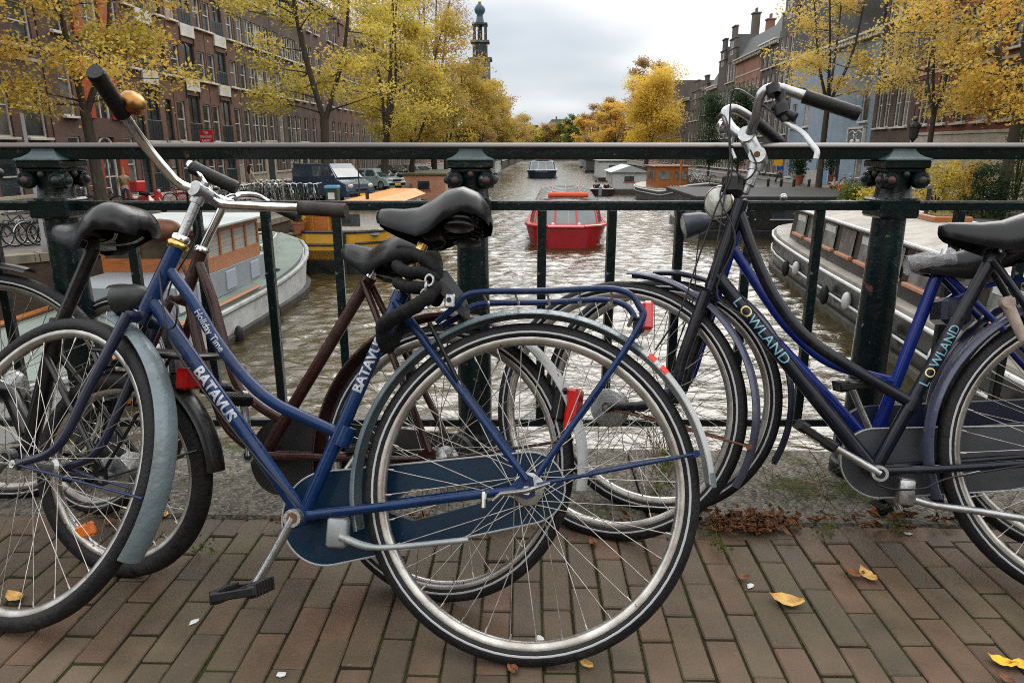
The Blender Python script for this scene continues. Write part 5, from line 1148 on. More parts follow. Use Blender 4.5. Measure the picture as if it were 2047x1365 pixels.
def tree(label, x, y, H, R, m, seed, name='elm_tree', z=QZ, fork=.30, trunk=.22, n_limb=6, clusters=420, per=34, size=.12, spread=.42, lean=(0,0), flat=.6, open_=1.0, sparse=False, low=.25, group='trees along the quays', upright=.5, droop=.0, bias=None, yscale=1.0):
    rng = np.random.default_rng(seed); root = empty(name, T(x,y,z), label, 'tree', group)
    g = G(); fz = H*fork; tips = []
    top_ = Vector((lean[0]*.35, lean[1]*.35, fz)); path = spline([Vector((0,0,-.3)), Vector((lean[0]*.1+rng.normal(0,.04),lean[1]*.1,fz*.5)), top_],6); n = len(path)
    g.tube(path, [trunk*(1.3 if i == 0 else 1.12-.25*i/(n-1)) for i in range(n)], 10)
    nl = max(3, n_limb//2); lead = []
    for k in range(nl):                       # ascending leaders: the vase shape of an elm
        az = k*2*PI/nl+rng.normal(0,.3)+seed; sp_ = R*(.30+.28*rng.random())*(1.15-upright*.5); hz = H*(.80+.19*rng.random())
        e_ = Vector((lean[0]+math.cos(az)*sp_, lean[1]+math.sin(az)*sp_*yscale, hz)); m1 = top_*.62+e_*.38+Vector((math.cos(az)*sp_*.10+rng.normal(0,.12), math.sin(az)*sp_*.10, -.03*H)); m2 = top_*.28+e_*.72+Vector((rng.normal(0,.2),rng.normal(0,.2),0))
        lp = spline([top_-Vector((0,0,.25)), m1, m2, e_],6); r0 = trunk*.62; g.tube(lp, [max(.012, r0*(1-.92*(i/(len(lp)-1))**.9)) for i in range(len(lp))], 7); lead.append((lp, az, r0))
    nside = n_limb*4
    for k in range(nside):
        lp, az0, r0 = lead[k % nl]; f = .06+.90*((k//nl)+rng.random()*.8)/(nside/nl); i0 = min(len(lp)-2, int(f*(len(lp)-1))); p0 = lp[i0]
        hh = min(1,max(0,(p0.z/H-low)/(1-low))); az = az0+rng.normal(0,1.25); ln = R*(.42+.42*rng.random())*(1.12-.55*hh)
        dz = ln*(upright*(.25+.75*rng.random())-.22*(1-hh))
        e_ = p0+Vector((math.cos(az)*ln, math.sin(az)*ln*yscale, dz)); md = p0*.5+e_*.5+Vector((rng.normal(0,.12),rng.normal(0,.12),.10*ln*rng.normal(.3,.6)))
        bp_ = spline([p0, md, e_],5); rr = max(.014, r0*.36*(1-.6*f)); g.tube(bp_, [max(.006, rr*(1-.88*i/(len(bp_)-1))) for i in range(len(bp_))], 5)
        for q_ in range(4):
            j = 3+int(rng.random()*(len(bp_)-4)); a2 = az+rng.normal(0,.85); l2 = ln*(.22+.30*rng.random()); e2 = bp_[j]+Vector((math.cos(a2)*l2, math.sin(a2)*l2*yscale, l2*rng.normal(.15,.35)))
            g.tube([bp_[j], bp_[j]*.5+e2*.5+Vector((0,0,rng.normal(0,.05))), e2], [max(.007,rr*.4),.008,.004], 4); tips.append((bp_[j], e2))
        tips.append((bp_[4], bp_[-1]))
        if f > .7: tips.append((p0, lp[-1]))
    cen = []
    g.build('trunk', M_bark, root)
    for _ in range(clusters):
        a, b = tips[int(rng.random()*len(tips))]; t = .15+.95*rng.random(); p = a*(1-t)+b*t; cen.append((p.x+rng.normal(0,.24*open_), p.y+rng.normal(0,.24*open_), p.z+rng.normal(0,.20)))
    me = leaves_mesh('crown', cen, per, spread, size, m, rng, flat, bias, droop)
    tag(link('crown', me, root), kind='stuff'); return root
def q(px, py, z=QZ): v = onz(px, py, z); return v.x, v.y
# left quay
tree('large golden elm at the far left hanging over the parked bicycles', -16.4, 28.5, 14, 4.1, LM_gold, 11, clusters=330, per=46, size=.135, low=.16, fork=.30, lean=(-.6,.4), trunk=.22, n_limb=7, spread=.36, upright=.32, droop=.12)
tree('golden young tree at the left edge in front of the shuttered house', -19.6, 24.0, 11.5, 2.9, LM_gold, 12, clusters=190, per=40, size=.13, low=.2, fork=.4, trunk=.13, upright=.3, droop=.12)
x, y = -10.1, 39.0
tree('olive yellow elm with several stems standing in front of the blue van', x, y, 16, 4.8, LM_olive, 21, clusters=300, per=48, size=.14, spread=.36, fork=.27, low=.2, trunk=.25, n_limb=7, lean=(.3,.5), upright=.45)
tree('olive elm right behind the van beside the salmon houseboat', -8.9, 50.5, 15.5, 4.7, LM_olive, 22, clusters=360, per=44, size=.16, spread=.38, fork=.22, low=.12, trunk=.26, n_limb=8, lean=(.6,0))
tree('drooping olive elm, third along the left quay', -8.4, 60.0, 14.5, 5.6, LM_olive2, 23, clusters=480, per=40, size=.18, fork=.2, low=.08, n_limb=8, upright=.3, lean=(.8,0))
tree('tall half-bare elm with thin brown leaves left of the church tower', -8.0, 74.0, 21, 5.6, LM_brown, 24, clusters=700, per=22, size=.13, fork=.3, low=.28, trunk=.3, n_limb=10, upright=.65, spread=.62, flat=.8)
tree('broad olive elm overhanging the water below the half-bare elm', -6.6, 72.0, 12.5, 5.4, LM_olive2, 25, clusters=440, per=38, size=.20, fork=.2, low=.06, n_limb=8, upright=.25)
tree('brownish elm below the church tower', -6.0, 88.0, 11.5, 5.4, LM_olive2, 26, clusters=440, per=36, size=.22, fork=.2, low=.06, n_limb=8, upright=.3)
tree('thin brown tree right of the church tower', -4.6, 106.0, 13, 4.4, LM_brown, 27, clusters=360, per=30, size=.22, fork=.25, low=.12, upright=.5)
far_l = [('small olive tree where the left row tapers', -3.4,124,11.5,5,LM_olive2), ('grey brown tree near the left canal end', -2.2,146,13,5,LM_brown), ('rounded olive tree near the left canal end', -.8,172,11,5.5,LM_olive2), ('hazy brown tree at the end of the left row', 1.0,205,13,6,LM_brown), ('last small tree of the left row', 3.0,245,11,6,LM_olive2)]
for k, (lb, x, y, H, R, m) in enumerate(far_l): tree(lb, x, y, H, R, m, 40+k, clusters=300, per=30, size=.30, fork=.2, low=.08, spread=.6)
# right quay
tree('amber elm in front of the grey blue house', 21.6, 50.5, 17, 5.2, LM_yellowish, 31, clusters=270, per=42, size=.15, spread=.34, fork=.34, low=.26, trunk=.20, n_limb=8, upright=.55, open_=1.2)
tree('large orange gold elm at the right edge', 20.2, 29.5, 14, 4.9, LM_gold, 32, clusters=380, per=46, size=.135, spread=.38, fork=.30, low=.24, trunk=.22, n_limb=8, lean=(.5,.3), upright=.36, droop=.10, bias=lambda P: .12)
tree('amber elm between the right edge tree and the red brick house', 21.8, 38.0, 13, 4.4, LM_yellowish, 33, clusters=210, per=42, size=.14, spread=.34, fork=.35, low=.32, trunk=.14, upright=.4, droop=.08)
tree('bright yellow tree glowing at the right bank', 19.8, 106.0, 13.2, 4.9, LM_yellow, 34, clusters=700, per=36, size=.24, fork=.12, low=.0, spread=.62, upright=.95, flat=.9, open_=2.2, name='yellow_tree')
tree('pale amber tree rising behind the bright yellow tree', 22.5, 122.0, 17, 4.4, LM_brown, 35, clusters=420, per=30, size=.26, low=.25, upright=.6)
tree('amber tree left of the bright yellow tree', 19.5, 138, 12.5, 5, LM_orange, 36, clusters=420, per=32, size=.3, low=.08)
tree('half-bare tree with pale leaves on the right bank', 20.5, 165, 14.5, 5, LM_brown, 37, clusters=360, per=26, size=.3, low=.1, upright=.6)
tree('ochre tree further along the right bank', 21.0, 190, 12, 5.5, LM_orange, 38, clusters=360, per=30, size=.34, low=.06)
tree('green and yellow tree near the right canal end', 20.5, 232, 14, 5.5, LM_mid, 39, clusters=360, per=30, size=.38, low=.05)
tree('small gold tree at the right canal end', 22.0, 262, 12.5, 6, LM_orange, 60, clusters=320, per=30, size=.4, low=.05)
tree('dark green columnar tree against the brown gabled houses', 20.6, 75.5, 8.6, 1.3, LM_green, 61, name='evergreen_tree', clusters=170, per=40, size=.16, low=.08, fork=.1, upright=.9, trunk=.12)
tree('dark green tree in front of the striped house', 21.6, 69.0, 9.5, 1.3, LM_green, 62, name='evergreen_tree', clusters=170, per=40, size=.16, low=.15, fork=.15, upright=.9, trunk=.12)
for k in range(10):
    v = CM @ Vector((-16+k*5.2+random.uniform(-1,1), 350+random.uniform(-6,6), 0))
    tree('distant autumn tree closing the canal, %s from the left' % ['first','second','third','fourth','fifth','sixth','seventh','eighth','ninth','tenth'][k], v.x, v.y, random.uniform(13,17), 6, [LM_olive2,LM_mid,LM_olive,LM_brown][k%4], 70+k, clusters=260, per=28, size=.5, low=.0, spread=.9, fork=.1)
def shrub(label, x, y, z, W, H, m, seed, per=30, n=130, size=.09):
    rng = np.random.default_rng(seed); root = empty('shrub', T(x,y,z), label, 'shrub', 'shrubs on the right quay'); g = G(); cen = []
    for k in range(9):
        az = rng.random()*6.28; e = Vector((math.cos(az)*W*.6*rng.random(), math.sin(az)*W*.5*rng.random(), H*(.5+.5*rng.random()))); g.tube([Vector((0,0,-.1)), e*.5+Vector((0,0,.1)), e],[.03,.02,.008],6)
    g.build('stem', M_bark, root)
    for _ in range(n):
        t = rng.random(); a = rng.random()*6.28; rr = W*(rng.random()**.5)*(1-.45*t); cen.append((rr*math.cos(a), rr*math.sin(a)*.7, H*(.1+.9*t)))
    tag(link('foliage', leaves_mesh('foliage', cen, per, .16, size, m, rng, .8), root), kind='stuff')
for k, (lb, px, d, W, H, m) in enumerate([('yellow green shrub right of the right railing post',1880,30,1.3,2.3,LM_olive),('gold shrub beyond the right railing post',1935,31.5,1.2,2.4,LM_orange),('dark green shrub near the right edge tree',1975,29,1.0,2.2,LM_green),('mid green shrub between the barge roof and the right post',1722,30,1.1,1.5,LM_mid),('low yellow shrub beside the barge at the right post',1760,29,1.2,1.3,LM_olive),('green climber by the cream shop front at the right edge',2035,31,1.1,5.0,LM_mid)]):
    v = ony(px, 370, d); shrub(lb, v.x, v.y, QZ-.2, W, H, m, 90+k)
# ================================================================== the place goes on behind the camera: unseen house rows and trees, added to block low sky light
FB = [(.6,2.4),(4.0,2.4),(7.4,2.2),(10.6,2.0)]
yy = -16.0
for k, W in enumerate((17, 19, 22)):
    house(-1, yy-W, yy, [17,16,17][k], [(.12,1.6,'sash2'),(.37,1.6,'sash2'),(.63,1.6,'sash2'),(.88,1.6,'sash2')], FB, [M_brA,M_brC,M_brB][k], 'unseen brick house added behind the viewer on the left bank, %s from the bridge' % ['first','second','third'][k], cornice=M_wframe, xoff=4)
    house(1, yy-W, yy, [16,17,16][k], [(.12,1.6,'sash2'),(.37,1.6,'sash2'),(.63,1.6,'sash2'),(.88,1.6,'sash2')], FB, [M_brR,M_brA,M_brC][k], 'unseen brick house added behind the viewer on the right bank, %s from the bridge' % ['first','second','third'][k], cornice=M_wframe, xoff=-4)
    yy -= W+.2
for k, (x, y, R) in enumerate(((-9,-15,6),(10,-14,6),(-8,-27,6),(11,-26,6),(1,-22,5))):
    tree('unseen autumn elm added behind the viewer, %s of five' % ['first','second','third','fourth','fifth'][k], x, y, 15, R, LM_olive2, 120+k, clusters=420, per=30, size=.2, fork=.2, low=.1, z=-.5, spread=.55)
g = G(); g.box(-60,60,-90,-9.2,-1.2,-.06); tag(g.build('square_behind', M_asph), kind='structure')
# ================================================================== boats
M_redhull = mat('red_hull_paint', (.40,.012,.022), (.30,.012,.02), scale=1.2, rough=.22, coat=.4)
M_redtrim = mat('red_gunwale', (.52,.03,.035), (.42,.03,.03), scale=2, rough=.3, coat=.3)
M_bglass = mat('boat_glass', (.05,.065,.07), (.12,.15,.15), scale=.6, rough=.05, spec=.9)
M_rglass = mat('boat_roof_glass', (.20,.25,.235), (.13,.155,.145), scale=.5, rough=.06, spec=.9)
M_boatwhite = mat('boat_white_paint', (.56,.575,.575), (.46,.475,.475), scale=1.0, rough=.4, chips=[((.25,.2,.15), 3, .68)], dirt=.7)
M_boatgrey = mat('boat_grey_paint', (.23,.255,.275), (.19,.21,.23), scale=1, rough=.4)
M_boatblack = mat('boat_black_paint', (.0085,.009,.0095), (.018,.018,.018), scale=1.5, rough=.28, chips=[((.06,.045,.04), 5, .70)], dirt=.12)
M_varnish = mat('varnished_wood', (.34,.115,.028), (.25,.08,.02), scale=3, rough=.3, coat=.3, stretch=(1,6,6))
M_orroof = mat('orange_roof', (.62,.26,.075), (.50,.20,.055), scale=1.5, rough=.55)
M_yellow = mat('ochre_hull_paint', (.52,.28,.03), (.43,.23,.028), scale=1.2, rough=.4)
M_ochre = mat('ochre_varnish_doors', (.42,.20,.018), (.34,.15,.014), scale=2, rough=.35)
M_salmon = mat('salmon_paint', (.60,.30,.20), (.52,.26,.17), scale=.8, rough=.6)
M_grn = mat('dull_green_deck', (.16,.20,.175), (.13,.16,.14), scale=1.5, rough=.6)
M_beige = mat('beige_deck', (.33,.305,.27), (.22,.205,.18), scale=.9, rough=.6, bump=.2, bscale=8, dirt=.8)
M_fender = mat('black_fender', (.015,.015,.016), rough=.6)
M_greydeck = mat('pale_grey_roof', (.40,.43,.43), (.32,.35,.35), scale=.9, rough=.55)
def hull(g, L, Wd, z0, z1, bow=3.0, stern=2.0, flare=.12, sheer=.5, n=22, inset=0.0, zt=None, tum=0):   # boat along +y, bow at +L
    secs = []
    for i in range(n+1):
        t = i/n; y = t*L; w = Wd/2
        if y > L-bow: f = (y-(L-bow))/bow; w *= max(.03, math.sqrt(max(0,1-f**2.2)))
        if y < stern: f = 1-y/stern; w *= max(.25, math.sqrt(max(0,1-.75*f**2)))
        sh = sheer*max(0,(t-.55)/.45)**2+sheer*.35*max(0,(.25-t)/.25)**2
        w -= inset; w = max(.02, w)
        secs.append([(-w*(1-flare),y-.0,z0),(w*(1-flare),y,z0),(w,y+(.25 if i == n else 0),z1+sh),(-w,y+(.25 if i == n else 0),z1+sh)])
    g.loft(secs, smooth=True); return secs
def gun(g, secs, r, k=(2,3), dz=0.0):
    for q_ in k: g.tube([(s_[q_][0], s_[q_][1], s_[q_][2]+dz) for s_ in secs], r, 8)
# ---- tour boats
def tour_boat(label, x, y, rz, mh, mt, mr, sc=1.0, group='canal tour boats'):
    root = empty('tour_boat', T(x,y,WZ) @ RZ(rz) @ S3(sc,sc,sc), label, 'boat', group)          # bow at local -y end, facing the camera
    L = 17.0; g = G(); secs = []
    for i in range(25):
        t = i/24; yy = L*t; w = 2.0
        if yy < 2.6: w *= max(.42, math.sqrt(max(0, 1-.82*(1-yy/2.6)**2.4)))
        if yy > 15.5: w *= 1-.18*(yy-15.5)/1.5
        sh = .14*max(0,1-yy/4)
        secs.append([(-w*.84,yy+.30*max(0,1-yy/2),-.4),(w*.84,yy+.30*max(0,1-yy/2),-.4),(w*.93,yy+.12*max(0,1-yy/2),.35+sh),(w,yy,.88+sh),(-w,yy,.88+sh),(-w*.93,yy+.12*max(0,1-yy/2),.35+sh)])
    g.loft(secs); g.build('hull', mh, root, angle=50)
    g = G(); gun(g, secs, .07, (3,4), .02); g.tube([secs[0][3], secs[0][4]], .07, 8); g.build('gunwale', mt, root)
    g = G(); g.loft([[(s_[4][0]*.97,s_[4][1]+.03,.86),(s_[3][0]*.97,s_[3][1]+.03,.86),(s_[3][0]*.97,s_[3][1]+.03,.92+.14*max(0,1-s_[3][1]/4)),(s_[4][0]*.97,s_[4][1]+.03,.92+.14*max(0,1-s_[3][1]/4))] for s_ in secs]); g.build('deck', mt, root)
    y0, y1 = 1.9, 15.2; zb, zt = .95, 2.12
    # cabin: sloping front screen, side glazing, curved roof
    g = G(); g.add([(-1.55,y0,zb),(1.55,y0,zb),(1.38,y0+.75,zt-.12),(-1.38,y0+.75,zt-.12)], [(0,1,2,3)], False); g.build('windscreen', M_bglass, root)
    for s_ in (-1,1):
        g = G(); g.add([(s_*1.55,y0,zb),(s_*1.80,y0+1.3,zb),(s_*1.55,y0+1.7,zt-.12),(s_*1.38,y0+.75,zt-.12)], [(0,1,2,3) if s_ > 0 else (3,2,1,0)], False); g.build('quarter_light', M_bglass, root)
        g = G(); g.add([(s_*1.80,y0+1.3,zb),(s_*1.80,y1,zb),(s_*1.55,y1,zt-.12),(s_*1.55,y0+1.7,zt-.12)], [(0,1,2,3) if s_ > 0 else (3,2,1,0)], False); g.build('side_window', M_bglass, root)
        for k in range(9):
            yy = y0+1.5+k*(y1-y0-1.5)/8; g = G(); g.tube([(s_*1.815,yy,zb),(s_*1.565,yy+.1,zt-.10)], .045, 6); g.build('window_post', mt, root)
    g = G()
    for xx in (-1.55,-.55,.55,1.55): g.tube([(xx,y0-.01,zb),(xx*.89,y0+.74,zt-.10)], .05, 6)
    g.tube([(-1.55,y0-.02,zb),(1.55,y0-.02,zb)], .06, 6); g.tube([(-1.38,y0+.74,zt-.1),(1.38,y0+.74,zt-.1)], .06, 6); g.build('screen_frame', mt, root)
    g = G()
    ns = 9; rs = []
    for yy in (y0+.72, y0+3, y1-1, y1+.2): rs.append([( -1.60+3.2*k/(ns-1), yy, zt-.14+.24*(1-((k-(ns-1)/2)/((ns-1)/2))**2)) for k in range(ns)]+[( 1.60-3.2*k/(ns-1), yy, zt-.20+.22*(1-((k-(ns-1)/2)/((ns-1)/2))**2)) for k in range(ns)])
    g.loft(rs); g.build('roof', mr, root)
    for k in range(8):
        yy = y0+1.2+k*1.65; g = G(); g.tube([( -1.60+3.2*j/8, yy, zt-.125+.24*(1-((j-4)/4)**2)) for j in range(9)], .022, 6); g.build('roof_rib', M_greydeck, root)
    for s_ in (-1,0,1): g = G(); g.tube([(s_*.8,y0+.8,zt+.055 if s_ else zt+.115),(s_*.8,y1,zt+.055 if s_ else zt+.115)], .035, 6); g.build('roof_rib', mt, root)
    g = G(); g.tube([(-.9,y0+.9,zt+.2),(1.1,y0+.9,zt+.2)], .13, 10); g.build('rolled_awning', mat('orange_red_canvas', (.50,.08,.03), rough=.7), root)
    g = G()
    for s_ in (-1,1): g.ball((s_*.62,.6,1.08),.09,8,6); 
    g.build('bow_lamp', M_boatwhite, root)
    g = G(); g.cyl((.1,.4,.95),(.1,.4,1.7),.02,6); g.build('flag_staff', M_boatwhite, root)
    return root
v = onz(1132, 497, WZ); tour_boat('red canal tour boat with glass roof coming towards the bridge', v.x-.05, v.y-.2, CANG-.02, M_redhull, M_redtrim, M_rglass)
v = onz(1083, 357, WZ); tour_boat('dark blue and white tour boat far up the canal', v.x, v.y, CANG, mat('navy_hull', (.02,.03,.055), rough=.3), mat('purple_white_trim', (.46,.47,.52), rough=.4), mat('navy_roof', (.05,.055,.085), rough=.4), sc=1.25)
# ---- white and grey barge, lower left
bt = empty('barge', CM @ T(-9.35, 9.0, WZ) @ RZ(math.radians(1.0)), 'white and grey barge with varnished wheelhouse moored at the left quay', 'boat', 'moored barges')
g = G(); secs = hull(g, 15.6, 3.9, -.4, .82, bow=4.2, stern=2.5, flare=.10, sheer=.75); g.build('hull', M_boatwhite, bt)
g = G(); hs = hull(g, 15.7, 3.98, -.45, .18, bow=4.2, stern=2.5, flare=.08, sheer=.12); g.build('boot_band', mat('weathered_black_band', (.05,.048,.044), (.09,.085,.075), scale=2, rough=.7), bt)
g = G(); gun(g, secs, .075); g.build('rubbing_strake', mat('grey_strake', (.30,.31,.31), (.2,.2,.2), scale=3, rough=.6), bt)
g = G(); hull(g, 15.4, 3.7, .80, .92, bow=4.1, stern=2.4, flare=0, sheer=.75); g.build('deck', M_grn, bt)
g = G(); g.tube([(-1.86,y_,1.02+(.0 if y_ < 9 else .05*(y_-9)**1.2*.4)) for y_ in np.linspace(1.5,11.5,12)], .06, 6); g.build('port_rail', M_varnish, bt); g = G(); g.tube([(1.86,y_,1.0) for y_ in np.linspace(1.5,9,8)], .05, 6); g.build('starboard_rail', M_varnish, bt)
g = G(); g.cbox(-1.25,1.30,5.6,11.2,.90,1.62,.04); g.build('deckhouse', M_boatgrey, bt)
for k, yy in enumerate((7.0,8.6,10.2)): g = G(); g.cbox(1.29,1.325,yy-.3,yy+.3,1.02,1.5,.01); g.build('hatch_panel', mat('pale_blue_grey', (.28,.31,.36), rough=.4), bt)
g = G(); g.cbox(1.30,1.345,5.75,6.5,.98,1.56,.02); pl = g.build('white_panel', M_boatwhite, bt); g = G(); g.ball((1.35,6.12,1.26),.10,10,8,(.25,.8,1.6)); g.build('port_hole', M_pane, pl)
wh = empty('wheelhouse'); wh.parent = bt
for (a,b,c,d) in ((-1.3,1.3,7.4,7.48),(-1.3,1.3,10.6,10.68),(-1.3,-1.22,7.48,10.6),(1.22,1.3,7.48,10.6)):
    g = G(); g.box(a,b,c,d,1.60,1.95); g.build('panel', M_varnish, wh); g = G(); g.box(a,b,c,d,2.52,2.66); g.build('panel', M_varnish, wh)
for (xx,yy) in [(-1.26,7.44),(-.4,7.44),(.4,7.44),(1.26,7.44),(1.26,8.2),(1.26,9.0),(1.26,9.8),(1.26,10.64),(-1.26,10.64),(-1.26,8.5),(-1.26,9.5),(0,10.64)]: g = G(); g.cbox(xx-.05,xx+.05,yy-.05,yy+.05,1.94,2.53,.01); g.build('post', M_varnish, wh)
g = G(); g.box(-1.2,1.2,7.46,7.47,1.95,2.52); g.build('window', mat('shaded_cabin_glass', (.05,.04,.03), (.1,.07,.05), scale=2, rough=.12), wh); g = G(); g.box(1.26,1.27,7.5,10.6,1.95,2.52); g.build('window', mat('blind_glass', (.34,.34,.32), (.22,.22,.21), scale=6, rough=.2, stretch=(.1,.1,5)), wh)
g = G(); g.cbox(-1.55,1.55,7.1,11.0,2.66,2.76,.03); g.build('roof', M_greydeck, wh)
g = G()
for yy in np.linspace(11.6,14.6,6): g.cyl((1.0*(1-((yy-11)/4.6)**2*.7),yy,1.05),(1.0*(1-((yy-11)/4.6)**2*.7),yy,1.72),.02,6)
g.tube(spline([(.95,11.6,1.72),(.8,13,1.74),(.4,14.5,1.76),(0,14.8,1.76),(-.4,14.5,1.76),(-.8,13,1.74)],5),.025,8); g.build('bow_rail', M_boatwhite, bt)
g = G(); g.cbox(-.35,.35,12.2,12.9,1.0,1.28,.04); g.cyl((0,13.6,1.0),(0,13.6,1.5),.07,8); g.build('winch', M_varnish, bt)
for k in range(3): g = G(); g.ball((2.02,4.5+2.6*k,.15),.12,10,8,(1,1,2.0)); g.build('fender', M_fender, bt)
g = G()
for k in range(26): g.ball((1.55+random.gauss(0,.05),10.2+random.uniform(0,2.0),1.0+random.random()*.06),.05,6,4)
g.build('rope_coil', M_fender, bt)
# ---- barge with yellow stern
bt = empty('barge', CM @ T(-8.0, 25.6, WZ), 'black barge with ochre yellow stern and orange roofed white cabin', 'boat', 'moored barges')
g = G(); secs = hull(g, 16, 3.6, -.4, .75, bow=4, stern=1.2, flare=.08, sheer=.4); g.build('hull', M_boatblack, bt)
g = G(); s2 = hull(g, 15.8, 3.7, .55, 1.5, bow=4, stern=1.2, flare=.03, sheer=.2); g.build('bulwark', M_yellow, bt); g = G(); gun(g, s2, .06); g.tube([s2[0][2],s2[0][3]],.06,8); gun(g, s2, .045, dz=-.42); g.tube([(s2[0][2][0],-.02,1.1),(s2[0][3][0],-.02,1.1)],.045,8); g.build('strake', M_boatblack, bt)
g = G(); g.cbox(.28,.58,-.16,.1,-.5,1.6,.03); g.build('rudder_post', M_boatblack, bt)
g = G(); g.cbox(-1.5,-.2,.6,2.0,1.5,2.55,.03); g.build('ochre_cabin', M_ochre, bt)
for k in range(2): g = G(); g.cbox(-1.35+k*.58,-.85+k*.58,.57,.60,1.6,2.45,.02); g.build('cabin_door', MATS['varnished_wood'], bt)
g = G(); g.cbox(-.15,1.55,.9,10.5,1.45,2.35,.03); cb = g.build('cabin', M_boatwhite, bt)
g = G(); g.loft([[(-.35,.6,2.34),(1.75,.6,2.34),(1.75,10.8,2.34),(-.35,10.8,2.34)],[(.15,.9,2.62),(1.3,.9,2.62),(1.3,10.4,2.62),(.15,10.4,2.62)]], smooth=False); g.build('roof', M_orroof, cb)
for yy in (2.2,4.4,6.6,8.8): g = G(); g.cbox(1.545,1.57,yy-.4,yy+.4,1.75,2.15,.01); g.build('window', M_pane, cb)
g = G(); g.cbox(.1,.9,.87,.905,1.7,2.15,.01); g.build('window', M_pane, cb)
g = G(); g.box(-1.7,1.7,.4,15,1.42,1.49); g.build('deck', M_boatgrey, bt)
g = G(); g.cyl((.9,2.2,2.5),(.9,2.2,2.95),.07,8); g.build('stove_pipe', M_boatblack, cb)
# ---- salmon houseboat and others on the left
def box_boat(label, px, py, W, L, hc, mw, mr, z0=.5, over=.25, nwin=3, hm=None, ry=0.0, roofh=.16, pitch=0.0, dx=0.0):
    v = onz(px, py, WZ); root = empty('houseboat', T(v.x+dx, v.y, WZ) @ RZ(CANG+ry), label, 'boat', 'houseboats')
    g = G(); g.cbox(-W/2-.25,W/2+.25,-.3,L+.3,-.4,z0,.06); g.build('pontoon', hm or M_boatblack, root)
    g = G(); g.cbox(-W/2,W/2,0,L,z0,z0+hc,.02); g.build('cabin', mw, root)
    if pitch: g = G(); g.loft([[(-W/2-over,-over,z0+hc),(W/2+over,-over,z0+hc),(W/2+over,L+over,z0+hc),(-W/2-over,L+over,z0+hc)],[(-.05,-over,z0+hc+pitch),(.05,-over,z0+hc+pitch),(.05,L+over,z0+hc+pitch),(-.05,L+over,z0+hc+pitch)]], smooth=False); g.build('roof', mr, root)
    else: g = G(); g.cbox(-W/2-over,W/2+over,-over,L+over,z0+hc,z0+hc+roofh,.03); g.build('roof', mr, root)
    for s_, xx in ((-1,-W/2),(1,W/2)):
        for k in range(nwin):
            yy = L*(k+.5)/nwin; g = G(); g.cbox(xx-.025,xx+.025,yy-.45,yy+.45,z0+hc*.35,z0+hc*.78,.01); wn = g.build('window', M_pane, root); g = G(); g.box(xx-.04,xx+.04,yy-.52,yy+.52,z0+hc*.78,z0+hc*.84); g.box(xx-.04,xx+.04,yy-.52,yy+.52,z0+hc*.29,z0+hc*.345); g.build('window_frame', M_wframe, wn)
    g = G(); g.cbox(-W*.16,W*.12,-.03,.0,z0+hc*.45,z0+hc*.78,.01); wn = g.build('window', M_pane, root); g = G(); g.box(-W*.19,W*.15,-.04,.005,z0+hc*.38,z0+hc*.445); g.build('window_frame', mat('salmon_dark_frame', (.36,.13,.09), rough=.5), wn)
    return root
box_boat('salmon pink houseboat with dull green roof moored by the left trees', 850, 414, 3.4, 12, 2.0, M_salmon, mat('moss_roof', (.14,.14,.085), (.10,.10,.07), scale=1.5, rough=.9), over=.12)
box_boat('pale grey houseboat with white shutters far along the left quay', 968, 352, 4.0, 14, 2.2, M_boatwhite, M_grn)
box_boat('white and blue houseboat further along the left quay', 985, 343, 4.0, 12, 2.4, M_greydeck, mat('blue_roof', (.10,.16,.25), rough=.5), dx=-1)
# ---- right side
bt = empty('barge', CM @ T(9.1, 6.5, WZ) @ RZ(math.radians(-5.0)), 'long black barge with beige roof and wood-sill windows at the right', 'boat', 'moored barges')
g = G(); secs = hull(g, 24.5, 4.6, -.4, 1.12, bow=5.0, stern=3, flare=.07, sheer=.35); g.build('hull', M_boatblack, bt)
g = G(); gun(g, secs, .05); gun(g, secs, .035, dz=-.52); g.build('white_strake', M_boatwhite, bt)
g = G(); hull(g, 24.7, 4.66, -.5, .20, bow=5.0, stern=3, flare=.04, sheer=.05); g.build('boot_band', mat('slimy_band', (.10,.095,.075), (.06,.06,.05), scale=2, rough=.8), bt)
g = G(); hull(g, 24.3, 4.4, 1.10, 1.22, bow=4.9, stern=2.9, flare=0, sheer=.35); g.build('deck', M_beige, bt)
g = G(); g.loft([[(-1.85,.8,1.15),(1.85,.8,1.15),(1.85,20.2,1.15),(-1.85,20.2,1.15)],[(-1.72,.9,2.47),(1.72,.9,2.47),(1.72,20.0,2.47),(-1.72,20.0,2.47)]], smooth=False); cb = g.build('cabin', M_boatblack, bt)
rs = []
for yy in (.6, 10, 20.3): rs.append([(-1.86+3.72*k/8, yy, 2.46+.26*(1-((k-4)/4)**2)) for k in range(9)]+[(1.86-3.72*k/8, yy, 2.40+.26*(1-((k-4)/4)**2)) for k in range(9)])
g = G(); g.loft(rs); g.build('roof', M_beige, cb); g = G()
for s_ in (-1,1): g.tube([(s_*1.87,.6,2.47),(s_*1.87,20.3,2.47)],.045,8)
g.build('roof_edge', M_boatwhite, cb)
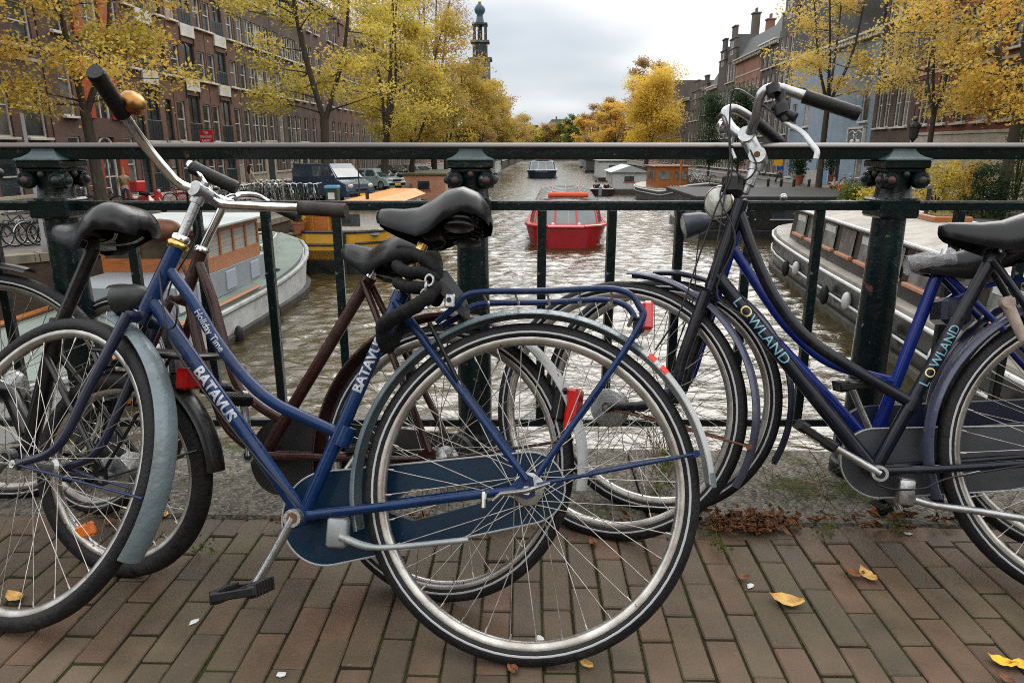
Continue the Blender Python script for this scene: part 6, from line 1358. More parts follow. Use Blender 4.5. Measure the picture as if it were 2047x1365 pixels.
for k in range(11):
    yy = 2.0+k*1.68
    for s_ in (-1,1):
        xx = s_*1.79; g = G(); g.add([(xx+s_*.045,yy-.58,1.64),(xx+s_*.045,yy+.58,1.64),(xx-s_*.030,yy+.58,2.33),(xx-s_*.030,yy-.58,2.33)], [(0,1,2,3) if s_ > 0 else (3,2,1,0)], False); wn = g.build('window', mat('dusty_cabin_glass', (.08,.09,.085), (.22,.24,.225), scale=1.3, rough=.12), cb)
        g = G(); g.cbox(min(xx+s_*.02,xx+s_*.15),max(xx+s_*.02,xx+s_*.15),yy-.64,yy+.64,1.55,1.635,.01); g.build('sill', mat('salmon_wood_sill', (.45,.21,.12), (.38,.17,.1), scale=6, rough=.5), wn)
        if k%2 == 0 and s_ < 0: g = G(); g.box(xx-.01,xx+.01,yy-.5,yy+.5,2.08,2.28); g.build('curtain', M_boatwhite, wn)
g = G(); g.cbox(-1.3,1.3,20.3,21.6,1.2,2.6,.03); g.build('fore_cabin', mat('taupe_paint', (.12,.115,.11), rough=.5), bt)
g = G(); g.ring([(.30+.07*math.cos(a), .07*math.sin(a)) for a in [2*PI*k/8 for k in range(8)]], (-.4,21.68,1.95), n=20); g.build('life_ring', mat('life_ring_red', (.55,.12,.09), (.6,.55,.5), scale=3, rough=.5, mid=(.5,.52)), bt)
g = G(); g.cyl((0,23.2,1.2),(0,23.2,1.75),.09,8); g.build('bollard', M_boatblack, bt)
for k in range(4): g = G(); g.ball((-2.42,4+k*4.6,.55),.13,10,8,(1,1,2.2)); g.build('fender', M_fender, bt)
# flat dark houseboat behind it, with planters
v = ony(1548, 398, 37.5); root = empty('houseboat', T(v.x, 36.5, WZ) @ RZ(CANG), 'dark flat-roofed houseboat behind the long black barge', 'boat', 'houseboats')
g = G(); g.cbox(-4.1,4.4,-.2,9,-.4,.5,.05); g.build('pontoon', M_boatblack, root); g = G(); g.cbox(-3.9,4.2,0,8.6,.5,2.0,.03); g.build('cabin', M_boatblack, root); g = G(); g.cbox(-4.4,4.8,-.5,9.2,2.0,2.22,.03); g.build('roof', mat('dark_bitumen_roof', (.018,.019,.021), (.028,.029,.031), scale=1, rough=.75), root)
for k in range(3): g = G(); g.box(-2.6+k*2.2,-1.3+k*2.2,-.02,.0,1.05,1.8); wn = g.build('window', M_pane, root); g = G(); g.box(-2.7+k*2.2,-1.2+k*2.2,-.04,-.021,1.0,1.05); g.box(-2.7+k*2.2,-1.2+k*2.2,-.04,-.021,1.8,1.86); g.build('window_frame', M_boatwhite, wn)
g = G(); g.box(-3.96,-3.91,.3,1.6,.6,1.95); g.build('pale_door', M_greydeck, root)
# named barge with varnished wheelhouse
v = onz(1300, 412, WZ); bt = empty('barge', T(v.x+1.0, v.y-1.2, WZ) @ RZ(CANG+PI), 'steel grey barge with name on its bow and varnished wheelhouse', 'boat', 'moored barges')
bt.matrix_world = T(v.x+2.4, v.y+12.5, WZ) @ RZ(PI+CANG+.16)
g = G(); secs = hull(g, 15, 4.4, -.4, 1.0, bow=4, stern=2, flare=.16, sheer=.95); g.build('hull', mat('steel_grey_hull', (.12,.12,.122), (.07,.07,.07), scale=1.2, rough=.45), bt)
g = G(); gun(g, secs, .06); gun(g, secs, .04, dz=-.3); g.build('strake', M_boatwhite, bt); g = G(); hull(g, 14.8, 4.2, .98, 1.12, bow=3.9, stern=1.9, flare=0, sheer=.9); g.build('deck', M_beige, bt)
g = G(); g.cbox(-1.5,1.5,3.2,6.2,1.1,3.0,.04); w_ = g.build('wheelhouse', M_varnish, bt); g = G(); g.cbox(-1.7,1.7,3.0,6.4,3.0,3.12,.03); g.build('roof', M_varnish, w_)
for xx in (-.75,.75): g = G(); g.cbox(xx-.5,xx+.5,6.2,6.24,1.9,2.6,.01); g.build('window', MATS['dusty_cabin_glass'], w_)
for yy in (4.0,5.3): g = G(); g.cbox(1.5,1.54,yy-.45,yy+.45,1.9,2.6,.01); g.build('window', MATS['dusty_cabin_glass'], w_); g = G(); g.cbox(-1.54,-1.5,yy-.45,yy+.45,1.9,2.6,.01); g.build('window', MATS['dusty_cabin_glass'], w_)
g = G(); g.cyl((0,8.4,1.1),(0,8.4,5.2),.11,10); g.build('mast', M_varnish, bt); g = G(); g.cbox(-.9,.4,9.2,10.4,1.15,1.5,.08); g.build('blue_tarpaulin', mat('blue_tarp', (.06,.25,.5), rough=.5), bt)
flat_text('VARKEN', .62, M_boatwhite, bt, T(2.06,9.4,1.12) @ RZ(PI/2+.0) @ RX(-.16), .01); flat_text('VARKEN', .62, M_boatwhite, bt, T(1.52,13.2,1.45) @ RZ(PI/2+.62) @ RX(-.16), .01)
box_boat('grey houseboat with corrugated pale roof on the right', 1258, 388, 3.6, 9, 1.7, M_boatwhite, M_greydeck, pitch=.7, hm=mat('brown_pontoon', (.07,.06,.05), rough=.8))
box_boat('white panelled houseboat with green roof further along the right', 1225, 362, 4.0, 12, 2.3, M_boatwhite, M_grn)
box_boat('low dark houseboat near the right canal end', 1192, 345, 4.2, 14, 2.0, M_darkpaint, M_roof)
box_boat('small grey houseboat at the right canal end', 1178, 336, 4.2, 14, 2.2, M_boatgrey, M_slate)
# open boat with people (people are added with the others)
v = onz(1200, 392, WZ); OB = T(v.x, v.y, WZ) @ RZ(CANG-.15)
ob = empty('motor_launch', OB, 'small dark open motor launch carrying four people up the canal', 'boat')
g = G(); secs = hull(g, 5.6, 2.3, -.2, .62, bow=2.2, stern=.3, flare=.12, sheer=.2); g.build('hull', M_boatblack, ob); g = G(); gun(g, secs, .05); g.tube([secs[0][2],secs[0][3]],.05,8); g.build('gunwale', M_boatwhite, ob)
g = G(); g.cbox(-.16,.16,-.42,-.02,.0,.95,.04); g.build('outboard_motor', M_boatgrey, ob)
# far bridge closing the canal
g = G(); g.box(-14,20,0,6,2.6,4.2); br = g.build('far_bridge', M_dark_brick, None, CM @ T(0,318,WZ)); tag(br, 'low brick bridge crossing the far end of the canal', 'bridge')
for xx in (-12,-3,8,18): g = G(); g.box(xx-1.2,xx+1.2,.2,5.8,-.5,2.6); g.build('pier', M_dark_brick, br)

# ---- deck clutter and mooring ropes
M_terra = mat('clay_pot', (.28,.10,.055), (.2,.075,.045), scale=12, rough=.8); M_rope = mat('hemp_rope', (.30,.25,.17), (.2,.17,.12), scale=30, rough=.9)
def pot(label, M, s=1.0, m=None, lm=None, seed=1):
    o = empty('flower_pot', M @ S3(s,s,s), label, 'flower pot', 'pots on the boats'); g = G(); g.lathe([(.14,0),(.19,.28),(.21,.28),(.21,.33),(.18,.33)],12); g.build('pot', m or M_terra, o)
    rng = np.random.default_rng(seed); cen = [(rng.normal(0,.12),rng.normal(0,.12),.36+rng.random()*.35) for _ in range(26)]; tag(link('foliage', leaves_mesh('foliage', cen, 16, .06, .075, lm or LM_mid, rng, .9), o), kind='stuff')
WB = CM @ T(-9.35, 9.0, WZ) @ RZ(math.radians(1.0)); RB = CM @ T(9.1, 6.5, WZ) @ RZ(math.radians(-5.0)); YB = CM @ T(-8.0, 25.6, WZ)
pot('clay pot with green plant on the white barge foredeck', WB @ T(-.6,11.6,.95), 1.0, seed=2); pot('small pot beside the winch of the white barge', WB @ T(.55,12.5,1.02), .8, seed=3)
pot('potted shrub at the ochre stern of the black barge', YB @ T(-1.25,.25,1.49), 1.3, lm=LM_olive, seed=4); pot('green pot plant on the white cabin roof edge', YB @ T(.2,10.9,1.5), 1.5, seed=5)
pot('potted plant at the far end of the long black barge roof', RB @ T(-.9,21.9,1.3), 1.2, seed=6)
for k, (y_, w_) in enumerate(((17.2,.9),(12.6,1.1),(7.8,.9))):
    o = empty('roof_hatch', RB @ T(.15,y_,2.70), 'low skylight hatch on the long black barge roof, %s from the bow' % ['first','second','third'][k], 'hatch', 'roof hatches'); g = G(); g.cbox(-.45,.45,-w_/2,w_/2,0,.16,.02); g.build('frame', M_varnish, o); g = G(); g.box(-.36,.36,-w_/2+.09,w_/2-.09,.16,.175); g.build('pane', M_pane, o)
o = empty('stove_pipe', RB @ T(.6,14.8,2.66), 'black stove pipe with cowl on the long barge roof', 'pipe'); g = G(); g.cyl((0,0,0),(0,0,.75),.06,10); g.build('tube', M_boatblack, o); g = G(); g.lathe([(.12,.75),(.10,.82),(.02,.88)],12); g.build('cowl', M_boatblack, o)
def rope(label, a, b, sag): a, b = Vector(a), Vector(b); g = G(); g.tube([a*(1-t)+b*t-Vector((0,0,sag*4*t*(1-t))) for t in [i/14 for i in range(15)]], .022, 6); tag(g.build('mooring_rope', M_rope), label, 'rope', 'mooring ropes')
rope('slack mooring rope from the white barge bow to the left quay', WB @ Vector((-.4,14.9,1.5)), cw(XQL-.2,27.5,QZ+.05), .35); rope('mooring rope from the ochre stern to the left quay', YB @ Vector((-1.5,.3,1.5)), cw(XQL-.2,24.6,QZ+.05), .2)
rope('mooring rope from the long black barge bow to the right quay', RB @ Vector((.3,23.8,1.7)), cw(XQR+.2,33,QZ+.05), .3)
rope('line hanging along the red tour boat bow', (2.0,33.3,-2.5), (3.1,33.2,-2.55), .25)
for k in range(3): g = G(); g.ball((0,0,0),.13,10,8,(1,1,1.9)); tag(g.build('boat_fender', M_boatwhite, None, RB @ T(-2.36,6.3+k*5.2,.72)), 'white fender hanging on the long black barge side, %s from the stern' % ['first','second','third'][k], 'fender', 'white fenders')
# ================================================================== people, vehicles, parked bicycles, street furniture
def skin_tube(g, pts, r, n=8): g.tube(spline([Vector(p) for p in pts],4), [r[0]+(r[-1]-r[0])*i/((len(pts)-1)*4) if len(r) == 2 else np.interp(i/((len(pts)-1)*4), np.linspace(0,1,len(r)), r) for i in range((len(pts)-1)*4+1)], n)
def skinned(name, chains, m, parent):
    """one continuous surface grown over a joint skeleton: chains of (point, radius); first point of a chain may repeat an earlier joint"""
    vs = []; es = []; rs = []; key = {}
    for ch in chains:
        prev = None
        for (p, r) in ch:
            k = tuple(round(c,3) for c in p)
            if k not in key: key[k] = len(vs); vs.append(p); rs.append(r)
            if prev is not None: es.append((prev, key[k]))
            prev = key[k]
    me = bpy.data.meshes.new(name); me.from_pydata(vs, es, []); o = link(name, me, parent); me.materials.append(m)
    md = o.modifiers.new('skin','SKIN'); sv = me.skin_vertices[0].data
    for i, r in enumerate(rs): sv[i].radius = (r, r); sv[i].use_root = (i == 0)
    md.use_smooth_shade = True; sb = o.modifiers.new('sub','SUBSURF'); sb.levels = 1; sb.render_levels = 1; return o
M_skin = mat('skin', (.50,.31,.23), (.44,.27,.20), scale=8, rough=.55)
def cloth(name, c): return mat('cloth_'+name, c, tuple(x*.75 for x in c), scale=9, rough=.85)
def person(label, M, pose='stand', top=(.1,.1,.1), legs=(.03,.035,.06), hair=(.03,.02,.015), long_hair=False, group='people', arms=None, cn='x'):
    root = empty('person', M, label, 'person', group)
    hip = .92
    if pose == 'stand':
        hipz = .92; K = [(.10,.03,.50),(-.10,-.02,.50)]; A_ = [(.11,-.02,.07),(-.11,.0,.07)]; toe = (0,-.14,-.03)
    elif pose == 'walk':
        hipz = .90; K = [(.09,-.14,.50),(-.09,.06,.49)]; A_ = [(.10,-.16,.09),(-.10,.34,.14)]; toe = (0,-.14,-.04)
    else:
        hipz = .46; K = [(.12,-.42,.47),(-.12,-.42,.47)]; A_ = [(.12,-.44,.07),(-.12,-.40,.07)]; toe = (0,-.14,-.03)
    sh = hipz+.50; nk = hipz+.60; hd = hipz+.71; fwd = -.06 if pose == 'sit' else 0
    P0 = (0,0,hipz)
    el = [(.27,.02,sh-.27),(-.27,.02,sh-.27)]; ha = [(.24,-.16,sh-.46),(-.24,-.16,sh-.46)]
    if pose == 'sit': ha = [(.17,-.30,sh-.36),(-.17,-.30,sh-.36)]; el = [(.26,-.03,sh-.25),(-.26,-.03,sh-.25)]
    if arms == 'in': ha = [(.08,-.26,sh-.22),(-.08,-.26,sh-.22)]
    body = [[(P0,.12),((0,fwd*.5,hipz+.25),.11),((0,fwd,sh),.12),((0,fwd-.01,nk),.052),((0,fwd-.02,hd),.085),((0,fwd-.025,hd+.12),.090),((0,fwd-.01,hd+.20),.05)]]
    for i, s in ((0,1),(1,-1)):
        body.append([((0,fwd,sh),.12),((s*.18,fwd,sh-.01),.062),(el[i],.043),(ha[i],.032),((ha[i][0],ha[i][1]-.08,ha[i][2]-.04),.030)])
        body.append([(P0,.12),((s*.10,-.02,hipz-.05),.088),(K[i],.060),(A_[i],.042),((A_[i][0],A_[i][1]+toe[1],A_[i][2]+toe[2]),.036)])
    skinned('body', body, M_skin, root)
    skinned('jacket', [[(P0,.135),((0,fwd*.5,hipz+.25),.13),((0,fwd,sh),.138),((0,fwd,sh+.06),.085)]]+[[((0,fwd,sh),.138),((s*.185,fwd,sh-.012),.078),(el[i],.058),(ha[i],.044)] for i, s in ((0,1),(1,-1))], cloth(cn+'_top', top), root)
    skinned('trousers', [[((0,0,hipz+.03),.132)]+[((0,-.005,hipz-.02),.13)]]+[[((0,-.005,hipz-.02),.13),((s*.10,-.02,hipz-.06),.098),(K[i],.073),(A_[i],.056)] for i, s in ((0,1),(1,-1))], cloth(cn+'_legs', legs), root)
    g = G()
    for i in (0,1): g.ball((A_[i][0],A_[i][1]-.07,A_[i][2]-.03),.055,8,6,(.85,2.1,.75))
    g.build('shoes', M_black, root)
    g = G(); c = (0,fwd-.012,hd+.135); g.ball(c,.108,12,8,(.92,1.02,.98), None)
    g.v = [(x,y,z) if (y > fwd-.05 or z > hd+.15) else (x*.6,fwd-.03,z) for (x,y,z) in g.v]
    if long_hair: g.tube(spline([(0,fwd+.06,hd+.12),(0,fwd+.10,hd-.05),(0,fwd+.10,hd-.25)],4),[.09,.085,.08,.08,.075,.07,.07,.06,.05],8)
    g.build('hair', mat('hair_%.2f' % hair[0], hair, rough=.6), root)
    g = G(); g.ball((0,fwd-.118,hd+.085),.016,6,5,(.8,1.1,1.2)); g.ball((.036,fwd-.100,hd+.115),.011,6,4); g.ball((-.036,fwd-.100,hd+.115),.011,6,4); g.build('face', mat('face_dark', (.16,.08,.06), rough=.6), root)
    return root
def face_to(x, y, tx, ty): return math.atan2(ty-y, tx-x)+PI/2
v = onz(255, 412, QZ); person('person in tan coat and jeans walking past the orange shutters', T(v.x,v.y,QZ) @ RZ(.6), 'walk', (.30,.22,.12), (.03,.05,.12), (.20,.11,.05), True, cn='tan')
v = onz(505, 396, QZ); person('person in pale top with dark hair on the left quay', T(v.x,v.y,QZ) @ RZ(2.6), 'stand', (.42,.38,.32), (.30,.27,.23), (.01,.01,.01), True, cn='pale')
v = onz(592, 378, QZ); person('person in dark coat by the white doorways', T(v.x,v.y,QZ) @ RZ(1.2), 'walk', (.05,.05,.06), (.03,.03,.035), (.02,.015,.01), cn='dark')
v = onz(1676, 392, QZ-.0); pz = T(v.x,v.y,QZ)
person('person in brown green jacket sitting on the right quay edge', T(v.x-.4,v.y,QZ-.30) @ RZ(.15), 'sit', (.16,.12,.05), (.10,.10,.11), (.16,.07,.04), cn='olive')
person('person in orange top sitting on the right quay behind the brown green jacket', T(v.x+.35,v.y+.35,QZ-.30) @ RZ(-.2), 'sit', (.55,.10,.04), (.02,.03,.08), (.04,.03,.02), cn='orange')
v = onz(1556, 366, QZ); person('person in blue top walking on the right street', T(v.x,v.y,QZ) @ RZ(.4), 'walk', (.05,.15,.45), (.05,.05,.06), (.03,.02,.02), cn='blue')
for k, (x_, y_, lb, c) in enumerate(((-.55,.9,'person in black jacket at the left stern of the motor launch',(.018,.018,.022)),(.5,.8,'person in black jacket at the right stern of the motor launch',(.02,.02,.025)),(-.5,2.3,'person in dark jacket on the left front bench of the motor launch',(.03,.03,.035)),(.45,2.2,'person in brown jacket on the right front bench of the motor launch',(.16,.07,.03)))):
    person(lb, OB @ T(x_,y_,.12) @ RZ(PI if k < 2 else .4), 'sit', c, (.02,.02,.025), [(.02,.015,.01),(.05,.03,.02),(.01,.01,.01),(.28,.13,.06)][k], cn='launch%d' % k)
# ---- vehicles
M_carglass = mat('car_glass', (.035,.05,.055), (.10,.13,.14), scale=1.2, rough=.05, spec=.9)
M_hub = mat('wheel_cover', (.30,.31,.32), rough=.4, metal=.6)
def vehicle(name, label, M, prof, roofprof, W, paint, wheels, cat, L, glassz, van=False):
    root = empty(name, M, label, cat, 'vehicles parked on the left quay')     # x forward
    def shell(poly, w0, w1, z0, z1):
        secs = []
        for t, k in ((-1,0),(-.86,1),(.86,1),(1,0)):
            secs.append([(x, t*(w0+(w1-w0)*max(0,min(1,(z-z0)/(z1-z0))))*(1.0), z) for (x,z) in poly])
        return secs
    g = G(); zz = [p[1] for p in prof]
    secs = []
    for t in (-1,-.93,.93,1):
        sh = .965 if abs(t) == 1 else 1.0; cx_ = sum(p[0] for p in prof)/len(prof); cz_ = sum(zz)/len(zz)
        secs.append([(cx_+(x-cx_)*sh, t*W/2, cz_+(z-cz_)*sh) for (x,z) in prof])
    g.loft(secs, smooth=False); g.build('body', paint, root)
    zr0 = min(p[1] for p in roofprof); zr1 = max(p[1] for p in roofprof); secs = []
    for t in (-1,-.92,.92,1):
        secs.append([(x, t*(W/2-.04-.14*(z-zr0)/(zr1-zr0)), z-(.03 if abs(t)==1 and z == zr1 else 0)) for (x,z) in roofprof])
    g = G(); g.loft(secs, smooth=False); g.build('cabin', paint, root)
    # glass: windscreen, side windows, rear
    rp = roofprof; f0, f1 = rp[-1], rp[-2]; b0, b1 = rp[0], rp[1]
    def yat(z): return W/2-.04-.14*(z-zr0)/(zr1-zr0)
    def quad(a, b, nm, off, ww=.9):
        g = G(); g.add([(a[0]+off,-yat(a[1])*ww,a[1]+.04),(a[0]+off,yat(a[1])*ww,a[1]+.04),(b[0]+off,yat(b[1])*ww,b[1]-.06),(b[0]+off,-yat(b[1])*ww,b[1]-.06)],[(0,1,2,3) if off > 0 else (3,2,1,0)],False); return g.build(nm, M_carglass, root)
    quad(f0,f1,'windscreen',.03); 
    if not van: quad(b0,b1,'rear_window',-.03)
    for s in (-1,1):
        xs_ = [(.50,.97)] if van else [(.06,.46),(.52,.94)]
        for (u0,u1) in xs_:
            def pt(u, z):
                tz = (z-zr0)/(zr1-zr0); xa = b0[0]+(b1[0]-b0[0])*tz; xb = f0[0]+(f1[0]-f0[0])*tz; return (xa+(xb-xa)*u, s*(yat(z)+.012), z)
            z0_, z1_ = zr0+.07, zr1-.12; g = G(); g.add([pt(u0,z0_),pt(u1,z0_),pt(u1-.01,z1_),pt(u0+.01,z1_)],[(0,1,2,3) if s < 0 else (3,2,1,0)],False); g.build('side_window', M_carglass, root)
    for wx in wheels:
        for s in (-1,1):
            g = G(); g.lathe([(.20,-.10),(.31,-.10),(.325,-.06),(.325,.06),(.31,.10),(.20,.10)],20,T(wx,s*(W/2-.09),.325) @ RX(PI/2)); wl = g.build('wheel', M_tyre, root); g = G(); g.lathe([(.02,-.112),(.20,-.105),(.21,-.09),(.21,.09),(.20,.105),(.02,.112)],16,T(wx,s*(W/2-.09),.325) @ RX(PI/2)); g.build('wheel_cover', M_hub, wl)
    xm = max(p[0] for p in prof); xr = min(p[0] for p in prof)
    for s in (-1,1):
        g = G(); g.ball((xm-.10,s*(W/2-.28),.72 if not van else .85),.16,10,8,(.55,1.2,.75)); g.build('headlight', M_glass, root); g = G(); g.cbox(xr-.02,xr+.05,s*(W/2-.2)-.1,s*(W/2-.2)+.1,.75,1.0,.02); g.build('tail_light', M_red, root)
        g = G(); g.cbox(f0[0]-.25,f0[0]-.10,s*(W/2+.09)-.08,s*(W/2+.09)+.08,zr0+.05,zr0+.22,.03); g.build('wing_mirror', paint, root)
    g = G(); g.cbox(xm-.03,xm+.03,-W/2+.1,W/2-.1,.32,.52,.03); g.build('bumper', M_black, root); g = G(); g.box(xm+.031,xm+.04,-.26,.26,.36,.47); g.build('number_plate', mat('yellow_plate', (.75,.48,.02), rough=.5), root)
    g = G(); g.cbox(xm-.06,xm+.01,-.4,.4,.6,.74,.02); g.build('grille', M_black, root)
    return root
vanp = [(-2.35,.30),(-2.4,.9),(-2.38,1.25),(1.35,1.25),(1.75,1.12),(2.3,.95),(2.4,.6),(2.38,.30)]; vanr = [(-2.38,1.25),(-2.33,1.95),(.75,1.98),(1.45,1.25)]
M_vanblue = mat('dark_blue_car_paint', (.025,.05,.085), (.03,.06,.10), scale=1, rough=.25, coat=.5)
v = onz(690, 404, QZ); vehicle('van', 'dark blue delivery van parked behind the olive elm', T(v.x-.9,v.y+1.2,QZ) @ RZ(math.radians(-38)), vanp, vanr, 1.9, M_vanblue, (-1.45,1.55), 'van', 4.8, 1.2, True)
carp = [(-2.0,.28),(-2.05,.65),(-1.95,.86),(1.0,.90),(1.85,.74),(2.0,.5),(1.98,.28)]; carr = [(-1.85,.86),(-1.2,1.42),(.25,1.45),(1.05,.89)]
M_teal = mat('pale_teal_car_paint', (.26,.36,.36), (.3,.4,.4), scale=1, rough=.25, coat=.5); M_silver = mat('silver_car_paint', (.42,.43,.44), rough=.3, metal=.5, coat=.4); M_redcar = mat('red_car_paint', (.45,.02,.025), rough=.3, coat=.5); M_darkcar = mat('black_car_paint', (.02,.022,.026), rough=.25, coat=.5)
for px, py, rz, lb, pt in ((768,380,-38,'pale teal hatchback parked beyond the blue van',M_teal),(800,366,-38,'dark car parked beyond the pale teal hatchback',M_darkcar),(845,360,-38,'silver hatchback parked furthest along the left quay',M_silver)):
    v = onz(px, py, QZ); vehicle('parked_car', lb, T(v.x-.6,v.y+1.0,QZ) @ RZ(math.radians(rz)), carp, carr, 1.7, pt, (-1.25,1.25), 'car', 4, .9)
# red delivery scooter
v = onz(308, 424, QZ); sc = empty('delivery_scooter', T(v.x,v.y,QZ) @ RZ(-.4), 'red delivery scooter with square red box on the left quay', 'scooter')
for xx in (-.55,.62): g = G(); g.ring([(.20+.055*math.cos(a), .05*math.sin(a)) for a in [2*PI*k/10 for k in range(10)]], (xx,0,.25), n=24); w_ = g.build('wheel', M_tyre, sc); g = G(); g.lathe([(.12,-.03),(.12,.03)],14,T(xx,0,.25) @ RX(PI/2)); g.build('wheel_rim', M_hub, w_)
g = G(); g.loft([[(-.75,-.14,.42),(-.75,.14,.42),(-.72,.12,.66),(-.72,-.12,.66)],[(-.35,-.17,.36),(-.35,.17,.36),(-.35,.15,.74),(-.35,-.15,.74)],[(.0,-.17,.28),(.0,.17,.28),(.0,.14,.45),(.0,-.14,.45)],[(.3,-.18,.25),(.3,.18,.25),(.3,.16,.36),(.3,-.16,.36)]]); g.build('body', M_redcar, sc)
g = G(); g.loft([[(.30,-.2,.3),(.30,.2,.3),(.38,.2,.3),(.38,-.2,.3)],[(.36,-.19,.7),(.36,.19,.7),(.44,.17,.7),(.44,-.17,.7)],[(.30,-.12,.98),(.30,.12,.98),(.38,.10,.98),(.38,-.10,.98)]]); g.build('leg_shield', M_redcar, sc)
g = G(); g.cbox(-.68,.02,-.15,.15,.74,.84,.04); g.build('seat', M_vinyl, sc); g = G(); g.cbox(-1.05,-.55,-.26,.26,.86,1.36,.05); g.build('delivery_box', M_redcar, sc); g = G(); g.tube([(.33,-.34,1.06),(.36,0,1.02),(.33,.34,1.06)],.02,8); g.build('handlebar', M_black, sc); g = G(); g.ball((.45,0,.93),.09,10,8); g.build('headlight', M_glass, sc); g = G(); g.tube([(.38,0,.7),(.62,0,.25)],.04,8); g.build('fork', M_hub, sc)
# ---- parked bicycles on the quays
def parked_bike(paint, black=False):
    root = empty('parked_bicycle'); R = .34; wb = 1.08
    for c, nm in ((0,'rear_wheel'),(wb,'front_wheel')):
        g = G(); g.ring([(R-.02+.02*math.cos(a), .02*math.sin(a)) for a in [2*PI*k/6 for k in range(6)]], (c,0,R), n=26); w_ = g.build(nm, M_tyre, root)
        g = G(); g.ring([(R-.045+.010*math.cos(a), .012*math.sin(a)) for a in [2*PI*k/4 for k in range(4)]], (c,0,R), n=26)
        for k in range(14): a = 2*PI*k/14; g.cyl((c,0,R),(c+(R-.05)*math.cos(a),0,R+(R-.05)*math.sin(a)),.003,3)
        g.build('rim', M_rim, w_)
        g = G(); g.ring([(R+.02,.025),(R+.028,0),(R+.02,-.025),(R+.017,-.022),(R+.024,0),(R+.017,.022)], (c,0,R), math.radians(40 if c else -10), math.radians(190 if c else 165), 20); g.build('mudguard', paint, root)
    bbv, stv, htv, hbv = Vector((.46,0,.28)), Vector((.30,0,.78)), Vector((.86,0,.86)), Vector((.92,0,.64)); g = G()
    g.tube([htv,hbv],.02,7); g.tube([stv,bbv],.018,7); g.tube([hbv,bbv],.018,7); g.tube([htv,Vector((.38,0,.55))],.016,7); g.tube([bbv,Vector((0,0,R))],.012,6); g.tube([stv,Vector((0,0,R))],.012,6); g.tube([hbv,Vector((wb,0,R))],.014,6); g.build('frame', paint, root)
    g = G(); g.loft([[(.10,-.03,.90),(.10,.03,.90),(.10,.03,.93),(.10,-.03,.93)],[(.16,-.10,.89),(.16,.10,.89),(.16,.07,.95),(.16,-.07,.95)],[(.25,-.06,.89),(.25,.06,.89),(.25,.04,.94),(.25,-.04,.94)],[(.38,-.02,.90),(.38,.02,.90),(.38,.015,.925),(.38,-.015,.925)]]); g.tube([stv,Vector((.24,0,.90))],.013,6); g.build('saddle', M_vinyl, root)
    g = G(); g.tube([htv,Vector((.83,0,1.0))],.012,6); g.tube(spline([(.66,.28,1.04),(.80,.25,1.05),(.87,.12,1.02),(.84,0,1.0),(.87,-.12,1.02),(.80,-.25,1.05),(.66,-.28,1.04)],3),.012,6); g.build('handlebar', M_chrome, root)
    g = G(); g.tube(spline([(.22,.05,.72),(.05,.06,.73),(-.22,.06,.73),(-.02,.06,.36)],3),.008,5); g.tube(spline([(.22,-.05,.72),(.05,-.06,.73),(-.22,-.06,.73),(-.02,-.06,.36)],3),.008,5); g.build('luggage_rack', paint, root)
    return root
PB = [parked_bike(mat('parked_%s' % n, c, rough=.4)) for n, c in (('black',(.012,.012,.014)),('grey',(.10,.11,.12)),('green',(.03,.08,.05)),('white',(.45,.46,.45)),('red',(.42,.02,.025)))]
PBT = [tree_of(o) for o in PB]
used = [False]*5
def put_bike(k, M, label, group):
    if used[k]: o = copy_tree(PB[k], M, label, PBT[k])
    else: o = PB[k]; o.matrix_world = M; used[k] = True
    tag(o, label, 'bicycle', group); return o
for o in PB: o['category'] = 'bicycle'
cn = ['black','grey','green','white','red']
ords = ['first','second','third','fourth','fifth','sixth','seventh','eighth','ninth','tenth','eleventh','twelfth','thirteenth','fourteenth','fifteenth']
for i in range(30):                # dense rack between the elm and the scooter
    r_, c_ = divmod(i, 15); p = onz(512+c_*9.0+r_*4, 405-r_*10, QZ); k = random.choice([0,0,1,1,2,3])
    put_bike(k, T(p.x,p.y,QZ) @ RZ(CANG+math.radians(-70+random.uniform(-9,9))) @ RX(random.uniform(-.12,.12)), '%s bicycle in the %s row of the quay rack, %s from the left' % (cn[k], ['front','back'][r_], ords[c_]), 'bicycles in the quay rack')
for i, px in enumerate((-40,-12,14,38,62,86,112)):
    p = onz(px, 500-i*1.5, QZ); k = [0,1,0,3,0,2,0][i]
    put_bike(k, T(p.x,p.y+.4,QZ) @ RZ(math.radians(60+random.uniform(-12,12))) @ RX(random.uniform(-.1,.1)), '%s bicycle parked at the quay corner, %s from the left' % (cn[k], ords[i]), 'bicycles at the quay corner')
for i, (px, py) in enumerate(((130,425),(158,420),(185,424),(342,414),(366,412),(420,412),(446,409),(470,410))):
    p = onz(px, py, QZ); k = [0,1,0,4,4,2,0,1][i]; put_bike(k, T(p.x,p.y,QZ) @ RZ(math.radians(random.uniform(20,60))), '%s bicycle parked on the left street, %s from the left' % (cn[k], ords[i]), 'bicycles on the left street')
for i in range(12):                # second stretch of rack nearer the bridge
    p = onz(404+i*8.5, 418-i*.8, QZ); k = random.choice([0,0,1,2,3])
    put_bike(k, T(p.x,p.y,QZ) @ RZ(CANG+math.radians(-72+random.uniform(-9,9))) @ RX(random.uniform(-.1,.1)), '%s bicycle in the rack behind the chrome handlebar, %s from the left' % (cn[k], ords[i]), 'bicycles in the near quay rack')
for i, (px, py) in enumerate(((1720,392),(1738,390),(1702,380),(1400,366),(1425,368),(1385,362))):
    p = onz(px, py, QZ); k = [0,0,1,3,0,1][i]; put_bike(k, T(p.x,p.y,QZ) @ RZ(math.radians(random.uniform(100,150))), '%s bicycle parked on the right street, %s in the group' % (cn[k], ords[i]), 'bicycles on the right street')
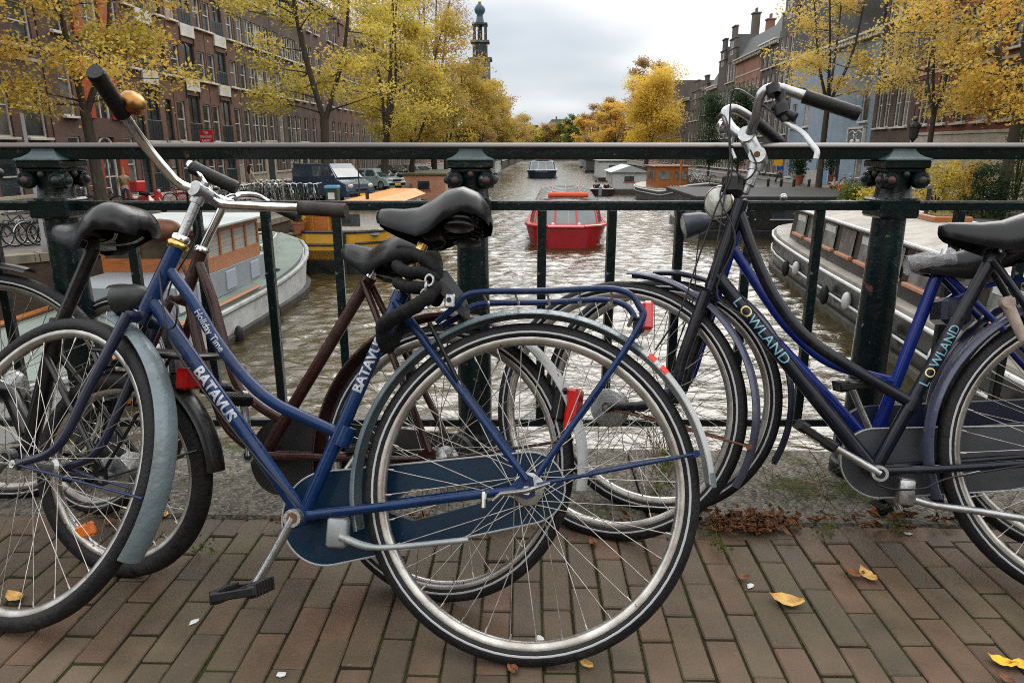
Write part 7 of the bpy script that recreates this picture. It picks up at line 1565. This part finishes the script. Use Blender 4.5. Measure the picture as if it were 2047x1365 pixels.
# ---- posts, lamps, bins, planters
M_iron = mat('dark_iron', (.02,.024,.024), (.035,.038,.038), scale=3, rough=.5)
def post(name, label, px, py, H, r, m, cat='post', top=None):
    v = onz(px, py, QZ); o = empty(name, T(v.x,v.y,QZ), label, cat); g = G(); g.lathe([(r*1.8,0),(r*1.8,.3),(r,.4),(r*.8,H)],10); g.build('shaft', m, o); return o
post('sign_post', 'thin grey post at the quay corner by the parked bicycles', 92, 506, 3.6, .05, mat('galvanised_post', (.22,.22,.22), rough=.5, metal=.4))
post('sign_post', 'thin dark post beside the van bonnet', 720, 408, 2.9, .035, M_iron)
lp_ = post('street_lamp', 'old street lamp with crown lantern by the cream shop front', 1806, 408, 3.1, .06, M_iron, 'street lamp')
g = G(); g.lathe([(.06,3.1),(.13,3.2),(.20,3.25),(.26,3.75),(.30,3.78),(.30,3.84),(.18,3.98),(.07,4.08),(.09,4.14),(.02,4.26)],8); g.build('lantern', M_iron, lp_)
for k in range(8): a = 2*PI*k/8; g = G(); g.ball((.29*math.cos(a),.29*math.sin(a),3.88),.045,8,6); g.build('crown_point', M_iron, lp_)
v = onz(667, 420, QZ); o = empty('litter_bin', T(v.x,v.y,QZ), 'green litter bin with blue lid in front of the elm trunk', 'bin'); g = G(); g.cbox(-.28,.28,-.28,.28,0,.95,.04); g.build('body', mat('bin_green', (.02,.05,.035), rough=.5), o); g = G(); g.cbox(-.32,.32,-.32,.32,.95,1.12,.05); g.build('lid', mat('bin_blue', (.08,.22,.36), rough=.5), o); g = G(); g.box(-.15,.15,-.287,-.281,.5,.8); g.build('notice', M_boatwhite, o)
for px, lb, m_, H_ in ((1594,'terracotta planter with a shrub by the blue house door',LM_green,1.3),(1660,'planter with a spiky shrub behind the sitting people',LM_green,1.6)):
    v = onz(px, 371, QZ); o = empty('planter', T(v.x,v.y,QZ), lb, 'planter'); g = G(); g.lathe([(.32,0),(.42,.7),(.46,.72),(.46,.8),(.40,.8)],14); g.build('pot', mat('terracotta', (.30,.10,.06), rough=.8), o)
    rng = np.random.default_rng(5); cen = [(rng.normal(0,.3),rng.normal(0,.3),.9+rng.random()*H_) for _ in range(60)]; tag(link('foliage', leaves_mesh('foliage', cen, 26, .14, .13, m_, rng, .9), o), kind='stuff')
v = onz(1551, 368, QZ); o = empty('street_sign', T(v.x,v.y,QZ), 'blue square sign above a small yellow plate on a post', 'sign'); g = G(); g.cyl((0,0,0),(0,0,2.8),.035,8); g.build('post', M_iron, o); g = G(); g.cbox(-.38,.38,-.06,-.03,1.95,2.75,.01); g.build('blue_plate', mat('sign_blue', (.02,.12,.50), rough=.4), o); g = G(); g.cbox(-.36,.36,-.06,-.03,1.45,1.9,.01); g.build('yellow_plate', mat('sign_yellow', (.75,.42,.03), rough=.4), o)
for k, px in enumerate((1622,1641)):
    v = onz(px, 372, QZ); o = empty('pavement_board', T(v.x,v.y,QZ) @ RZ(-.3), 'white framed A-board, %s of the two outside the blue house' % ['left','right'][k], 'board'); g = G(); g.cbox(-.38,.38,-.02,.02,.1,1.15,.01,RX(-.15)); g.build('panel', mat('board_%d' % k, [(.5,.48,.44),(.18,.36,.55)][k], rough=.6), o)
    g = G(); 
    for s in (-1,1): g.box(s*.40-.03,s*.40+.03,-.03,.03,0,1.2,RX(-.15))
    g.build('frame', M_wframe, o)
for k, px in enumerate((1500,1534,1560,1585,1615)):
    v = onz(px, 383+k*.8, QZ); g = G(); g.lathe([(.09,0),(.09,.7),(.11,.74),(.08,.86),(.02,.9)],10); tag(g.build('bollard', M_iron, None, T(v.x,v.y,QZ)), 'dark iron bollard on the right quay, %s from the left' % ords[k], 'bollard', 'quay bollards')
# ================================================================== litter on the bridge
def leaf_shape(L, W, curl, seed):
    rng = random.Random(seed); g = G(); n = 9; secs = []
    for i in range(n):
        t = i/(n-1); w_ = W*(math.sin(PI*min(1,max(.02,t)))**.7)*(1+.12*rng.uniform(-1,1)); z = curl*L*(4*(t-.5)**2)*.5+rng.uniform(-.0015,.0015)
        secs.append([(-w_,L*(t-.5),z+.35*w_*curl*2.4),(-w_*.5,L*(t-.5)+.003,z+.004),(0,L*(t-.5),z),(w_*.5,L*(t-.5)+.003,z+.004),(w_,L*(t-.5),z+.35*w_*curl*2.4)])
    vs = [p for s in secs for p in s]; fs = []
    for i in range(n-1):
        for k in range(4): a = i*5+k; fs.append((a,a+1,a+6,a+5))
    g.add(vs, fs, True); g.add([(x,y,z-.0006) for x,y,z in vs], [f[::-1] for f in fs], True); return g
M_ly = mat('yellow_fallen_leaf', (.62,.40,.12), (.45,.24,.07), scale=25, rough=.6); M_lb = mat('brown_fallen_leaf', (.20,.085,.035), (.11,.05,.025), scale=25, rough=.7); M_lg = mat('bright_yellow_fallen_leaf', (.72,.48,.04), (.6,.36,.03), scale=25, rough=.6)
for k, (px, py, L_, m, lb, a) in enumerate(((1572,1203,.075,M_ly,'pale yellow curled leaf on the bricks in front of the leaf heap',1.3),(1735,1152,.055,M_ly,'tan leaf lying beside a brown one below the orange pedal reflector',.3),(1706,1148,.05,M_lb,'brown leaf touching the tan leaf on the bricks',1.5),(2005,1325,.05,M_lg,'bright yellow leaf at the lower right corner',1.0),(2040,1330,.045,M_lg,'second yellow leaf cut by the right edge',1.6),(1485,1155,.035,M_lb,'small dark leaf left of the pale yellow leaf',1.2),(1025,1338,.035,M_lb,'curled brown leaf under the blue bicycle rear wheel',.4),(1172,1328,.035,M_ly,'small ochre leaf right under the rear tyre',.9),(1185,1085,.035,M_lb,'brown leaf below the navy bicycle front wheel',.2),(2010,1358,.03,M_lb,'reddish leaf bottom right',.6),(30,1195,.05,M_ly,'tan leaf inside the front wheel at the left edge',1.1),(220,1045,.05,M_lb,'brown leaf behind the small wheel',.7),(330,1030,.03,M_ly,'ochre leaf beside the grey front mudguard',.2))):
    v = onz(px, py, .006); tag(leaf_shape(L_, L_*.30, .28, k).build('fallen_leaf', m, None, T(v.x,v.y,.008) @ RZ(a) @ RX(random.uniform(-.1,.1))), lb, 'leaf', 'fallen leaves')
rng = random.Random(3); g = G()
for k in range(330):
    px, py = (rng.gauss(1500,48), rng.gauss(1050,10)) if k < 190 else (rng.uniform(560,2040), rng.gauss(1046,7)); v = onz(px, py, .01); b_ = leaf_shape(rng.uniform(.014,.042), rng.uniform(.004,.011), rng.uniform(.2,.5), k)
    g.add(b_.v, b_.f, True, T(v.x,v.y,.012+abs(rng.gauss(0,.010))) @ RZ(rng.uniform(0,6.28)) @ RX(rng.gauss(0,.5)) @ RY(rng.gauss(0,.5)))
tag(g.build('leaf_heap', mat('brown_leaf_heap', (.19,.080,.032), (.075,.038,.02), scale=22, rough=.8), None), kind='stuff')
g = G()
for k in range(150):
    px, py = (rng.gauss(1640,60), rng.gauss(965,32)) if k < 90 else (rng.gauss(1330,25), rng.gauss(915,30)); v = onz(px, py, .01); a = rng.uniform(0,6.28); l_ = rng.uniform(.05,.16); z1 = abs(rng.gauss(0,.05)) if k < 90 else rng.uniform(.05,.22)
    g.tube(spline([(v.x,v.y,.008),(v.x+.5*l_*math.cos(a),v.y+.5*l_*math.sin(a),.01+z1*.7),(v.x+l_*math.cos(a),v.y+l_*math.sin(a)*.7,.01+z1)],3), .0009, 4)
tag(g.build('dry_weeds', mat('dry_weed', (.20,.15,.08), (.10,.10,.04), scale=9, rough=.8), None), kind='stuff')
rngn = np.random.default_rng(4); cen = []
for px, py, n_ in ((1330,930,20),(1325,970,12),(1650,1050,6),(400,1090,5),(1436,1085,6),(1790,1052,6),(560,905,4),(235,1015,6)):
    for _ in range(n_): v = onz(px+rngn.normal(0,12), py+rngn.normal(0,8), .02); cen.append((v.x,v.y,.015+abs(rngn.normal(0,.03 if py < 1000 else .008))))
tag(link('green_weeds', leaves_mesh('green_weeds', cen, 9, .010, .010, LM_mid, rngn, .8)), kind='stuff')
for k, (px, py) in enumerate(((562,1347),(388,1242),(1080,1275),(1815,1066),(1500,1170))):
    v = onz(px, py, .004); g = G(); r = random.Random(k); g.ball((0,0,0),.007,8,5,(1.6,1,.35)); g.v = [(x*(1+r.uniform(-.3,.3)),y*(1+r.uniform(-.3,.3)),z) for x,y,z in g.v]; tag(g.build('paper_scrap', mat('white_scrap', (.6,.6,.6), rough=.7), None, T(v.x,v.y,.004) @ RZ(k)), 'tiny white scrap on the bricks, %s' % ['at the bottom edge','below the pedal','under the rear wheel','beside the orange pedal reflector','near the small dark leaf'][k], 'litter', 'white scraps')
